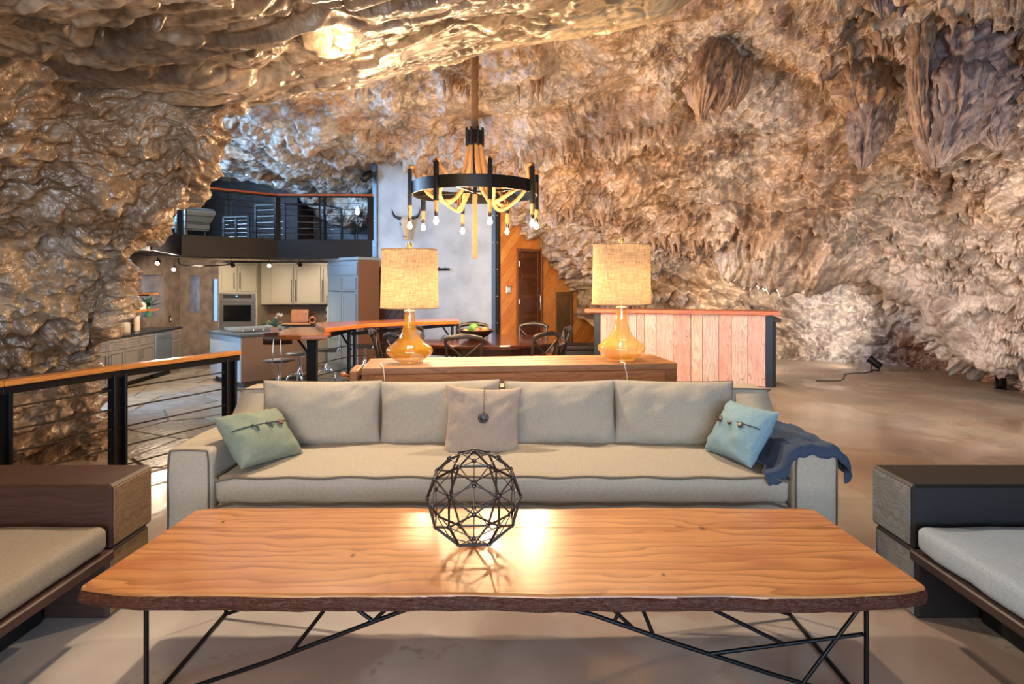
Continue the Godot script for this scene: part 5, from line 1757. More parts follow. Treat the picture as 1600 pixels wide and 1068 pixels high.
	for k in 2:
		shaker("top_panel", 0.50, 0.22, bluegrey, fr, at(-0.29 + 0.52 * k, 1.78, 0), 0.04)
	pull(fr, Vector3(-0.50, 1.63, 0.01), Vector3(0.48, 1.63, 0.01))
	for k in 2:
		var dd := shaker("door", 0.50, 0.78, bluegrey, fr, at(-0.29 + 0.52 * k, 1.19, 0))
		dd.name = "door"
		shaker("lower_panel", 0.50, 0.66, bluegrey, fr, at(-0.29 + 0.52 * k, 0.42, 0))
	pull(fr, Vector3(-0.56, 0.95, 0.01), Vector3(-0.56, 1.55, 0.01), "handle", M.black_iron)

	# island
	var il := thing("kitchen_island", "kitchen island with pale blue end and brown front under a dark top", "kitchen island")
	il.transform = facing(Vector3(-4.60, KF, -10.45), Vector3(0.69, 0, -0.72), Vector3(0.72, 0, 0.69))
	st = mb()
	span(st, Vector3(0.0, 0.10, -1.35), Vector3(1.27, 0.87, -0.004))
	put("body", st, std(Color(0.50, 0.40, 0.34), 0.5), il)
	st = mb()
	span(st, Vector3(-0.02, 0.10, -1.36), Vector3(0.0, 0.87, 0.0))
	put("end_panel", st, std(Color(0.60, 0.64, 0.67), 0.45), il)
	st = mb()
	span(st, Vector3(0.06, 0, -1.30), Vector3(1.22, 0.10, -0.05))
	put("plinth", st, std(Color(0.25, 0.22, 0.2), 0.6), il)
	var it := thing("worktop", "dark stone worktop of the kitchen island carrying the hob", "worktop")
	it.transform = il.transform
	st = mb()
	span(st, Vector3(-0.06, 0.872, -1.42), Vector3(1.30, 0.91, 0.05), 0.006)
	put("slab", st, std(Color(0.30, 0.34, 0.38), 0.3), it)
	var hob := thing("gas_hob", "stainless gas hob with iron grates on the island", "hob")
	hob.transform = il.transform * at(0.60, 0.911, -0.86)
	st = mb()
	span(st, Vector3(-0.48, 0, -0.30), Vector3(0.48, 0.02, 0.30))
	span(st, Vector3(-0.50, 0.0, 0.30), Vector3(0.50, 0.045, 0.36), 0.01)
	put("tray", st, M.stainless, hob)
	for k in 3:
		st = mb()
		for q in 5:
			var x := -0.44 + k * 0.30 + q * 0.07
			span(st, Vector3(x - 0.006, 0.02, -0.26), Vector3(x + 0.006, 0.06, 0.26), 0.002)
		span(st, Vector3(-0.46 + k * 0.30, 0.045, -0.27), Vector3(-0.14 + k * 0.30, 0.06, -0.255), 0.002)
		span(st, Vector3(-0.46 + k * 0.30, 0.045, 0.255), Vector3(-0.14 + k * 0.30, 0.06, 0.27), 0.002)
		put("grate", st, std(Color(0.62, 0.64, 0.66), 0.35, 0.5), hob)
	for k in 5:
		st = mb()
		lathe(st, [Vector2(0.022, 0), Vector2(0.02, 0.03), Vector2(0, 0.03)], 12, Transform3D(Basis(Vector3.RIGHT, PI / 2), Vector3(-0.36 + k * 0.18, 0.022, 0.36)))
		put("knob", st, M.stainless, hob)
	var orc := thing("potted_plant", "white orchid with spiky leaves in a small pinkish square pot on the island", "plant", Vector3(-4.12, KF + 0.911, -10.42 - 0.25))
	st = mb()
	box(st, Vector3(0.13, 0.12, 0.13), at(0, 0.06, 0, 0.4), 0.004)
	put("pot", st, std(Color(0.62, 0.48, 0.44), 0.7), orc)
	leaves(orc, Vector3(0, 0.12, 0), 14, 0.24, 0.05, Color(0.30, 0.44, 0.38), 9)
	st = mb()
	tube(st, smooth([Vector3(0, 0.12, 0), Vector3(0.03, 0.28, 0.02), Vector3(0.06, 0.36, 0.0), Vector3(0.12, 0.37, 0.0)], 5), 0.004, 6)
	put("stem", st, std(Color(0.3, 0.35, 0.2), 0.6), orc)
	for k in 5:
		st = mb()
		for q in 5:
			var w := TAU * q / 5
			petal(st, Vector3(0.03 + k * 0.025, 0.30 + 0.08 * sin(k * 1.3) * 0.4 + k * 0.018, 0.01), Vector3(cos(w) * 0.6, sin(w) * 0.6, 0.5), 0.035, 0.018)
		put("flower", st, std(Color(0.92, 0.88, 0.84), 0.6), orc)
	# glass stack at the fridge's left edge
	for k in 3:
		var gl := thing("glass_jar", ["lowest clear jar in the stack against the fridge cabinet", "middle clear jar in the stack against the fridge cabinet", "top clear jar in the stack against the fridge cabinet"][k], "jar", Vector3(-3.86, KF + 0.903 + k * 0.131, -12.93), 0.0, "stacked jars by the fridge")
		st = mb()
		lathe(st, [Vector2(0.035, 0), Vector2(0.055, 0.03), Vector2(0.055, 0.09), Vector2(0.035, 0.115), Vector2(0.035, 0.13)], 16)
		put("jar", st, std(Color(0.78, 0.76, 0.72), 0.2), gl)

	# track lighting under the loft
	var rail := thing("light_track", "grey ceiling light track below the loft edge", "light track")
	st = mb()
	var tr_pts := [Vector3(-6.05, 1.90, -10.3), Vector3(-5.55, 1.88, -11.2), Vector3(-4.55, 1.875, -12.05), Vector3(-3.8, 1.875, -12.1)]
	for i in 3:
		bar(st, tr_pts[i], tr_pts[i + 1], 0.035, 0.02)
	put("rail", st, std(Color(0.45, 0.43, 0.40), 0.4, 0.6), rail)
	for k in [[Vector3(-6.08, 1.80, -10.55), true, "lit track spotlight nearest the rock pillar"], [Vector3(-6.02, 1.70, -10.95), true, "lit track spotlight hanging lowest in front of the kitchen window"], [Vector3(-5.30, 1.80, -11.62), false, "black track spotlight in front of the cabinets above the oven"], [Vector3(-4.66, 1.79, -11.8), true, "lit track spotlight in front of the filler between oven and wall cabinets"], [Vector3(-4.19, 1.82, -12.1), false, "black track spotlight in front of the right wall cabinet"]]:
		var head := thing("track_spotlight", k[2], "spotlight", k[0], 0.0, "spotlights on the kitchen track")
		var aim := Vector3(0.35, -0.35, 1) if k[1] else Vector3(0.1, -0.55, -1)
		var b := Basis.looking_at(aim.normalized()) * Basis(Vector3.RIGHT, -PI / 2)
		st = mb()
		lathe(st, [Vector2(0.02, -0.07), Vector2(0.035, -0.06), Vector2(0.042, 0.06), Vector2(0.036, 0.06), Vector2(0.03, 0.02)], 16, Transform3D(b, Vector3.ZERO), 0, 0.0, 2, false)
		put("housing", st, M.black, head)
		st = mb()
		rod(st, Vector3(0, 0.03, 0), Vector3(0, 0.10, 0), 0.008, 8)
		put("stem", st, M.black, head)
		if k[1]:
			var g := std(Color(1, 0.95, 0.85), 0.4)
			g.emission_enabled = true
			g.emission = Color(1.0, 0.9, 0.72)
			g.emission_energy_multiplier = 12.0
			st = mb()
			lathe(st, [Vector2(0.0, 0.05), Vector2(0.034, 0.058), Vector2(0.0, 0.066)], 16, Transform3D(b, Vector3.ZERO))
			put("bulb", st, g, head)
			spot("track_or_fill_light", k[0] + aim.normalized() * 0.09, aim, SOFT, 1.6, 55.0, 0.8, 0.03)
		else:
			spot("track_or_fill_light", k[0] + aim.normalized() * 0.09, Vector3(0.25, -0.35, -1), SOFT, 1.7, 38.0, 1.0, 0.03)
			st = mb()
			var g2 := std(Color(1, 0.95, 0.85), 0.4)
			g2.emission_enabled = true
			g2.emission = Color(1.0, 0.9, 0.72)
			g2.emission_energy_multiplier = 4.0
			lathe(st, [Vector2(0.0, 0.05), Vector2(0.034, 0.058), Vector2(0.0, 0.066)], 16, Transform3D(b, Vector3.ZERO))
			put("bulb", st, g2, head)
	spot("track_or_fill_light", Vector3(-5.6, 1.85, -10.7), Vector3(-0.35, -1, -0.15), SOFT, 7.0, 62.0, 0.9, 0.04)  # extra spot towards the floor, without a track head
	spot("track_or_fill_light", Vector3(-4.9, 1.85, -11.9), Vector3(0.15, -1, -0.5), SOFT, 3.5, 60.0, 0.9, 0.04)  # extra spot by the back counter, also without a head
	spot("track_or_fill_light", Vector3(-5.9, 1.72, -11.5), Vector3(-1.1, -0.75, -2.0), SOFT, 6.0, 50.0, 1.0, 0.04)  # wash added to brighten the left kitchen wall, no head on the track
	spot("track_or_fill_light", Vector3(-5.0, 1.85, -10.9), Vector3(0.7, -1.2, -0.6), SOFT, 4.0, 50.0, 1.0, 0.04)  # extra spot added over the island, no head either
	var cd := thing("conduit", "thin black conduit looping under the loft ceiling", "pipe")
	st = mb()
	tube(st, smooth([Vector3(-6.3, 1.93, -11.6), Vector3(-6.28, 1.80, -11.62), Vector3(-6.1, 1.77, -11.66), Vector3(-5.6, 1.78, -11.8), Vector3(-5.45, 1.82, -11.85), Vector3(-5.4, 1.93, -11.85)], 6), 0.012, 8)
	put("pipe", st, M.black, cd)

# a narrow leaf or petal: a bent, thin blade with thickness
func petal(st: SurfaceTool, foot: Vector3, dir: Vector3, length: float, wide: float, droop := 0.25) -> void:
	var d := dir.normalized()
	var side := d.cross(Vector3.UP)
	if side.length() < 0.05:
		side = Vector3.RIGHT
	side = side.normalized()
	var up := side.cross(d).normalized()
	st.set_smooth_group(6)
	var prev := []
	for i in 7:
		var t := i / 6.0
		var p := foot + d * length * t - Vector3.UP * droop * length * t * t
		var w := wide * sin(PI * minf(0.97, 0.12 + t * 0.86)) * 0.5
		var row := [p - side * w, p + up * w * 0.35 + up * 0.002, p + side * w, p - up * 0.001 + up * w * 0.25]
		if prev.size():
			for k in 4:
				quad(st, prev[k], prev[(k + 1) % 4], row[(k + 1) % 4], row[k], (prev[0] + prev[2] + row[0] + row[2]) * 0.25 + up * wide * 0.05)
		prev = row

func leaves(parent: Node3D, foot: Vector3, count: int, length: float, wide: float, color: Color, sd: int) -> void:
	var r := RandomNumberGenerator.new()
	r.seed = sd
	var m := std(color, 0.5)
	m.backlight_enabled = true
	m.backlight = color * 0.5
	for k in count:
		var w := TAU * k / count * 2.618
		var e := r.randf_range(0.35, 1.3)
		var st := mb()
		petal(st, foot, Vector3(cos(w) * cos(e), sin(e), sin(w) * cos(e)), length * r.randf_range(0.75, 1.1), wide, 0.3)
		put("leaf", st, m, parent)

# ---------------------------------------------------------------- loft above the kitchen
func build_loft() -> void:
	var edge := [Vector3(-5.05, 0, -8.6), Vector3(-5.75, 0, -10.66), Vector3(-4.54, 0, -11.88), Vector3(-2.66, 0, -11.93)]
	var st := mb()
	slab(st, PackedVector2Array([Vector2(-5.05, -8.6), Vector2(-5.75, -10.66), Vector2(-4.54, -11.88), Vector2(-2.70, -11.93), Vector2(-2.60, -12.1), Vector2(-1.0, -16.8), Vector2(-8.9, -16.8), Vector2(-8.9, -8.6)]), 2.26, 0.28, 0.003)
	struct(put("floor_loft", st, std(Color(0.14, 0.12, 0.12), 0.6)))
	# steel edge beam in three lengths
	var beam_m := std(Color(0.09, 0.062, 0.066), 0.5, 0.3)
	for i in 3:
		st = mb()
		var a: Vector3 = edge[i]
		var b: Vector3 = edge[i + 1]
		bar(st, a + Vector3(0, 2.10, 0), b + Vector3(0, 2.10, 0), 0.03, 0.37)
		struct(put("trim_%d" % (5 + i), st, beam_m))
	# railing of the loft
	var rl := thing("loft_railing", "black steel loft railing with thin rods and an orange wooden handrail", "railing")
	for i in 3:
		var a: Vector3 = edge[i]
		var b: Vector3 = edge[i + 1]
		st = mb()
		bar(st, a + Vector3(0, 3.14, 0), b + Vector3(0, 3.14, 0), 0.075, 0.035, Vector3.UP, 0.006)
		var hr := put("handrail", st, wood(grain_tex, Color(0.80, 0.42, 0.22), 0.35, Vector3(0.5, 2, 0.5)), rl)
		st = mb()
		bar(st, a + Vector3(0, 3.108, 0), b + Vector3(0, 3.108, 0), 0.05, 0.028)
		put("rail_bar", st, M.black_iron, rl)
		for k in 6:
			st = mb()
			rod(st, a + Vector3(0, 2.40 + k * 0.115, 0), b + Vector3(0, 2.40 + k * 0.115, 0), 0.0055, 6)
			put("rod", st, M.steel, rl)
	for p in [[0, 0.98, 1], [1, 1.0, 0], [1, 0.02, 2], [2, 0.46, 2], [2, 0.955, 1]]:
		var a: Vector3 = edge[p[0]]
		var b: Vector3 = edge[p[0] + 1]
		var d := (b - a).normalized()
		var c := a.lerp(b, p[1])
		for s in ([0.0] if p[2] < 2 else [-0.045, 0.045]):
			st = mb()
			box(st, Vector3(0.03 if p[2] == 2 else 0.10, 0.84, 0.09), facing(c + d * s + Vector3(0, 2.69, 0), d, d.cross(Vector3.UP)), 0.003)
			put("post", st, std(Color(0.10, 0.085, 0.09), 0.35, 0.45), rl)
	# walls inside the loft
	st = mb()
	span(st, Vector3(-8.8, 2.26, -15.2), Vector3(-6.99, 5.6, -14.9))
	span(st, Vector3(-6.905, 2.26, -15.2), Vector3(-6.885, 5.6, -14.9))
	span(st, Vector3(-6.80, 2.26, -15.2), Vector3(-5.2, 5.6, -14.9))
	span(st, Vector3(-6.99, 3.45, -15.2), Vector3(-6.80, 5.6, -14.9))
	struct(put("wall_loft_back", st, M.dark_wall))
	st = mb()
	span(st, Vector3(-8.9, 2.26, -12.5), Vector3(-7.6, 5.0, -12.3))
	struct(put("wall_loft_left", st, M.dark_wall))
	st = mb()
	span(st, Vector3(-5.2, 2.26, -16.4), Vector3(-1.6, 5.2, -16.1))
	struct(put("wall_loft_rear", st, M.plaster_grey))
	var lit := std(Color(0.8, 0.9, 1.0), 0.5)
	lit.emission_enabled = true
	lit.emission = Color(0.80, 0.92, 1.0)
	lit.emission_energy_multiplier = 1.5
	for k in 2:
		st = mb()
		span(st, Vector3(-7.0 + k * 0.106, 2.3, -15.16), Vector3(-6.895 + k * 0.106, 3.46, -15.12), 0.0)
		struct(put("window_%d" % (4 + k), st, lit))
	st = mb()
	span(st, Vector3(-8.0, 2.9, -12.29), Vector3(-7.6, 3.9, -12.27))
	var pane := std(Color(0.5, 0.7, 0.85), 0.5)
	pane.emission_enabled = true
	pane.emission = Color(0.35, 0.55, 0.7)
	pane.emission_energy_multiplier = 0.5
	struct(put("window_6", st, pane))
	# pale grey doors on the rear wall
	for k in 3:
		var d := Node3D.new()
		d.name = "door_%d" % (4 + k)
		add_child(d)
		struct(d)
		st = mb()
		span(st, Vector3(-5.0 + k * 0.92, 2.27, -16.09), Vector3(-4.12 + k * 0.92, 4.3, -16.05))
		put("door_leaf", st, std(Color(0.50, 0.55, 0.60), 0.5), d)
		st = mb()
		rod(st, Vector3(-4.2 + k * 0.92, 3.2, -16.03), Vector3(-4.2 + k * 0.92, 3.35, -16.03), 0.012, 8)
		put("handle", st, M.stainless, d)
	var lamp := thing("night_light", "tiny pale lamp glowing at the rear of the loft", "lamp", Vector3(-3.62, 3.02, -14.4))
	var gl := std(Color(0.9, 0.95, 1), 0.4)
	gl.emission_enabled = true
	gl.emission = Color(0.85, 0.95, 1.0)
	gl.emission_energy_multiplier = 1.6
	st = mb()
	lathe(st, [Vector2(0.02, 0), Vector2(0.05, 0.03), Vector2(0.04, 0.16), Vector2(0.01, 0.2)], 14)
	put("shade", st, gl, lamp)
	st = mb()
	rod(st, Vector3(0, -0.76, 0), Vector3(0, 0, 0), 0.012, 8)
	lathe(st, [Vector2(0.12, -0.76), Vector2(0.12, -0.74), Vector2(0.02, -0.73)], 16)
	put("stand", st, M.black, lamp)
	omni("night_light_glow", Vector3(-3.62, 3.1, -14.2), DAY, 0.25, 0.04)
	# stair railings inside the loft
	stair_rail("stair_railing", "level black railing round the loft stairwell, behind the corner post", [Vector3(-5.55, 2.26, -13.3), Vector3(-4.85, 2.26, -13.1), Vector3(-4.05, 2.26, -13.3), Vector3(-3.85, 2.26, -13.9)], 0.85)
	stair_rail("stair_railing", "short low black railing at the head of the loft stair", [Vector3(-6.05, 2.26, -12.9), Vector3(-5.75, 2.26, -12.8), Vector3(-5.45, 2.26, -12.7)], 0.55)
	# pale lounge chair by the railing
	var ch := thing("lounge_chair", "pale tilted lounge chair on the loft behind the railing", "chair", Vector3(-6.42, 2.26, -11.95), -0.5)
	var pale := cloth(Color(0.72, 0.78, 0.80))
	st = mb()
	soft_box(st, Vector3(0.7, 0.14, 0.75), 0.05, Vector3(0, 0.02, 0), Transform3D(Basis(Vector3.FORWARD, 0.22), Vector3(0, 0.33, 0)), 0.004, 3, 0.1)
	put("seat", st, pale, ch)
	st = mb()
	soft_box(st, Vector3(0.14, 0.34, 0.7), 0.05, Vector3(0.02, 0, 0), Transform3D(Basis(Vector3.FORWARD, 0.75), Vector3(0.42, 0.46, 0)), 0.004, 4, 0.1)
	put("backrest", st, pale, ch)
	for x in [-0.28, 0.28]:
		for z in [-0.3, 0.3]:
			st = mb()
			rod(st, Vector3(x, 0, z), Vector3(x, 0.28, z), 0.02, 8)
			put("leg", st, M.black, ch)

func stair_rail(called: String, label: String, foot: Array, high: float) -> void:
	var o := thing(called, label, "railing", Vector3.ZERO, 0.0, "stair railings on the loft")
	for i in foot.size():
		var st := mb()
		var p: Vector3 = foot[i]
		box(st, Vector3(0.05, high, 0.05), Transform3D(Basis(), p + Vector3(0, high / 2, 0)), 0.003)
		put("post", st, M.steel, o)
		if i > 0:
			var q: Vector3 = foot[i - 1]
			st = mb()
			bar(st, q + Vector3(0, high, 0), p + Vector3(0, high, 0), 0.05, 0.03)
			put("rail_bar", st, M.black_iron, o)
			for k in 6:
				st = mb()
				var y := high * (k + 0.6) / 6.4
				rod(st, q + Vector3(0, y, 0), p + Vector3(0, y, 0), 0.005, 6)
				put("rod", st, M.stainless, o)

# ---------------------------------------------------------------- railing beside the lounge
func build_near_railing() -> void:
	var o := thing("floor_railing", "black steel railing with a honey coloured wooden handrail beside the sofa", "railing")
	var line := [Vector3(-3.75, 0, -2.75), Vector3(-3.23, 0, -3.88), Vector3(-2.945, 0, -4.59), Vector3(-2.515, 0, -5.47)]
	var oak := wood(grain_tex, Color(0.92, 0.62, 0.30), 0.35, Vector3(2.5, 2.5, 0.5), Vector3.ZERO, 0.2)
	var post_m := std(Color(0.075, 0.08, 0.10), 0.4, 0.4)
	for i in 3:
		var a: Vector3 = line[i]
		var b: Vector3 = line[i + 1]
		if i == 2:
			b += (b - a).normalized() * 0.09
		var st := mb()
		bar(st, Vector3.ZERO, Vector3(a.distance_to(b), 0, 0), 0.10, 0.036, Vector3.UP, 0.006)
		var hr := put("handrail", st, wood(grain_tex, Color(0.90, 0.64, 0.34), 0.35, Vector3(0.5, 2.5, 2.5), Vector3(i * 0.3, 0, 0), 0.2), o)
		hr.transform = facing(a + Vector3(0, 0.845, 0), b - a, Vector3(1, 0, 0.5))
		st = mb()
		bar(st, a + Vector3(0, 0.80, 0), b + Vector3(0, 0.80, 0), 0.055, 0.05)
		put("rail_bar", st, post_m, o)
		for k in 5:
			st = mb()
			var y := 0.105 + k * 0.145
			rod(st, line[i] + Vector3(0, y, 0), line[i + 1] + Vector3(0, y, 0), 0.0065, 8)
			put("cable", st, std(Color(0.22, 0.20, 0.19), 0.35, 0.6), o)
	for i in range(1, 4):
		var d: Vector3 = (line[i] - line[i - 1]).normalized()
		for s in [-0.042, 0.042]:
			var st := mb()
			var lo := -0.02
			box(st, Vector3(0.022, 0.80 - lo, 0.075), facing(line[i] + d * s + Vector3(0, (0.80 + lo) / 2, 0), d, Vector3(1, 0, 0.5)), 0.003)
			put("post", st, post_m, o)
			for k in 5:
				st = mb()
				lathe(st, [Vector2(0.013, 0), Vector2(0.013, 0.008), Vector2(0.008, 0.012)], 10, Transform3D(facing(Vector3.ZERO, d, Vector3.UP).basis * Basis(Vector3.FORWARD, PI / 2 if s > 0 else -PI / 2), line[i] + d * (s + 0.011 * signf(s)) + Vector3(0, 0.105 + k * 0.145, 0)))
				put("cable_end", st, M.steel, o)
		var st2 := mb()
		box(st2, Vector3(0.06, 0.8, 0.012), facing(line[i] + Vector3(0, 0.39, 0), d, Vector3(1, 0, 0.5)), 0.002)
		put("web", st2, post_m, o)

# ---------------------------------------------------------------- tall bar table along the edge, stools on the lower side
func build_bar_table() -> void:
	var o := thing("bar_table", "tall live edge wooden bar table on black steel posts with cables", "bar table")
	var wm := wv(Color(0.76, 0.46, 0.24), 0.22, 2, 0.5, 0.5, 2.0, 0.03)
	var st := mb()
	slab(st, PackedVector2Array([Vector2(-2.56, -6.74), Vector2(-2.30, -6.70), Vector2(-2.04, -6.76), Vector2(-2.12, -7.2), Vector2(-2.34, -7.9), Vector2(-2.72, -7.95), Vector2(-2.80, -7.5), Vector2(-2.72, -7.15), Vector2(-2.60, -6.9)]), 0.895, 0.05, 0.008)
	put("tabletop", st, wm[0], o)
	st = mb()
	slab(st, PackedVector2Array([Vector2(-2.14, -7.02), Vector2(-1.84, -7.72), Vector2(-1.35, -8.08), Vector2(-0.72, -8.36), Vector2(-0.76, -8.85), Vector2(-1.5, -8.62), Vector2(-2.1, -8.3), Vector2(-2.55, -7.97), Vector2(-2.36, -7.5)]), 0.947, 0.05, 0.008)
	put("tabletop", st, wm[1], o)
	var edge := [Vector3(-2.26, 0, -6.95), Vector3(-2.02, 0, -7.75), Vector3(-0.80, 0, -8.58)]
	var steel := std(Color(0.07, 0.075, 0.09), 0.4, 0.4)
	for i in 3:
		var top := 0.844 if i == 0 else 0.896
		for s in ([0.0] if i == 0 else [-0.035, 0.035]):
			st = mb()
			box(st, Vector3(0.11 if i == 0 else 0.035, top, 0.07), at(edge[i].x + s, top / 2, edge[i].z), 0.003)
			put("post", st, steel, o)
		if i > 0:
			for k in 5:
				st = mb()
				var y := 0.12 + k * 0.14
				rod(st, edge[i - 1] + Vector3(0, y, 0), edge[i] + Vector3(0, y, 0), 0.006, 8)
				put("cable", st, M.steel, o)
			st = mb()
			bar(st, edge[i - 1] + Vector3(0, 0.82, 0), edge[i] + Vector3(0, 0.875, 0), 0.05, 0.04)
			put("rail_bar", st, steel, o)
		st = mb()
		bar(st, edge[i] + Vector3(-0.01, 0.62, 0), edge[i] + Vector3(-0.22, top - 0.005, -0.12), 0.03, 0.012)
		put("brace", st, steel, o)

	# swivel stools
	var s1 := thing("bar_stool", "chrome swivel bar stool nearest the camera, its dark backrest in front of the island", "stool", Vector3(-3.18, KF, -8.38), 0.25, "chrome swivel stools at the bar table")
	var seat_m := std(Color(0.13, 0.10, 0.09), 0.45)
	st = mb()
	lathe(st, [Vector2(0.0, 0.735), Vector2(0.15, 0.735), Vector2(0.205, 0.745), Vector2(0.21, 0.755), Vector2(0.19, 0.765), Vector2(0.0, 0.76)], 28, Transform3D(Basis.from_scale(Vector3(1, 1, 0.92)), Vector3.ZERO))
	put("seat", st, seat_m, s1)
	st = mb()
	st.set_smooth_group(3)
	var prev := []
	for i in 11:
		var w := (i / 10.0 - 0.5) * 1.5
		var x := sin(w) * 0.27
		var z := 0.27 - 0.08 - cos(w) * 0.08 + 0.0
		var hh := 0.085 - 0.016 * absf(w)
		var row := [Vector3(x, 1.06 - hh, z - 0.006), Vector3(x, 1.06 + hh, z - 0.016), Vector3(x, 1.06 + hh, z), Vector3(x, 1.06 - hh, z + 0.010)]
		if prev.size():
			for k in 4:
				quad(st, prev[k], prev[(k + 1) % 4], row[(k + 1) % 4], row[k], (prev[0] + prev[2] + row[0] + row[2]) * 0.25)
		prev = row
	put("backrest", st, std(Color(0.17, 0.09, 0.065), 0.4), s1)
	for x in [-0.055, 0.055]:
		st = mb()
		tube(st, smooth([Vector3(x * 1.1, 0.735, 0.0), Vector3(x * 1.1, 0.735, 0.17), Vector3(x, 0.82, 0.215), Vector3(x * 0.8, 1.06, 0.185)], 5), 0.009, 8)
		put("back_rod", st, M.chrome, s1)
	st = mb()
	rod(st, Vector3(0, 0.42, 0), Vector3(0, 0.735, 0), 0.022, 14)
	put("column", st, M.chrome, s1)
	st = mb()
	lathe(st, [Vector2(0.0, 0.40), Vector2(0.05, 0.41), Vector2(0.055, 0.45), Vector2(0.03, 0.50), Vector2(0.026, 0.56)], 18)
	put("hub", st, M.chrome, s1)
	for k in 4:
		var w := TAU * k / 4 + 0.5
		var d := Vector3(cos(w), 0, sin(w))
		st = mb()
		tube(st, smooth([d * 0.03 + Vector3(0, 0.45, 0), d * 0.11 + Vector3(0, 0.455, 0), d * 0.175 + Vector3(0, 0.40, 0), d * 0.20 + Vector3(0, 0.25, 0), d * 0.215 + Vector3(0, 0.0, 0)], 5), 0.015, 10)
		put("leg", st, M.chrome, s1)
	st = mb()
	var ring := []
	for k in 28:
		ring.append(Vector3(cos(TAU * k / 28) * 0.205, 0.2, sin(TAU * k / 28) * 0.205))
	tube(st, ring, 0.008, 8, true)
	put("foot_ring", st, M.chrome, s1)
	copy(s1, Vector3(-3.16, KF, -9.15), 1.0, "second chrome bar stool along the bar table, left of its end post")
	copy(s1, Vector3(-2.90, KF, -9.62), 1.5, "chrome bar stool seen through the cables right of the bar table's end post")
	copy(s1, Vector3(-2.42, KF, -10.1), 1.2, "chrome bar stool farthest along the bar table, in front of the fridge cabinet")

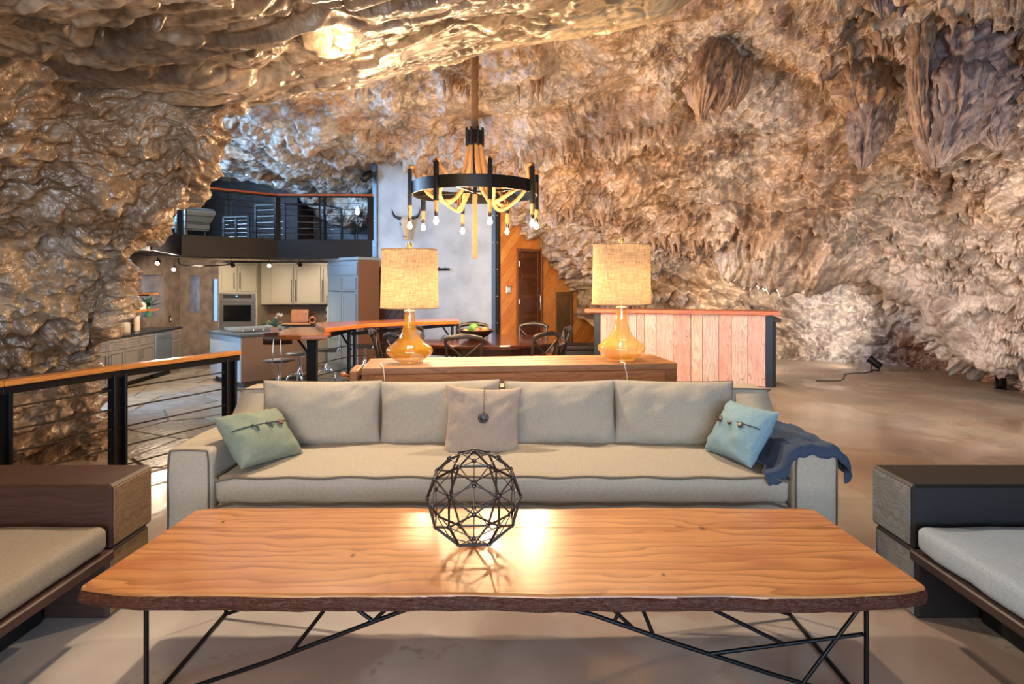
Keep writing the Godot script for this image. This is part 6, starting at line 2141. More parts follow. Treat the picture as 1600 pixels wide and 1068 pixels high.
# ---------------------------------------------------------------- dining table, chairs, bowl
func build_dining() -> void:
	var c := Vector3(-0.36, 0, -7.62)
	var t := thing("dining_table", "dark polished oval dining table under the chandelier", "table", c)
	var ol := PackedVector2Array()
	for k in 56:
		ol.append(Vector2(cos(TAU * k / 56) * 1.02, sin(TAU * k / 56) * 0.74))
	var st := mb()
	slab(st, ol, 0.76, 0.045, 0.01)
	var dm := wood(grain_tex, Color(0.26, 0.13, 0.095), 0.16, Vector3(0.5, 2, 2), Vector3.ZERO, 0.8)
	put("tabletop", st, dm, t)
	ol = PackedVector2Array()
	for k in 48:
		ol.append(Vector2(cos(TAU * k / 48) * 0.9, sin(TAU * k / 48) * 0.62))
	st = mb()
	slab(st, ol, 0.714, 0.09, 0.004)
	put("apron", st, dm, t)
	st = mb()
	lathe(st, [Vector2(0.18, 0.12), Vector2(0.12, 0.2), Vector2(0.09, 0.35), Vector2(0.13, 0.5), Vector2(0.1, 0.6), Vector2(0.2, 0.625)], 24)
	put("pedestal", st, dm, t)
	for k in 4:
		var d := Vector3(cos(TAU * k / 4 + 0.6), 0, sin(TAU * k / 4 + 0.6))
		st = mb()
		tube(st, smooth([d * 0.1 + Vector3(0, 0.18, 0), d * 0.35 + Vector3(0, 0.12, 0), d * 0.55 + Vector3(0, 0.035, 0)], 5), 0.035, 10)
		put("foot", st, dm, t)

	var ch := thing("dining_chair", "x", "chair", Vector3.ZERO, 0.0, "cross back chairs round the dining table")
	var wm := std(Color(0.125, 0.095, 0.09), 0.38)
	st = mb()
	var sol := PackedVector2Array()
	for k in 24:
		var w := TAU * k / 24
		sol.append(Vector2(cos(w) * (0.21 + 0.02 * sin(w)), sin(w) * 0.21))
	slab(st, sol, 0.465, 0.04, 0.01)
	put("seat", st, std(Color(0.20, 0.13, 0.10), 0.5), ch)
	for s in [-1.0, 1.0]:
		st = mb()
		tube(st, [Vector3(s * 0.15, 0.43, -0.14), Vector3(s * 0.18, 0.0, -0.19)], [0.018, 0.013], 10)
		put("leg", st, wm, ch)
		st = mb()
		tube(st, smooth([Vector3(s * 0.19, 0.0, 0.22), Vector3(s * 0.175, 0.45, 0.18), Vector3(s * 0.19, 0.70, 0.22), Vector3(s * 0.20, 0.845, 0.26)], 5), 0.017, 10)
		put("leg", st, wm, ch)
		st = mb()
		tube(st, smooth([Vector3(s * 0.185, 0.80, 0.25), Vector3(s * 0.02, 0.66, 0.235), Vector3(-s * 0.165, 0.50, 0.195)], 6), 0.011, 8)
		put("cross_brace", st, wm, ch)
	st = mb()
	tube(st, smooth([Vector3(-0.205, 0.845, 0.262), Vector3(-0.14, 0.872, 0.285), Vector3(0, 0.885, 0.30), Vector3(0.14, 0.872, 0.285), Vector3(0.205, 0.845, 0.262)], 5), 0.026, 10)
	put("top_rail", st, wm, ch)
	st = mb()
	tube(st, smooth([Vector3(-0.19, 0.865, 0.27), Vector3(0, 0.90, 0.31), Vector3(0.19, 0.865, 0.27)], 6), 0.02, 8)
	put("crest", st, wm, ch)
	for z in [[-0.165, 0.22], [0.20, 0.16]]:
		st = mb()
		rod(st, Vector3(-0.17, z[1], z[0]), Vector3(0.17, z[1], z[0]), 0.009, 8)
		put("stretcher", st, wm, ch)
	var spots := [
		[Vector3(-0.55, 0, -6.95), 0.1, "dark cross back dining chair seen from behind between the two table lamps"],
		[Vector3(0.22, 0, -7.25), 0.75, "dark cross back dining chair at the table's right front, its X in clear view"],
		[Vector3(0.44, 0, -7.80), 1.65, "dark cross back dining chair seen edge on at the table's right end"],
		[Vector3(0.20, 0, -8.30), 2.75, "dark dining chair on the far side of the table in front of the timber door"],
		[Vector3(-0.50, 0, -8.30), 3.3, "dark dining chair on the far side, behind the fruit bowl"],
		[Vector3(-1.06, 0, -7.80), -2.1, "dark dining chair behind the left lamp's neck, under the bar table's end"],
		[Vector3(-1.40, 0, -7.42), -1.45, "dark dining chair at the table's left end, left of the lamp base"],
		[Vector3(-1.12, 0, -7.04), -0.9, "dark dining chair at the left front, partly behind the left lamp base"]]
	ch.position = spots[0][0]
	ch.rotation.y = spots[0][1]
	ch.set_meta("label", spots[0][2])
	for k in range(1, spots.size()):
		copy(ch, spots[k][0], spots[k][1], spots[k][2])

	var bw := thing("fruit_bowl", "wide shallow dark wooden bowl on the dining table", "bowl", Vector3(-0.45, 0.761, -7.75))
	st = mb()
	lathe(st, [Vector2(0.07, 0), Vector2(0.09, 0.005), Vector2(0.16, 0.045), Vector2(0.235, 0.105), Vector2(0.24, 0.112), Vector2(0.228, 0.112), Vector2(0.15, 0.055), Vector2(0.08, 0.02), Vector2(0.0, 0.016)], 36)
	put("bowl", st, std(Color(0.10, 0.06, 0.055), 0.35), bw)
	var fruit := [[Vector3(-0.03, 0.125, 0.02), 0.072, Color(0.24, 0.42, 0.08), "green apple"], [Vector3(0.11, 0.105, 0.04), 0.05, Color(0.80, 0.38, 0.22), "orange fruit right of the green apple"], [Vector3(0.02, 0.105, 0.11), 0.042, Color(0.75, 0.30, 0.20), "reddish fruit at the front of the bowl"], [Vector3(0.10, 0.095, -0.08), 0.048, Color(0.72, 0.36, 0.2), "orange fruit at the back of the bowl"], [Vector3(-0.13, 0.085, 0.0), 0.042, Color(0.78, 0.42, 0.25), "orange fruit left of the green apple"]]
	for f in fruit:
		var a := thing("apple" if f[3] == "green apple" else "orange", ("large round " if f[3] == "green apple" else "small ") + f[3] + (" on top in the dark dining bowl" if f[3] == "green apple" else " on the dining table"), "fruit", bw.position + f[0], 0.0, "fruit in the dining bowl")
		st = mb()
		var prof := []
		for k in 13:
			var w := -PI / 2 + PI * k / 12
			prof.append(Vector2(cos(w) * f[1] * (1.0 + 0.04 * sin(w)), sin(w) * f[1] * 0.94))
		lathe(st, prof, 20, Transform3D(), 0, 0.0, 2, false)
		put("flesh", st, std(f[2], 0.4), a)
		st = mb()
		rod(st, Vector3(0, f[1] * 0.9, 0), Vector3(0.006, f[1] * 1.12, 0), 0.003, 6)
		put("stalk", st, std(Color(0.2, 0.12, 0.05), 0.7), a)

# ---------------------------------------------------------------- chandelier
func build_chandelier() -> void:
	var o := thing("chandelier", "black iron ring chandelier hung with thick ropes and bare bulbs", "chandelier", Vector3(-0.435, 0, -7.2))
	var hemp := std(Color(0.52, 0.38, 0.24), 0.9)
	triplanar(relief(hemp, fine_tex, 0.15), Vector3.ONE * 8)
	var dark_hemp := std(Color(0.40, 0.29, 0.19), 0.9)
	triplanar(relief(dark_hemp, fine_tex, 0.15), Vector3.ONE * 8)
	var iron := std(Color(0.06, 0.058, 0.06), 0.38, 0.5)
	# ring band
	var st := mb()
	st.set_smooth_group(1)
	var n := 72
	for k in n:
		var a := TAU * k / n
		var b := TAU * (k + 1) / n
		for q in [[0.735, 2.48, 0.735, 2.62], [0.735, 2.62, 0.722, 2.62], [0.722, 2.62, 0.722, 2.48], [0.722, 2.48, 0.735, 2.48]]:
			st.set_smooth_group(1 if q[0] == q[2] else -1)
			quad(st, Vector3(cos(a) * q[0], q[1], sin(a) * q[0]), Vector3(cos(b) * q[0], q[1], sin(b) * q[0]), Vector3(cos(b) * q[2], q[3], sin(b) * q[2]), Vector3(cos(a) * q[2], q[3], sin(a) * q[2]), Vector3(cos(a) * 0.7285, 2.55, sin(a) * 0.7285))
	put("ring", st, iron, o)
	for k in 2:
		st = mb()
		var d := Vector3(cos(k * PI / 2 + 0.4), 0, sin(k * PI / 2 + 0.4)) * 0.72
		bar(st, d + Vector3(0, 2.53, 0), -d + Vector3(0, 2.53, 0), 0.03, 0.02)
		put("cross_bar", st, iron, o)
	st = mb()
	rod(st, Vector3(0, 2.5, 0), Vector3(0, 3.1, 0), 0.024, 12)
	put("center_rod", st, iron, o)
	st = mb()
	lathe(st, [Vector2(0.09, 3.07), Vector2(0.11, 3.08), Vector2(0.11, 3.235), Vector2(0.09, 3.245), Vector2(0.04, 3.25)], 8, Transform3D(), 0, 0, -1)
	for k in 8:
		var w := TAU * (k + 0.5) / 8
		span(st, Vector3(cos(w) * 0.1 - 0.014, 3.06, sin(w) * 0.1 - 0.014), Vector3(cos(w) * 0.1 + 0.014, 3.275, sin(w) * 0.1 + 0.014), 0.003)
	put("hub", st, iron, o)
	st = mb()
	rope(st, [Vector3(0, 3.24, 0), Vector3(0, 5.1, 0)], 0.042, 0.16)
	put("hanging_rope", st, dark_hemp, o)
	st = mb()
	rope(st, [Vector3(0, 2.5, 0), Vector3(0.0, 1.75, 0)], 0.03, 0.11)
	put("rope_tail", st, dark_hemp, o)
	var glow := std(Color(1, 0.85, 0.6), 0.3)
	glow.emission_enabled = true
	glow.emission = Color(1.0, 0.72, 0.40)
	glow.emission_energy_multiplier = 14.0
	for k in 8:
		var w := deg_to_rad(15.5 + 45.0 * k)
		var d := Vector3(sin(w), 0, cos(w))
		var side := Vector3(d.z, 0, -d.x)
		st = mb()
		box(st, Vector3(0.045, 0.42, 0.045), facing(d * 0.757 + Vector3(0, 2.555, 0), side, d), 0.003)
		put("upright", st, iron, o)
		# rope: down from the hub, a swag inside the ring, over the upright and down to the bulb
		var s2 := 0.12 if k % 2 == 0 else -0.16
		st = mb()
		rope(st, smooth([d * 0.075 + Vector3(0, 3.08, 0), d * 0.12 + Vector3(0, 2.8, 0), d * 0.19 + side * s2 * 0.4 + Vector3(0, 2.52, 0), d * 0.32 + side * s2 + Vector3(0, 2.40 - 0.03 * (k % 3), 0), d * 0.52 + side * s2 * 0.8 + Vector3(0, 2.45, 0), d * 0.66 + side * 0.05 + Vector3(0, 2.63, 0), d * 0.70 + Vector3(0, 2.76, 0), d * 0.735 + Vector3(0, 2.79, 0), d * 0.757 + Vector3(0, 2.77, 0)], 6), 0.023, 0.08)
		put("rope", st, hemp, o)
		var low := 2.20 + 0.015 * (k % 3)
		st = mb()
		rope(st, [d * 0.757 + Vector3(0, 2.36, 0), d * 0.757 + Vector3(0, low, 0)], 0.021, 0.08)
		put("rope", st, hemp, o)
		st = mb()
		lathe(st, [Vector2(0.02, -0.03), Vector2(0.023, 0.0), Vector2(0.02, 0.03)], 12, Transform3D(Basis(), d * 0.757 + Vector3(0, low - 0.01, 0)))
		put("socket", st, iron, o)
		st = mb()
		lathe(st, [Vector2(0.0, -0.09), Vector2(0.015, -0.086), Vector2(0.026, -0.07), Vector2(0.029, -0.054), Vector2(0.024, -0.035), Vector2(0.014, -0.016), Vector2(0.012, 0.0)], 16, Transform3D(Basis(), d * 0.757 + Vector3(0, low - 0.035, 0)))
		put("bulb", st, glow, o)
		omni("bulb_light", o.position + d * 0.757 + Vector3(0, low - 0.09, 0), WARM, 2.3, 0.03)

# ---------------------------------------------------------------- bar faced with pale pink boards
func build_pink_bar() -> void:
	var o := thing("pink_bar", "bar counter faced with pale pink vertical boards between black posts", "bar counter")
	# front runs from the near right end to the far left end
	var r := Vector3(3.55, 0, -8.60)
	var l := Vector3(1.33, 0, -9.25)
	var dir := (r - l).normalized()
	var out := Vector3(-dir.z, 0, dir.x)
	if out.z < 0.0:
		out = -out
	o.transform = facing(l, dir, out)
	var len := l.distance_to(r)
	var pinks := []
	for c in [Color(0.95, 0.82, 0.83), Color(0.93, 0.86, 0.87), Color(0.95, 0.77, 0.77), Color(0.89, 0.84, 0.86), Color(0.98, 0.86, 0.85), Color(0.91, 0.74, 0.74)]:
		pinks.append(wood(grain_tex, c, 0.55, Vector3(0.55, 1.6, 1.6), Vector3(rng.randf(), rng.randf(), rng.randf())))
	var x := 0.0
	var k := 0
	var ws := [0.10, 0.17, 0.15, 0.12, 0.11, 0.17, 0.24, 0.25, 0.16, 0.22, 0.17, 0.22, 0.25]
	while x < len - 0.02:
		var w: float = minf(ws[k % ws.size()], len - x)
		var pop := 0.003 * ((k * 7) % 4)
		board("board", Vector3(0.995, w - 0.005, 0.022), Transform3D(Basis(Vector3.UP, Vector3.LEFT, Vector3.BACK), Vector3(x + w / 2, 0.505, pop)), pinks[(k * 5) % 6], o)
		x += w
		k += 1
	var post_m := std(Color(0.11, 0.15, 0.20), 0.45, 0.2)
	for px in [-0.045, len + 0.045]:
		var st := mb()
		span(st, Vector3(px - 0.045, 0, -0.06), Vector3(px + 0.045, 1.005, 0.03))
		put("post", st, post_m, o)
	var st := mb()
	var ol := PackedVector2Array()
	for q in 25:
		ol.append(Vector2(-0.22 + (len + 0.40) * q / 24.0, 0.10 + 0.012 * sin(q * 1.7) + 0.008 * sin(q * 0.6)))
	ol.append(Vector2(len + 0.18, -0.32))
	ol.append(Vector2(-0.22, -0.32))
	slab(st, ol, 1.065, 0.055, 0.008)
	put("bar_top", st, wood(grain_tex, Color(0.86, 0.54, 0.42), 0.4, Vector3(0.5, 2, 2)), o)
	# end wall of dark aged timber and the lower service counter behind
	var dk := wv(Color(0.26, 0.21, 0.14), 0.6, 3, 0.0, 0.6, 2.0, 0.2)
	for q in 3:
		board("end_board", Vector3(0.90, 0.2, 0.05), Transform3D(Basis(Vector3.UP, Vector3.FORWARD, Vector3.RIGHT), Vector3(len + 0.12, 0.45, -0.17 - q * 0.205)), dk[q], o)
	st = mb()
	span(st, Vector3(0.1, 0.90, -0.85), Vector3(len + 0.22, 0.95, -0.12), 0.006)
	put("service_counter", st, wood(grain_tex, Color(0.34, 0.27, 0.18), 0.5, Vector3(0.5, 2, 2)), o)
	st = mb()
	span(st, Vector3(0.1, 0.0, -0.10), Vector3(len - 0.05, 0.99, -0.02))
	put("carcass", st, std(Color(0.2, 0.16, 0.12), 0.7), o)
	# small tap on the bar
	var tp := thing("bar_tap", "thin dark tap standing on the pink bar right of the right lamp", "tap", o.transform * Vector3(0.42, 1.066, -0.2))
	st = mb()
	rod(st, Vector3(0, 0, 0), Vector3(0, 0.10, 0), 0.014, 10)
	lathe(st, [Vector2(0.03, 0), Vector2(0.028, 0.012), Vector2(0.014, 0.016)], 14)
	put("body", st, M.steel, tp)
	st = mb()
	tube(st, smooth([Vector3(0, 0.09, 0), Vector3(0, 0.13, -0.02), Vector3(0, 0.12, -0.08)], 4), 0.01, 8)
	put("spout", st, M.steel, tp)

	# flood lamps standing on the floor along the rock
	var f1 := thing("floor_spotlight", "small black floor spotlight whose beam lights the white rock alcove", "spotlight", Vector3(6.0, 0, -10.15))
	floor_lamp_parts(f1, Vector3(-0.5, 0.55, -0.65))
	var g := std(Color(1, 0.95, 0.85), 0.4)
	g.emission_enabled = true
	g.emission = Color(1.0, 0.85, 0.6)
	g.emission_energy_multiplier = 20.0
	st = mb()
	var aim := Vector3(-0.5, 0.55, -0.65).normalized()
	lathe(st, [Vector2(0.0, 0.088), Vector2(0.052, 0.094), Vector2(0.0, 0.10)], 16, Transform3D(Basis.looking_at(aim) * Basis(Vector3.RIGHT, -PI / 2), Vector3(0, 0.13, 0)))
	put("bulb", st, g, f1)
	spot("floor_spotlight_beam", f1.position + Vector3(0, 0.13, 0) + aim * 0.12, aim, SOFT, 3.4, 75.0, 0.8, 0.05)
	var f2 := thing("floor_spotlight", "unlit dark blue floor spotlight by the reddish rock at the right edge", "spotlight", Vector3(6.72, 0, -8.45))
	floor_lamp_parts(f2, Vector3(0.1, 0.9, -0.3))
	for c in [["floor_cable", "thin dark cable running left from the lit floor spotlight", [Vector3(5.94, 0.006, -10.12), Vector3(5.7, 0.006, -9.9), Vector3(5.3, 0.006, -9.75), Vector3(4.9, 0.006, -9.15), Vector3(4.5, 0.006, -9.1)]], ["floor_cable", "dark cable trailing right from the dark blue floor spotlight", [Vector3(6.78, 0.006, -8.45), Vector3(7.1, 0.006, -8.2), Vector3(7.4, 0.006, -8.25), Vector3(7.9, 0.006, -7.9)]]]:
		st = mb()
		tube(st, smooth(c[2], 8), 0.006, 6)
		tag(put(c[0], st, M.black), c[1], "cable")

func floor_lamp_parts(o: Node3D, aim: Vector3) -> void:
	var b := Basis.looking_at(aim.normalized()) * Basis(Vector3.RIGHT, -PI / 2)
	var st := mb()
	lathe(st, [Vector2(0.03, -0.11), Vector2(0.055, -0.10), Vector2(0.06, 0.09), Vector2(0.066, 0.095), Vector2(0.066, 0.11), Vector2(0.056, 0.11), Vector2(0.05, 0.05)], 20, Transform3D(b, Vector3(0, 0.13, 0)), 0, 0, 2, false)
	put("housing", st, M.black, o)
	st = mb()
	lathe(st, [Vector2(0.07, 0), Vector2(0.07, 0.012), Vector2(0.02, 0.02)], 20)
	for s in [-0.068, 0.068]:
		span(st, Vector3(s - 0.004, 0.01, -0.012), Vector3(s + 0.004, 0.14, 0.012), 0.001)
	put("stand", st, M.black, o)

# ---------------------------------------------------------------- workbench and table lamps behind the sofa
func build_workbench_and_lamps() -> void:
	var o := thing("workbench", "long old wooden workbench behind the sofa carrying two lamps", "table")
	var l := Vector3(-1.09, 0, -4.45)
	var r := Vector3(1.275, 0, -4.74)
	o.transform = facing(l, r - l, Vector3(0.1, 0, 1))
	var len := l.distance_to(r)
	var ws := wv(Color(0.66, 0.48, 0.30), 0.5, 5, 0.0, 0.5, 1.8, 0.10)
	for k in 4:
		board("top_board", Vector3(len - 0.003 * k, 0.05, 0.137), Transform3D(Basis(), Vector3(len / 2, 0.835, -0.07 - k * 0.141)), ws[k], o, 0.004)
	board("front_board", Vector3(len - 0.18, 0.085, 0.05), Transform3D(Basis(), Vector3(len / 2, 0.765, -0.03)), ws[4], o)
	board("front_board", Vector3(len - 0.18, 0.09, 0.05), Transform3D(Basis(), Vector3(len / 2, 0.675, -0.033)), ws[2], o)
	for x in [0.045, len - 0.045]:
		board("end_block", Vector3(0.09, 0.18, 0.55), Transform3D(Basis(), Vector3(x, 0.72, -0.28)), wood(grain_tex, Color(0.62, 0.42, 0.24), 0.6, Vector3(3, 2, 0.5)), o)
		for z in [-0.08, -0.48]:
			var st := mb()
			span(st, Vector3(x - 0.045, 0, z - 0.045), Vector3(x + 0.045, 0.63, z + 0.045))
			put("leg", st, wood(grain_tex, Color(0.55, 0.37, 0.22), 0.6, Vector3(3, 0.5, 3)), o)
	board("stretcher", Vector3(len - 0.18, 0.08, 0.04), Transform3D(Basis(), Vector3(len / 2, 0.2, -0.28)), ws[1], o)
	# end vice: block and turned handle
	var vice := Node3D.new()
	vice.name = "vice"
	o.add_child(vice, true)
	var st := mb()
	span(st, Vector3(-0.10, 0.72, -0.42), Vector3(-0.04, 0.83, -0.10), 0.008)
	put("jaw", st, ws[3], vice)
	st = mb()
	rod(st, Vector3(-0.12, 0.765, -0.26), Vector3(0.0, 0.765, -0.26), 0.02, 12)
	put("screw", st, M.steel, vice)
	st = mb()
	lathe(st, [Vector2(0.0, -0.19), Vector2(0.018, -0.185), Vector2(0.02, -0.16), Vector2(0.015, -0.15), Vector2(0.016, 0.16), Vector2(0.02, 0.17), Vector2(0.0, 0.19)], 12, Transform3D(Basis(Vector3.RIGHT, 1.35), Vector3(-0.135, 0.775, -0.20)))
	put("vice_handle", st, wood(grain_tex, Color(0.85, 0.56, 0.28), 0.45, Vector3(2, 2, 0.6)), vice)

	table_lamp(Vector3(-0.79, 0.861, -4.74), 1.0, "amber glass table lamp with linen drum shade at the vice end of the workbench", 0.0, 1)
	table_lamp(Vector3(0.872, 0.861, -4.90), 1.05, "amber glass table lamp with linen drum shade standing in front of the pink bar", 0.9, 2)

func table_lamp(where: Vector3, k: float, label: String, turn: float, sd: int) -> void:
	var o := thing("table_lamp", label, "lamp", where, turn, "amber glass lamps on the workbench")
	var amber := std(Color(0.90, 0.64, 0.12, 0.46), 0.05)
	amber.transparency = BaseMaterial3D.TRANSPARENCY_ALPHA
	amber.metallic_specular = 0.8
	var prof := [Vector2(0.095, 0.0), Vector2(0.10, 0.008), Vector2(0.098, 0.016), Vector2(0.132, 0.038), Vector2(0.168, 0.070), Vector2(0.178, 0.094), Vector2(0.170, 0.116), Vector2(0.140, 0.138), Vector2(0.105, 0.165), Vector2(0.077, 0.20), Vector2(0.057, 0.25), Vector2(0.047, 0.30), Vector2(0.041, 0.35), Vector2(0.038, 0.385)]
	var outer := []
	for i in prof.size() - 1:
		for q in 3:
			var a: Vector2 = prof[maxi(i - 1, 0)]
			var b: Vector2 = prof[i]
			var c: Vector2 = prof[i + 1]
			var d: Vector2 = prof[mini(i + 2, prof.size() - 1)]
			outer.append(b.cubic_interpolate(c, a, d, q / 3.0) * k)
	outer.append(prof[prof.size() - 1] * k)
	var st := mb()
	var full := [Vector2(0.0, 0.0)]
	full.append_array(outer)
	lathe(st, full, 64, Transform3D(), 16, 0.015, 2, false)
	put("glass_base", st, amber, o)
	st = mb()
	lathe(st, [Vector2(0.036, 0.385), Vector2(0.042, 0.388), Vector2(0.042, 0.405), Vector2(0.02, 0.41), Vector2(0.016, 0.455)], 24, Transform3D(Basis.from_scale(Vector3(k, k, k)), Vector3.ZERO))
	put("collar", st, std(Color(0.85, 0.82, 0.76), 0.2, 0.8), o)
	st = mb()
	rod(st, Vector3(0, 0.44 * k, 0), Vector3(0, 0.90 * k, 0), 0.006, 8)
	for w in 3:
		var d := Vector3(cos(TAU * w / 3), 0, sin(TAU * w / 3))
		rod(st, Vector3(0, 0.865 * k, 0), d * 0.21 * k + Vector3(0, 0.872 * k, 0), 0.004, 6)
	put("harp", st, M.stainless, o)
	st = mb()
	lathe(st, [Vector2(0.008, 0.885), Vector2(0.022, 0.895), Vector2(0.024, 0.91), Vector2(0.016, 0.925), Vector2(0.0, 0.93)], 14, Transform3D(Basis.from_scale(Vector3(k, k, k)), Vector3.ZERO))
	put("finial", st, std(Color(0.9, 0.78, 0.45), 0.2, 0.8), o)
	# shade: double-sided linen drum, a little narrower at the top
	var linen := std(Color(0.82, 0.73, 0.62), 0.9)
	linen.albedo_texture = linen_tex
	triplanar(linen, Vector3(2.0, 2.0, 2.0))
	linen.backlight_enabled = true
	linen.backlight = Color(0.9, 0.86, 0.78)
	st = mb()
	var rb := 0.222 * k
	var rt := 0.212 * k
	lathe(st, [Vector2(rb, 0.425 * k), Vector2(rt, 0.872 * k)], 64, Transform3D(), 0, 0.0, 2, false)
	put("lamp_shade", st, linen, o)
	for e in [[rb, 0.425], [rt, 0.872]]:
		st = mb()
		var pts := []
		for q in 48:
			pts.append(Vector3(cos(TAU * q / 48) * e[0], e[1] * k, sin(TAU * q / 48) * e[0]))
		tube(st, pts, 0.004, 6, true)
		put("shade_rim", st, std(Color(0.62, 0.5, 0.36), 0.8), o)
	var glow := std(Color(1, 0.9, 0.7), 0.3)
	glow.emission_enabled = true
	glow.emission = Color(1.0, 0.78, 0.48)
	glow.emission_energy_multiplier = 10.0
	st = mb()
	lathe(st, [Vector2(0.014, 0.46), Vector2(0.018, 0.50), Vector2(0.034, 0.55), Vector2(0.036, 0.575), Vector2(0.022, 0.605), Vector2(0.0, 0.612)], 16)
	put("bulb", st, glow, o)
	omni("lamp_light", where + Vector3(0, 0.57 * k, 0), Color(1.0, 0.86, 0.68), 0.40, 0.04)
	# white flex over the front edge of the bench
	st = mb()
	var back := Vector3(-0.05 if sd == 1 else -0.01, 0, 0.0)
	var c0 := Basis(Vector3.UP, -turn)
	var p := [Vector3(-0.12, 0.006, 0.04), Vector3(-0.20, 0.006, 0.10), Vector3(-0.17, 0.006, 0.20), Vector3(-0.15, 0.004, 0.272), Vector3(-0.14, -0.02, 0.285), Vector3(-0.12, -0.22, 0.287)]
	if sd == 2:
		p = [Vector3(-0.02, 0.006, 0.10), Vector3(-0.03, 0.006, 0.16), Vector3(-0.01, 0.004, 0.207), Vector3(-0.012, -0.02, 0.218), Vector3(0.005, -0.10, 0.22), Vector3(0.0, -0.22, 0.22)]
	var pp := []
	for q in p:
		pp.append(c0 * q)
	tube(st, smooth(pp, 6), 0.004, 6)
	put("cord", st, std(Color(0.88, 0.85, 0.8), 0.5), o)

# ---------------------------------------------------------------- sofa
func build_sofa() -> void:
	var o := thing("sofa", "long beige linen sofa with low arms and one seat cushion", "sofa")
	var lin := cloth(Color(0.80, 0.745, 0.665))
	M.linen = lin
	var pipe_m := cloth(Color(0.50, 0.45, 0.39))
	var xl := -1.80
	var xr := 1.70
	# frame base
	var st := mb()
	soft_box(st, Vector3(xr - xl - 0.36, 0.20, 0.92), 0.02, Vector3.ZERO, at((xl + xr) / 2, 0.22, -3.72), 0.003, 3, 0.15)
	put("base", st, lin, o)
	# arms: low at the front, swept up to the back at the rear
	for s in [0, 1]:
		var x0 := xl if s == 0 else xr - 0.24
		st = mb()
		soft_box(st, Vector3(0.24, 0.50, 0.98), 0.03, Vector3(0.006, 0.006, 0.004), at(x0 + 0.12, 0.37, -3.68), 0.006, 5 + s, 0.06)
		var arm := put("arm", st, lin, o)
		st = mb()
		var zf := -3.187
		tube(st, smooth([Vector3(x0 + 0.016, 0.14, zf), Vector3(x0 + 0.014, 0.45, zf), Vector3(x0 + 0.022, 0.595, zf), Vector3(x0 + 0.05, 0.614, zf), Vector3(x0 + 0.19, 0.614, zf), Vector3(x0 + 0.22, 0.595, zf), Vector3(x0 + 0.226, 0.45, zf), Vector3(x0 + 0.224, 0.14, zf)], 5), 0.0045, 6)
		put("piping", st, pipe_m, arm)
		# sweep from the arm up to the back
		st = mb()
		st.set_smooth_group(2)
		var prof := []
		for k in 9:
			var t := k / 8.0
			prof.append(Vector2(-3.80 - 0.26 * t, 0.60 + 0.17 * t * t))
		for k in 8:
			var a: Vector2 = prof[k]
			var b: Vector2 = prof[k + 1]
			quad(st, Vector3(x0 + 0.012, a.y, a.x), Vector3(x0 + 0.228, a.y, a.x), Vector3(x0 + 0.228, b.y, b.x), Vector3(x0 + 0.012, b.y, b.x), Vector3(x0 + 0.12, 0.2, (a.x + b.x) / 2))
			for xx in [x0 + 0.012, x0 + 0.228]:
				quad(st, Vector3(xx, a.y, a.x), Vector3(xx, b.y, b.x), Vector3(xx, 0.5, b.x), Vector3(xx, 0.5, a.x), Vector3(x0 + 0.12, 0.55, (a.x + b.x) / 2))
		put("arm_sweep", st, lin, o)
	# back
	st = mb()
	soft_box(st, Vector3(xr - xl - 0.02, 0.64, 0.24), 0.03, Vector3(0.0, 0.008, 0.004), at((xl + xr) / 2, 0.462, -4.17), 0.006, 8, 0.08)
	var back := put("backrest", st, lin, o)
	st = mb()
	var zb := -4.058
	tube(st, smooth([Vector3(xl + 0.016, 0.55, zb), Vector3(xl + 0.02, 0.745, zb), Vector3(xl + 0.05, 0.778, zb), Vector3(-1.0, 0.785, zb), Vector3(0, 0.787, zb), Vector3(1.0, 0.785, zb), Vector3(xr - 0.05, 0.778, zb), Vector3(xr - 0.02, 0.745, zb), Vector3(xr - 0.016, 0.55, zb)], 6), 0.005, 6)
	put("piping", st, pipe_m, back)
	for p in [Vector3(xl + 0.1, 0, -3.28), Vector3(xr - 0.1, 0, -3.28), Vector3(xl + 0.1, 0, -4.2), Vector3(xr - 0.1, 0, -4.2), Vector3(0, 0, -3.28)]:
		st = mb()
		lathe(st, [Vector2(0.022, 0), Vector2(0.032, 0.125)], 14, Transform3D(Basis(), p))
		put("foot", st, std(Color(0.15, 0.09, 0.06), 0.5), o)
	# one long seat cushion
	var sc := thing("seat_cushion", "single long seat cushion of the beige sofa with dark piped edges", "cushion")
	st = mb()
	var cx := (xl + xr) / 2
	var cw := xr - xl - 0.50
	soft_box(st, Vector3(cw, 0.145, 0.86), 0.035, Vector3(0.0, 0.022, 0.008), at(cx, 0.40, -3.63), 0.010, 11, 0.05)
	put("cover", st, lin, sc)
	for y in [0.335, 0.468]:
		st = mb()
		var pts := []
		for k in 33:
			pts.append(Vector3(cx - cw / 2 + 0.01 + (cw - 0.02) * k / 32, y + 0.004 * sin(k * 1.9) + (0.006 * sin(PI * k / 32) if y > 0.4 else 0.0), -3.193 - 0.003 * sin(k * 0.9)))
		var whole := [Vector3(cx - cw / 2 - 0.002, y, -3.9)]
		whole.append_array(pts)
		whole.append(Vector3(cx + cw / 2 + 0.002, y, -3.9))
		tube(st, smooth(whole, 3), 0.0065, 8)
		put("piping", st, pipe_m, sc)
	# four back cushions
	var xs := [[-1.585, 0.755, 0.00, "leftmost beige back cushion of the sofa, above the green pillow"], [-0.835, 0.76, 0.02, "second beige back cushion from the left, partly behind the buttoned pillow"], [-0.045, 0.70, 0.01, "third beige back cushion from the left, right of the buttoned pillow"], [0.645, 0.76, -0.015, "rightmost beige back cushion of the sofa, beside the blue pillow"]]
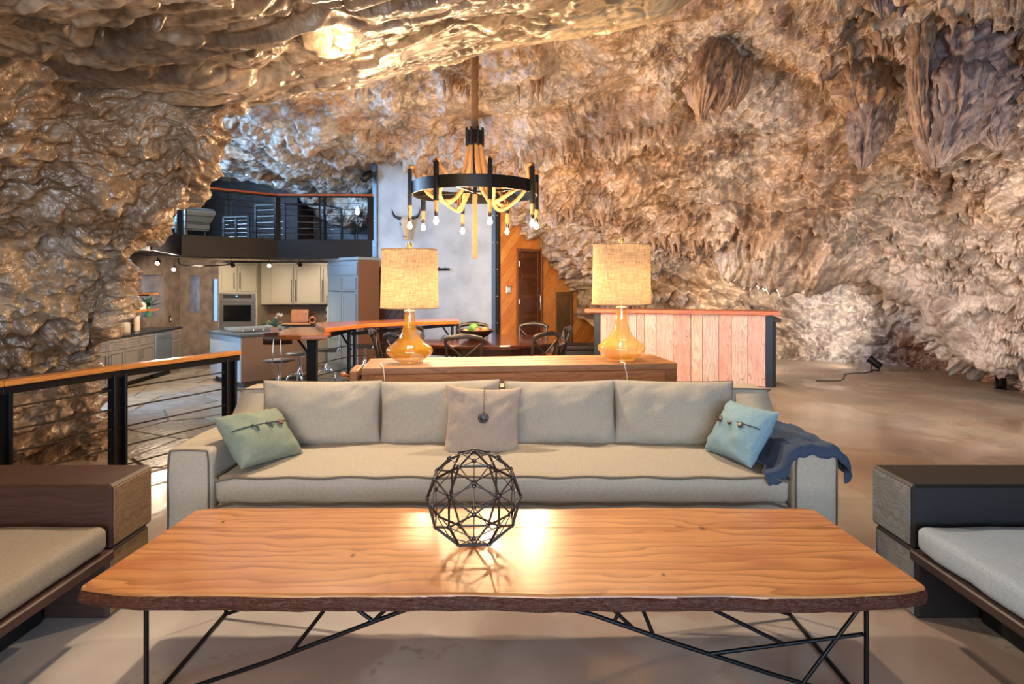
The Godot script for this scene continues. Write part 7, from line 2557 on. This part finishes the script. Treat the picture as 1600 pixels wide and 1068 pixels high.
	for k in 4:
		var bc := thing("back_cushion", xs[k][3], "cushion", Vector3(xs[k][0] + xs[k][1] / 2, 0.655, -3.90), 0.0, "beige back cushions on the sofa")
		bc.rotation = Vector3(-0.16, 0, xs[k][2])
		st = mb()
		var rim := pillow(st, xs[k][1] + 0.01, 0.41, 0.24, 0.045, 20 + k, 0.016)
		put("cover", st, lin, bc)
		st = mb()
		tube(st, rim, 0.0045, 6, true)
		put("piping", st, pipe_m, bc)

	# scatter pillows
	var sage := cloth(Color(0.60, 0.64, 0.56))
	var g := thing("pillow", "sage green pillow with a seam and one brown button on the sofa's left", "pillow", Vector3(-1.423, 0.618, -3.468))
	g.rotation = Vector3(-0.76, 1.20, -0.09)
	button_pillow(g, sage, 0.44, 0.33, 31, Color(0.35, 0.2, 0.12), 1)
	var sky := cloth(Color(0.60, 0.72, 0.76))
	var b := thing("pillow", "light blue pillow with dark shell buttons at the sofa's right end", "pillow", Vector3(1.302, 0.632, -3.511))
	b.rotation = Vector3(-0.587, -1.30, 0.035)
	button_pillow(b, sky, 0.42, 0.335, 32, Color(0.25, 0.15, 0.12), 3)
	var m := thing("pillow", "square beige pillow with one large round button in the sofa's middle", "pillow", Vector3(-0.175, 0.645, -3.68))
	m.rotation = Vector3(-0.30, 0.08, -0.05)
	var sand := cloth(Color(0.80, 0.71, 0.63))
	st = mb()
	var rim := pillow(st, 0.47, 0.44, 0.17, 0.11, 33, 0.02)
	put("cover", st, sand, m)
	st = mb()
	lathe(st, [Vector2(0.0, 0.0), Vector2(0.030, 0.0), Vector2(0.032, 0.006), Vector2(0.026, 0.010), Vector2(0.02, 0.006), Vector2(0.0, 0.006)], 24, Transform3D(Basis(Vector3.RIGHT, PI / 2), Vector3(0.0, 0.02, 0.083)))
	put("button", st, std(Color(0.22, 0.16, 0.13), 0.4), m)
	st = mb()
	tube(st, smooth([Vector3(0, 0.20, 0.022), Vector3(0.0, 0.14, 0.068), Vector3(0, 0.05, 0.085), Vector3(0.0, -0.08, 0.082), Vector3(0, -0.19, 0.034)], 5), 0.0025, 6)
	put("seam", st, cloth(Color(0.60, 0.52, 0.44)), m)

	throw_blanket(xr)

func button_pillow(o: Node3D, mat: Material, w: float, h: float, sd: int, bcol: Color, buttons: int) -> void:
	var st := mb()
	var rim := pillow(st, w, h, 0.17, 0.06, sd, 0.016)
	put("cover", st, mat, o)
	st = mb()
	tube(st, rim, 0.003, 6, true)
	put("seam", st, mat, o)
	# overlapping flap edge across the pillow
	st = mb()
	var pts := []
	for k in 13:
		var x := (k / 12.0 - 0.5) * w * 0.92
		var u := 2.0 * x / w
		pts.append(Vector3(x, h * 0.10 - 0.008 * cos(u * 2.0), 0.004 + 0.085 * pow(maxf(0.0, (1 - u * u) * 0.96), 0.42)))
	tube(st, pts, 0.0035, 6)
	put("flap_edge", st, std(Color(0.2, 0.25, 0.24), 0.9), o)
	for k in 3:
		var x := (-0.22 + k * 0.22) * w
		if k < 3 - buttons:
			st = mb()
			tube(st, smooth([Vector3(x, h * 0.10, 0.086), Vector3(x + 0.012, h * 0.02, 0.092), Vector3(x + 0.02, h * -0.04, 0.089)], 4), 0.003, 6)
			tube(st, smooth([Vector3(x, h * 0.10, 0.086), Vector3(x + 0.022, h * 0.03, 0.092), Vector3(x + 0.02, h * -0.04, 0.089)], 4), 0.003, 6)
			put("loop", st, std(Color(0.2, 0.25, 0.24), 0.9), o)
		else:
			st = mb()
			lathe(st, [Vector2(0.0, 0.0), Vector2(0.018, 0.0), Vector2(0.019, 0.004), Vector2(0.012, 0.007), Vector2(0.0, 0.006)], 18, Transform3D(Basis(Vector3.RIGHT, PI / 2), Vector3(x, h * 0.05, 0.087)))
			put("button", st, std(bcol, 0.35), o)

# a folded throw over the right arm of the sofa
func throw_blanket(xr: float) -> void:
	var o := thing("throw_blanket", "slate blue throw draped over the sofa's right arm", "blanket")
	var m := cloth(Color(0.30, 0.35, 0.43), 5.0, 0.2)
	m.rim = 0.6
	var ns := noise(FastNoiseLite.TYPE_SIMPLEX, 4.0, 2, 50)
	# section across the arm (x, y), swept along z
	var sec := [Vector2(xr - 0.37, 0.497), Vector2(xr - 0.32, 0.503), Vector2(xr - 0.278, 0.56), Vector2(xr - 0.25, 0.625), Vector2(xr - 0.19, 0.645), Vector2(xr - 0.11, 0.648), Vector2(xr - 0.03, 0.64), Vector2(xr + 0.03, 0.60), Vector2(xr + 0.05, 0.55), Vector2(xr + 0.045, 0.515), Vector2(xr + 0.02, 0.51), Vector2(xr + 0.012, 0.54)]
	var n := 20
	var rows := []
	for i in n + 1:
		var z := -3.165 - 0.52 * i / n
		var row := []
		for k in (sec.size() - 1) * 4 + 1:
			var s := mini(k / 4, sec.size() - 2)
			var t := (k - s * 4) / 4.0
			var p: Vector2 = sec[s].cubic_interpolate(sec[s + 1], sec[maxi(s - 1, 0)], sec[mini(s + 2, sec.size() - 1)], t)
			var droop := 0.0
			if i < 3:
				droop = [0.055, 0.004, 0.0][i]
			if k < 12:
				p.x -= 0.02 * sin(i * 1.1) * (1.0 - k / 12.0)
				p.y += 0.05 * (i / float(n)) * (1.0 - k / 12.0)
			row.append(Vector3(p.x, p.y + ns.get_noise_2d(p.x * 1.5 + k * 0.02, z * 1.5) * 0.016 - droop, z + (-0.006 if i == 0 else (0.020 if i == 1 else 0.0))))
		rows.append(row)
	var st := mb()
	st.set_smooth_group(3)
	var th := 0.010
	for i in n:
		for k in rows[0].size() - 1:
			var a: Vector3 = rows[i][k]
			var b: Vector3 = rows[i][k + 1]
			var c: Vector3 = rows[i + 1][k + 1]
			var d: Vector3 = rows[i + 1][k]
			var nn := (b - a).cross(d - a).normalized()
			if nn.y < 0 and k < 24:
				nn = -nn
			quad(st, a, b, c, d, (a + c) * 0.5 - nn * 0.1)
	put("throw", st, m, o)
	st = mb()
	var hem := []
	for k in 34:
		hem.append(rows[0][k])
	tube(st, hem, 0.006, 6)
	for side in [0]:
		var e := []
		for i in n + 1:
			e.append(rows[i][side])
		tube(st, e, 0.006, 6)
	put("hem", st, m, o)

# ---------------------------------------------------------------- daybeds of stacked timbers at both sides
func build_daybeds() -> void:
	for s in [-1.0, 1.0]:
		var side_word := "left" if s < 0 else "right"
		var o := thing("daybed_frame", "low daybed frame of stacked dark timbers at the %s edge" % side_word, "daybed")
		var tint := Color(0.27, 0.17, 0.13) if s < 0 else Color(0.12, 0.105, 0.11)
		var endc := Color(0.56, 0.45, 0.31) if s < 0 else Color(0.50, 0.54, 0.58)
		var ms := wv(tint, 0.55, 2, 0.0, 0.5, 2.0, 0.06)
		for k in 2:
			var st := mb()
			var x0 := 1.775 + (0.012 if k == 0 else 0.0)
			var h := 0.30 if k == 0 else 0.285
			var y0 := 0.0 if k == 0 else 0.306
			box(st, Vector3(1.9, h, 0.31), Transform3D(), 0.012)
			var beam := put("timber", st, ms[k], o)
			beam.position = Vector3(s * (x0 + 0.95), y0 + h / 2, -2.87 - 0.006 * k)
			st = mb()
			box(st, Vector3(0.006, h - 0.03, 0.28), Transform3D(), 0.002)
			var cap := put("end_grain", st, wood(grain_tex, endc, 0.7, Vector3(2, 2.2, 2.2), Vector3(0.2 * k, 0.3, 0.1)), beam)
			cap.position = Vector3(-s * 0.952, 0, 0)
		var st2 := mb()
		span(st2, Vector3(s * 1.745, 0.275, -2.70), Vector3(s * 3.6, 0.318, -0.3), 0.006)
		put("side_rail", st2, wood(grain_tex, Color(0.30, 0.20, 0.16) if s < 0 else Color(0.24, 0.19, 0.19), 0.5, Vector3(2, 2, 0.6)), o)
		st2 = mb()
		span(st2, Vector3(s * 2.05, 0.0, -2.69), Vector3(s * 3.5, 0.275, -0.5), 0.01)
		put("plinth", st2, std(Color(0.05, 0.05, 0.055), 0.6), o)
		var m := thing("mattress", ("beige linen mattress on the left timber daybed" if s < 0 else "pale grey linen mattress on the right timber daybed"), "mattress")
		var st3 := mb()
		soft_box(st3, Vector3(1.75, 0.115, 2.36), 0.035, Vector3(0.0, 0.012, 0.0), at(s * 2.63, 0.378, -1.50), 0.008, 60 + int(s), 0.09)
		put("cover", st3, cloth(Color(0.66, 0.60, 0.52) if s < 0 else Color(0.70, 0.745, 0.79)), m)

# ---------------------------------------------------------------- coffee table with a live edge top on bent rod legs
func build_coffee_table() -> void:
	var tex := make_grain(1400, 512, 77, [Vector3(0.78, 0.33, 0.09), Vector3(0.69, 0.80, 0.05), Vector3(0.30, 0.62, 0.06), Vector3(0.08, 0.25, 0.05)], Color(0.76, 0.53, 0.32), Color(0.46, 0.27, 0.14), Color(0.62, 0.37, 0.20), 0.085, 15.0)
	var o := thing("coffee_table", "large live edge coffee table of honey wood on thin black rods", "table", Vector3(-0.02, 0, -2.45))
	var tm := wood(tex, Color(1, 1, 1), 0.3, Vector3(0.34, 1.15, 1.15), Vector3(0.5, 0, 0.5), 0.3)
	tm.clearcoat_roughness = 0.16
	var em := wood(tex, Color(0.42, 0.30, 0.24), 0.6, Vector3(1.2, 6, 1.2), Vector3(0.1, 0.2, 0.3))
	relief(em, pit_tex, 0.8)
	# outline: front and back edges wander as the tree did
	var nf := noise(FastNoiseLite.TYPE_SIMPLEX, 1.0, 3, 90)
	var front := []
	var back := []
	var joint := []
	var n := 64
	for k in n + 1:
		var u := k / float(n)
		var xf := lerpf(-1.455, 1.435, u)
		var zf := 0.40 + nf.get_noise_1d(xf * 0.9) * 0.018 - 0.045 * pow(absf(2 * u - 1), 14.0)
		front.append(Vector2(xf, zf))
		var xb := lerpf(-1.42, 1.40, u)
		back.append(Vector2(xb, -0.39 + nf.get_noise_1d(xb * 1.2 + 40.0) * 0.02 + 0.03 * pow(absf(2 * u - 1), 60.0)))
		joint.append(Vector2(lerpf(-1.425, 1.41, u), -0.155))
	for part in 2:
		var a: Array = back if part == 0 else joint
		var b: Array = joint if part == 0 else front
		var st := mb()
		live_board(st, a, b, 0.45, 0.055, part == 0, part == 1)
		put("tabletop_board", st, tm, o)
	# bark side of the live edges
	for part in 2:
		var e: Array = front if part == 0 else back
		var sgn := 1.0 if part == 0 else -1.0
		var st := mb()
		st.set_smooth_group(2)
		var rows := []
		for k in n + 1:
			var p: Vector2 = e[k]
			var row := []
			for q in 8:
				var t := q / 7.0
				var bulge := sin(PI * t) * 0.012 + nf.get_noise_2d(p.x * 5.0, t * 3.0 + part * 9.0) * 0.009 + nf.get_noise_2d(p.x * 16.0, t * 7.0) * 0.004
				row.append(Vector3(p.x, 0.441 - 0.046 * t, p.y + sgn * (0.001 + bulge)))
			rows.append(row)
		for k in n:
			for q in 7:
				quad(st, rows[k][q], rows[k + 1][q], rows[k + 1][q + 1], rows[k][q + 1], Vector3((rows[k][q].x + rows[k + 1][q].x) / 2, 0.42, e[k].y - sgn * 0.1))
		put("bark_edge", st, em, o)
	# legs: two trestles of bent rod and long bowed rods along front and back
	var iron := std(Color(0.045, 0.045, 0.05), 0.42, 0.5)
	for s in [-1.0, 1.0]:
		for z in [0.30, -0.30]:
			var st := mb()
			rod(st, Vector3(s * 1.26, 0.392, z), Vector3(s * 1.26, 0.0, z), 0.0085)
			put("leg", st, iron, o)
		var st2 := mb()
		rod(st2, Vector3(s * 1.26, 0.009, 0.30), Vector3(s * 1.26, 0.009, -0.30), 0.0085)
		put("floor_bar", st2, iron, o)
	for z in [0.28, -0.28]:
		var st := mb()
		tube(st, [Vector3(-1.26, 0.012, z), Vector3(-0.85, 0.15, z), Vector3(-0.48, 0.29, z), Vector3(-0.22, 0.385, z)], 0.008, 8)
		put("bow_rod", st, iron, o)
		st = mb()
		tube(st, [Vector3(0.0, 0.385, z), Vector3(0.30, 0.32, z), Vector3(0.62, 0.21, z), Vector3(0.95, 0.105, z), Vector3(1.26, 0.012, z)], 0.008, 8)
		put("bow_rod", st, iron, o)
		for q in [[Vector3(-0.76, 0.185, z), Vector3(-0.60, 0.39, z)], [Vector3(-0.47, 0.295, z), Vector3(-0.60, 0.39, z)], [Vector3(-0.47, 0.295, z), Vector3(-0.37, 0.39, z)], [Vector3(0.21, 0.342, z), Vector3(0.13, 0.39, z)], [Vector3(0.21, 0.342, z), Vector3(0.25, 0.39, z)], [Vector3(0.45, 0.268, z), Vector3(0.32, 0.39, z)], [Vector3(0.38, 0.292, z), Vector3(0.43, 0.39, z)], [Vector3(0.52, 0.244, z), Vector3(0.46, 0.39, z)], [Vector3(0.72, 0.18, z), Vector3(1.26, 0.25, z)], [Vector3(0.62, 0.39, z), Vector3(0.98, 0.214, z)], [Vector3(1.05, 0.08, z), Vector3(1.26, 0.36, z)]]:
			st = mb()
			rod(st, q[0], q[1], 0.007, 8)
			put("strut", st, iron, o)

func live_board(st: SurfaceTool, a: Array, b: Array, top: float, thick: float, live_a: bool, live_b: bool) -> void:
	var n := a.size()
	var rows := []
	for k in n:
		var p: Vector2 = a[k]
		var q: Vector2 = b[k]
		var g := 0.0012
		var row := []
		var ba := 0.010 if live_a else 0.0018
		var bb := 0.010 if live_b else 0.0018
		row.append(Vector3(p.x, top - thick + 0.006, p.y + g))
		row.append(Vector3(p.x, top - ba, p.y + g))
		row.append(Vector3(p.x, top - ba * 0.25, p.y + g + ba * 0.35))
		row.append(Vector3(p.x, top, p.y + g + ba))
		row.append(Vector3(q.x, top, q.y - g - bb))
		row.append(Vector3(q.x, top - bb * 0.25, q.y - g - bb * 0.35))
		row.append(Vector3(q.x, top - bb, q.y - g))
		row.append(Vector3(q.x, top - thick + 0.006, q.y - g))
		row.append(Vector3(q.x, top - thick, q.y - g - 0.006))
		row.append(Vector3(p.x, top - thick, p.y + g + 0.006))
		rows.append(row)
	for k in n - 1:
		for q in 10:
			st.set_smooth_group(-1 if q in [3, 8, 9] else 3)
			var w := (q + 1) % 10
			var mid := Vector3((a[k].x + a[k + 1].x) * 0.5, top - thick * 0.5, (a[k].y + b[k].y) * 0.5)
			quad(st, rows[k][q], rows[k][w], rows[k + 1][w], rows[k + 1][q], mid)
	st.set_smooth_group(-1)
	for e in [0, n - 1]:
		var c := Vector3((a[e].x + b[e].x) * 0.5, top - thick * 0.5, (a[e].y + b[e].y) * 0.5)
		for q in 10:
			tri(st, c, rows[e][q], rows[e][(q + 1) % 10], Vector3(0, top - thick * 0.5, c.z))

# ---------------------------------------------------------------- geodesic wire sphere on the coffee table
func build_geodesic_sphere() -> void:
	var o := thing("geodesic_sphere", "open geodesic sphere of dark metal bars on the coffee table", "ornament", Vector3(-0.150, 0.4505, -2.43))
	var g := (1.0 + sqrt(5.0)) / 2.0
	var ico := []
	for s in [-1.0, 1.0]:
		for t in [-1.0, 1.0]:
			ico.append(Vector3(0, s, t * g))
			ico.append(Vector3(s, t * g, 0))
			ico.append(Vector3(t * g, 0, s))
	var verts := []
	for v: Vector3 in ico:
		verts.append(v.normalized())
	for i in 12:
		for j in range(i + 1, 12):
			if absf(ico[i].distance_to(ico[j]) - 2.0) < 0.01:
				verts.append((ico[i] + ico[j]).normalized())
	var turn := Basis(Vector3.UP, 0.06)
	var rad := 0.185
	var pts := []
	var low := 9.0
	for v: Vector3 in verts:
		var p: Vector3 = turn * v * rad
		pts.append(p)
		low = minf(low, p.y)
	var c := Vector3(0, -low + 0.006, 0)
	var bars := std(Color(0.30, 0.29, 0.30), 0.28, 0.85)
	var wires := std(Color(0.32, 0.29, 0.27), 0.35, 0.7)
	for i in pts.size():
		for j in range(i + 1, pts.size()):
			var d: float = pts[i].distance_to(pts[j])
			if d > rad * 0.66:
				continue
			# spokes to the twelve five-armed nodes are thin rods, the others flat bar
			var mid: Vector3 = (pts[i] + pts[j]) * 0.5
			var thin: bool = mini(i, j) < 12
			var st := mb()
			if thin:
				rod(st, c + pts[i], c + pts[j], 0.0022, 6)
				put("wire", st, wires, o)
			else:
				bar(st, c + pts[i], c + pts[j], 0.005, 0.010, mid.normalized(), 0.001)
				put("strut", st, bars, o)
	for p: Vector3 in pts:
		var st := mb()
		lathe(st, [Vector2(0.0, -0.005), Vector2(0.009, -0.005), Vector2(0.0095, 0.0), Vector2(0.009, 0.005), Vector2(0.0, 0.006)], 8, Transform3D(facing(Vector3.ZERO, p.cross(Vector3(0.3, 1, 0.2)), p).basis * Basis(Vector3.RIGHT, PI / 2), c + p))
		put("node", st, bars, o)
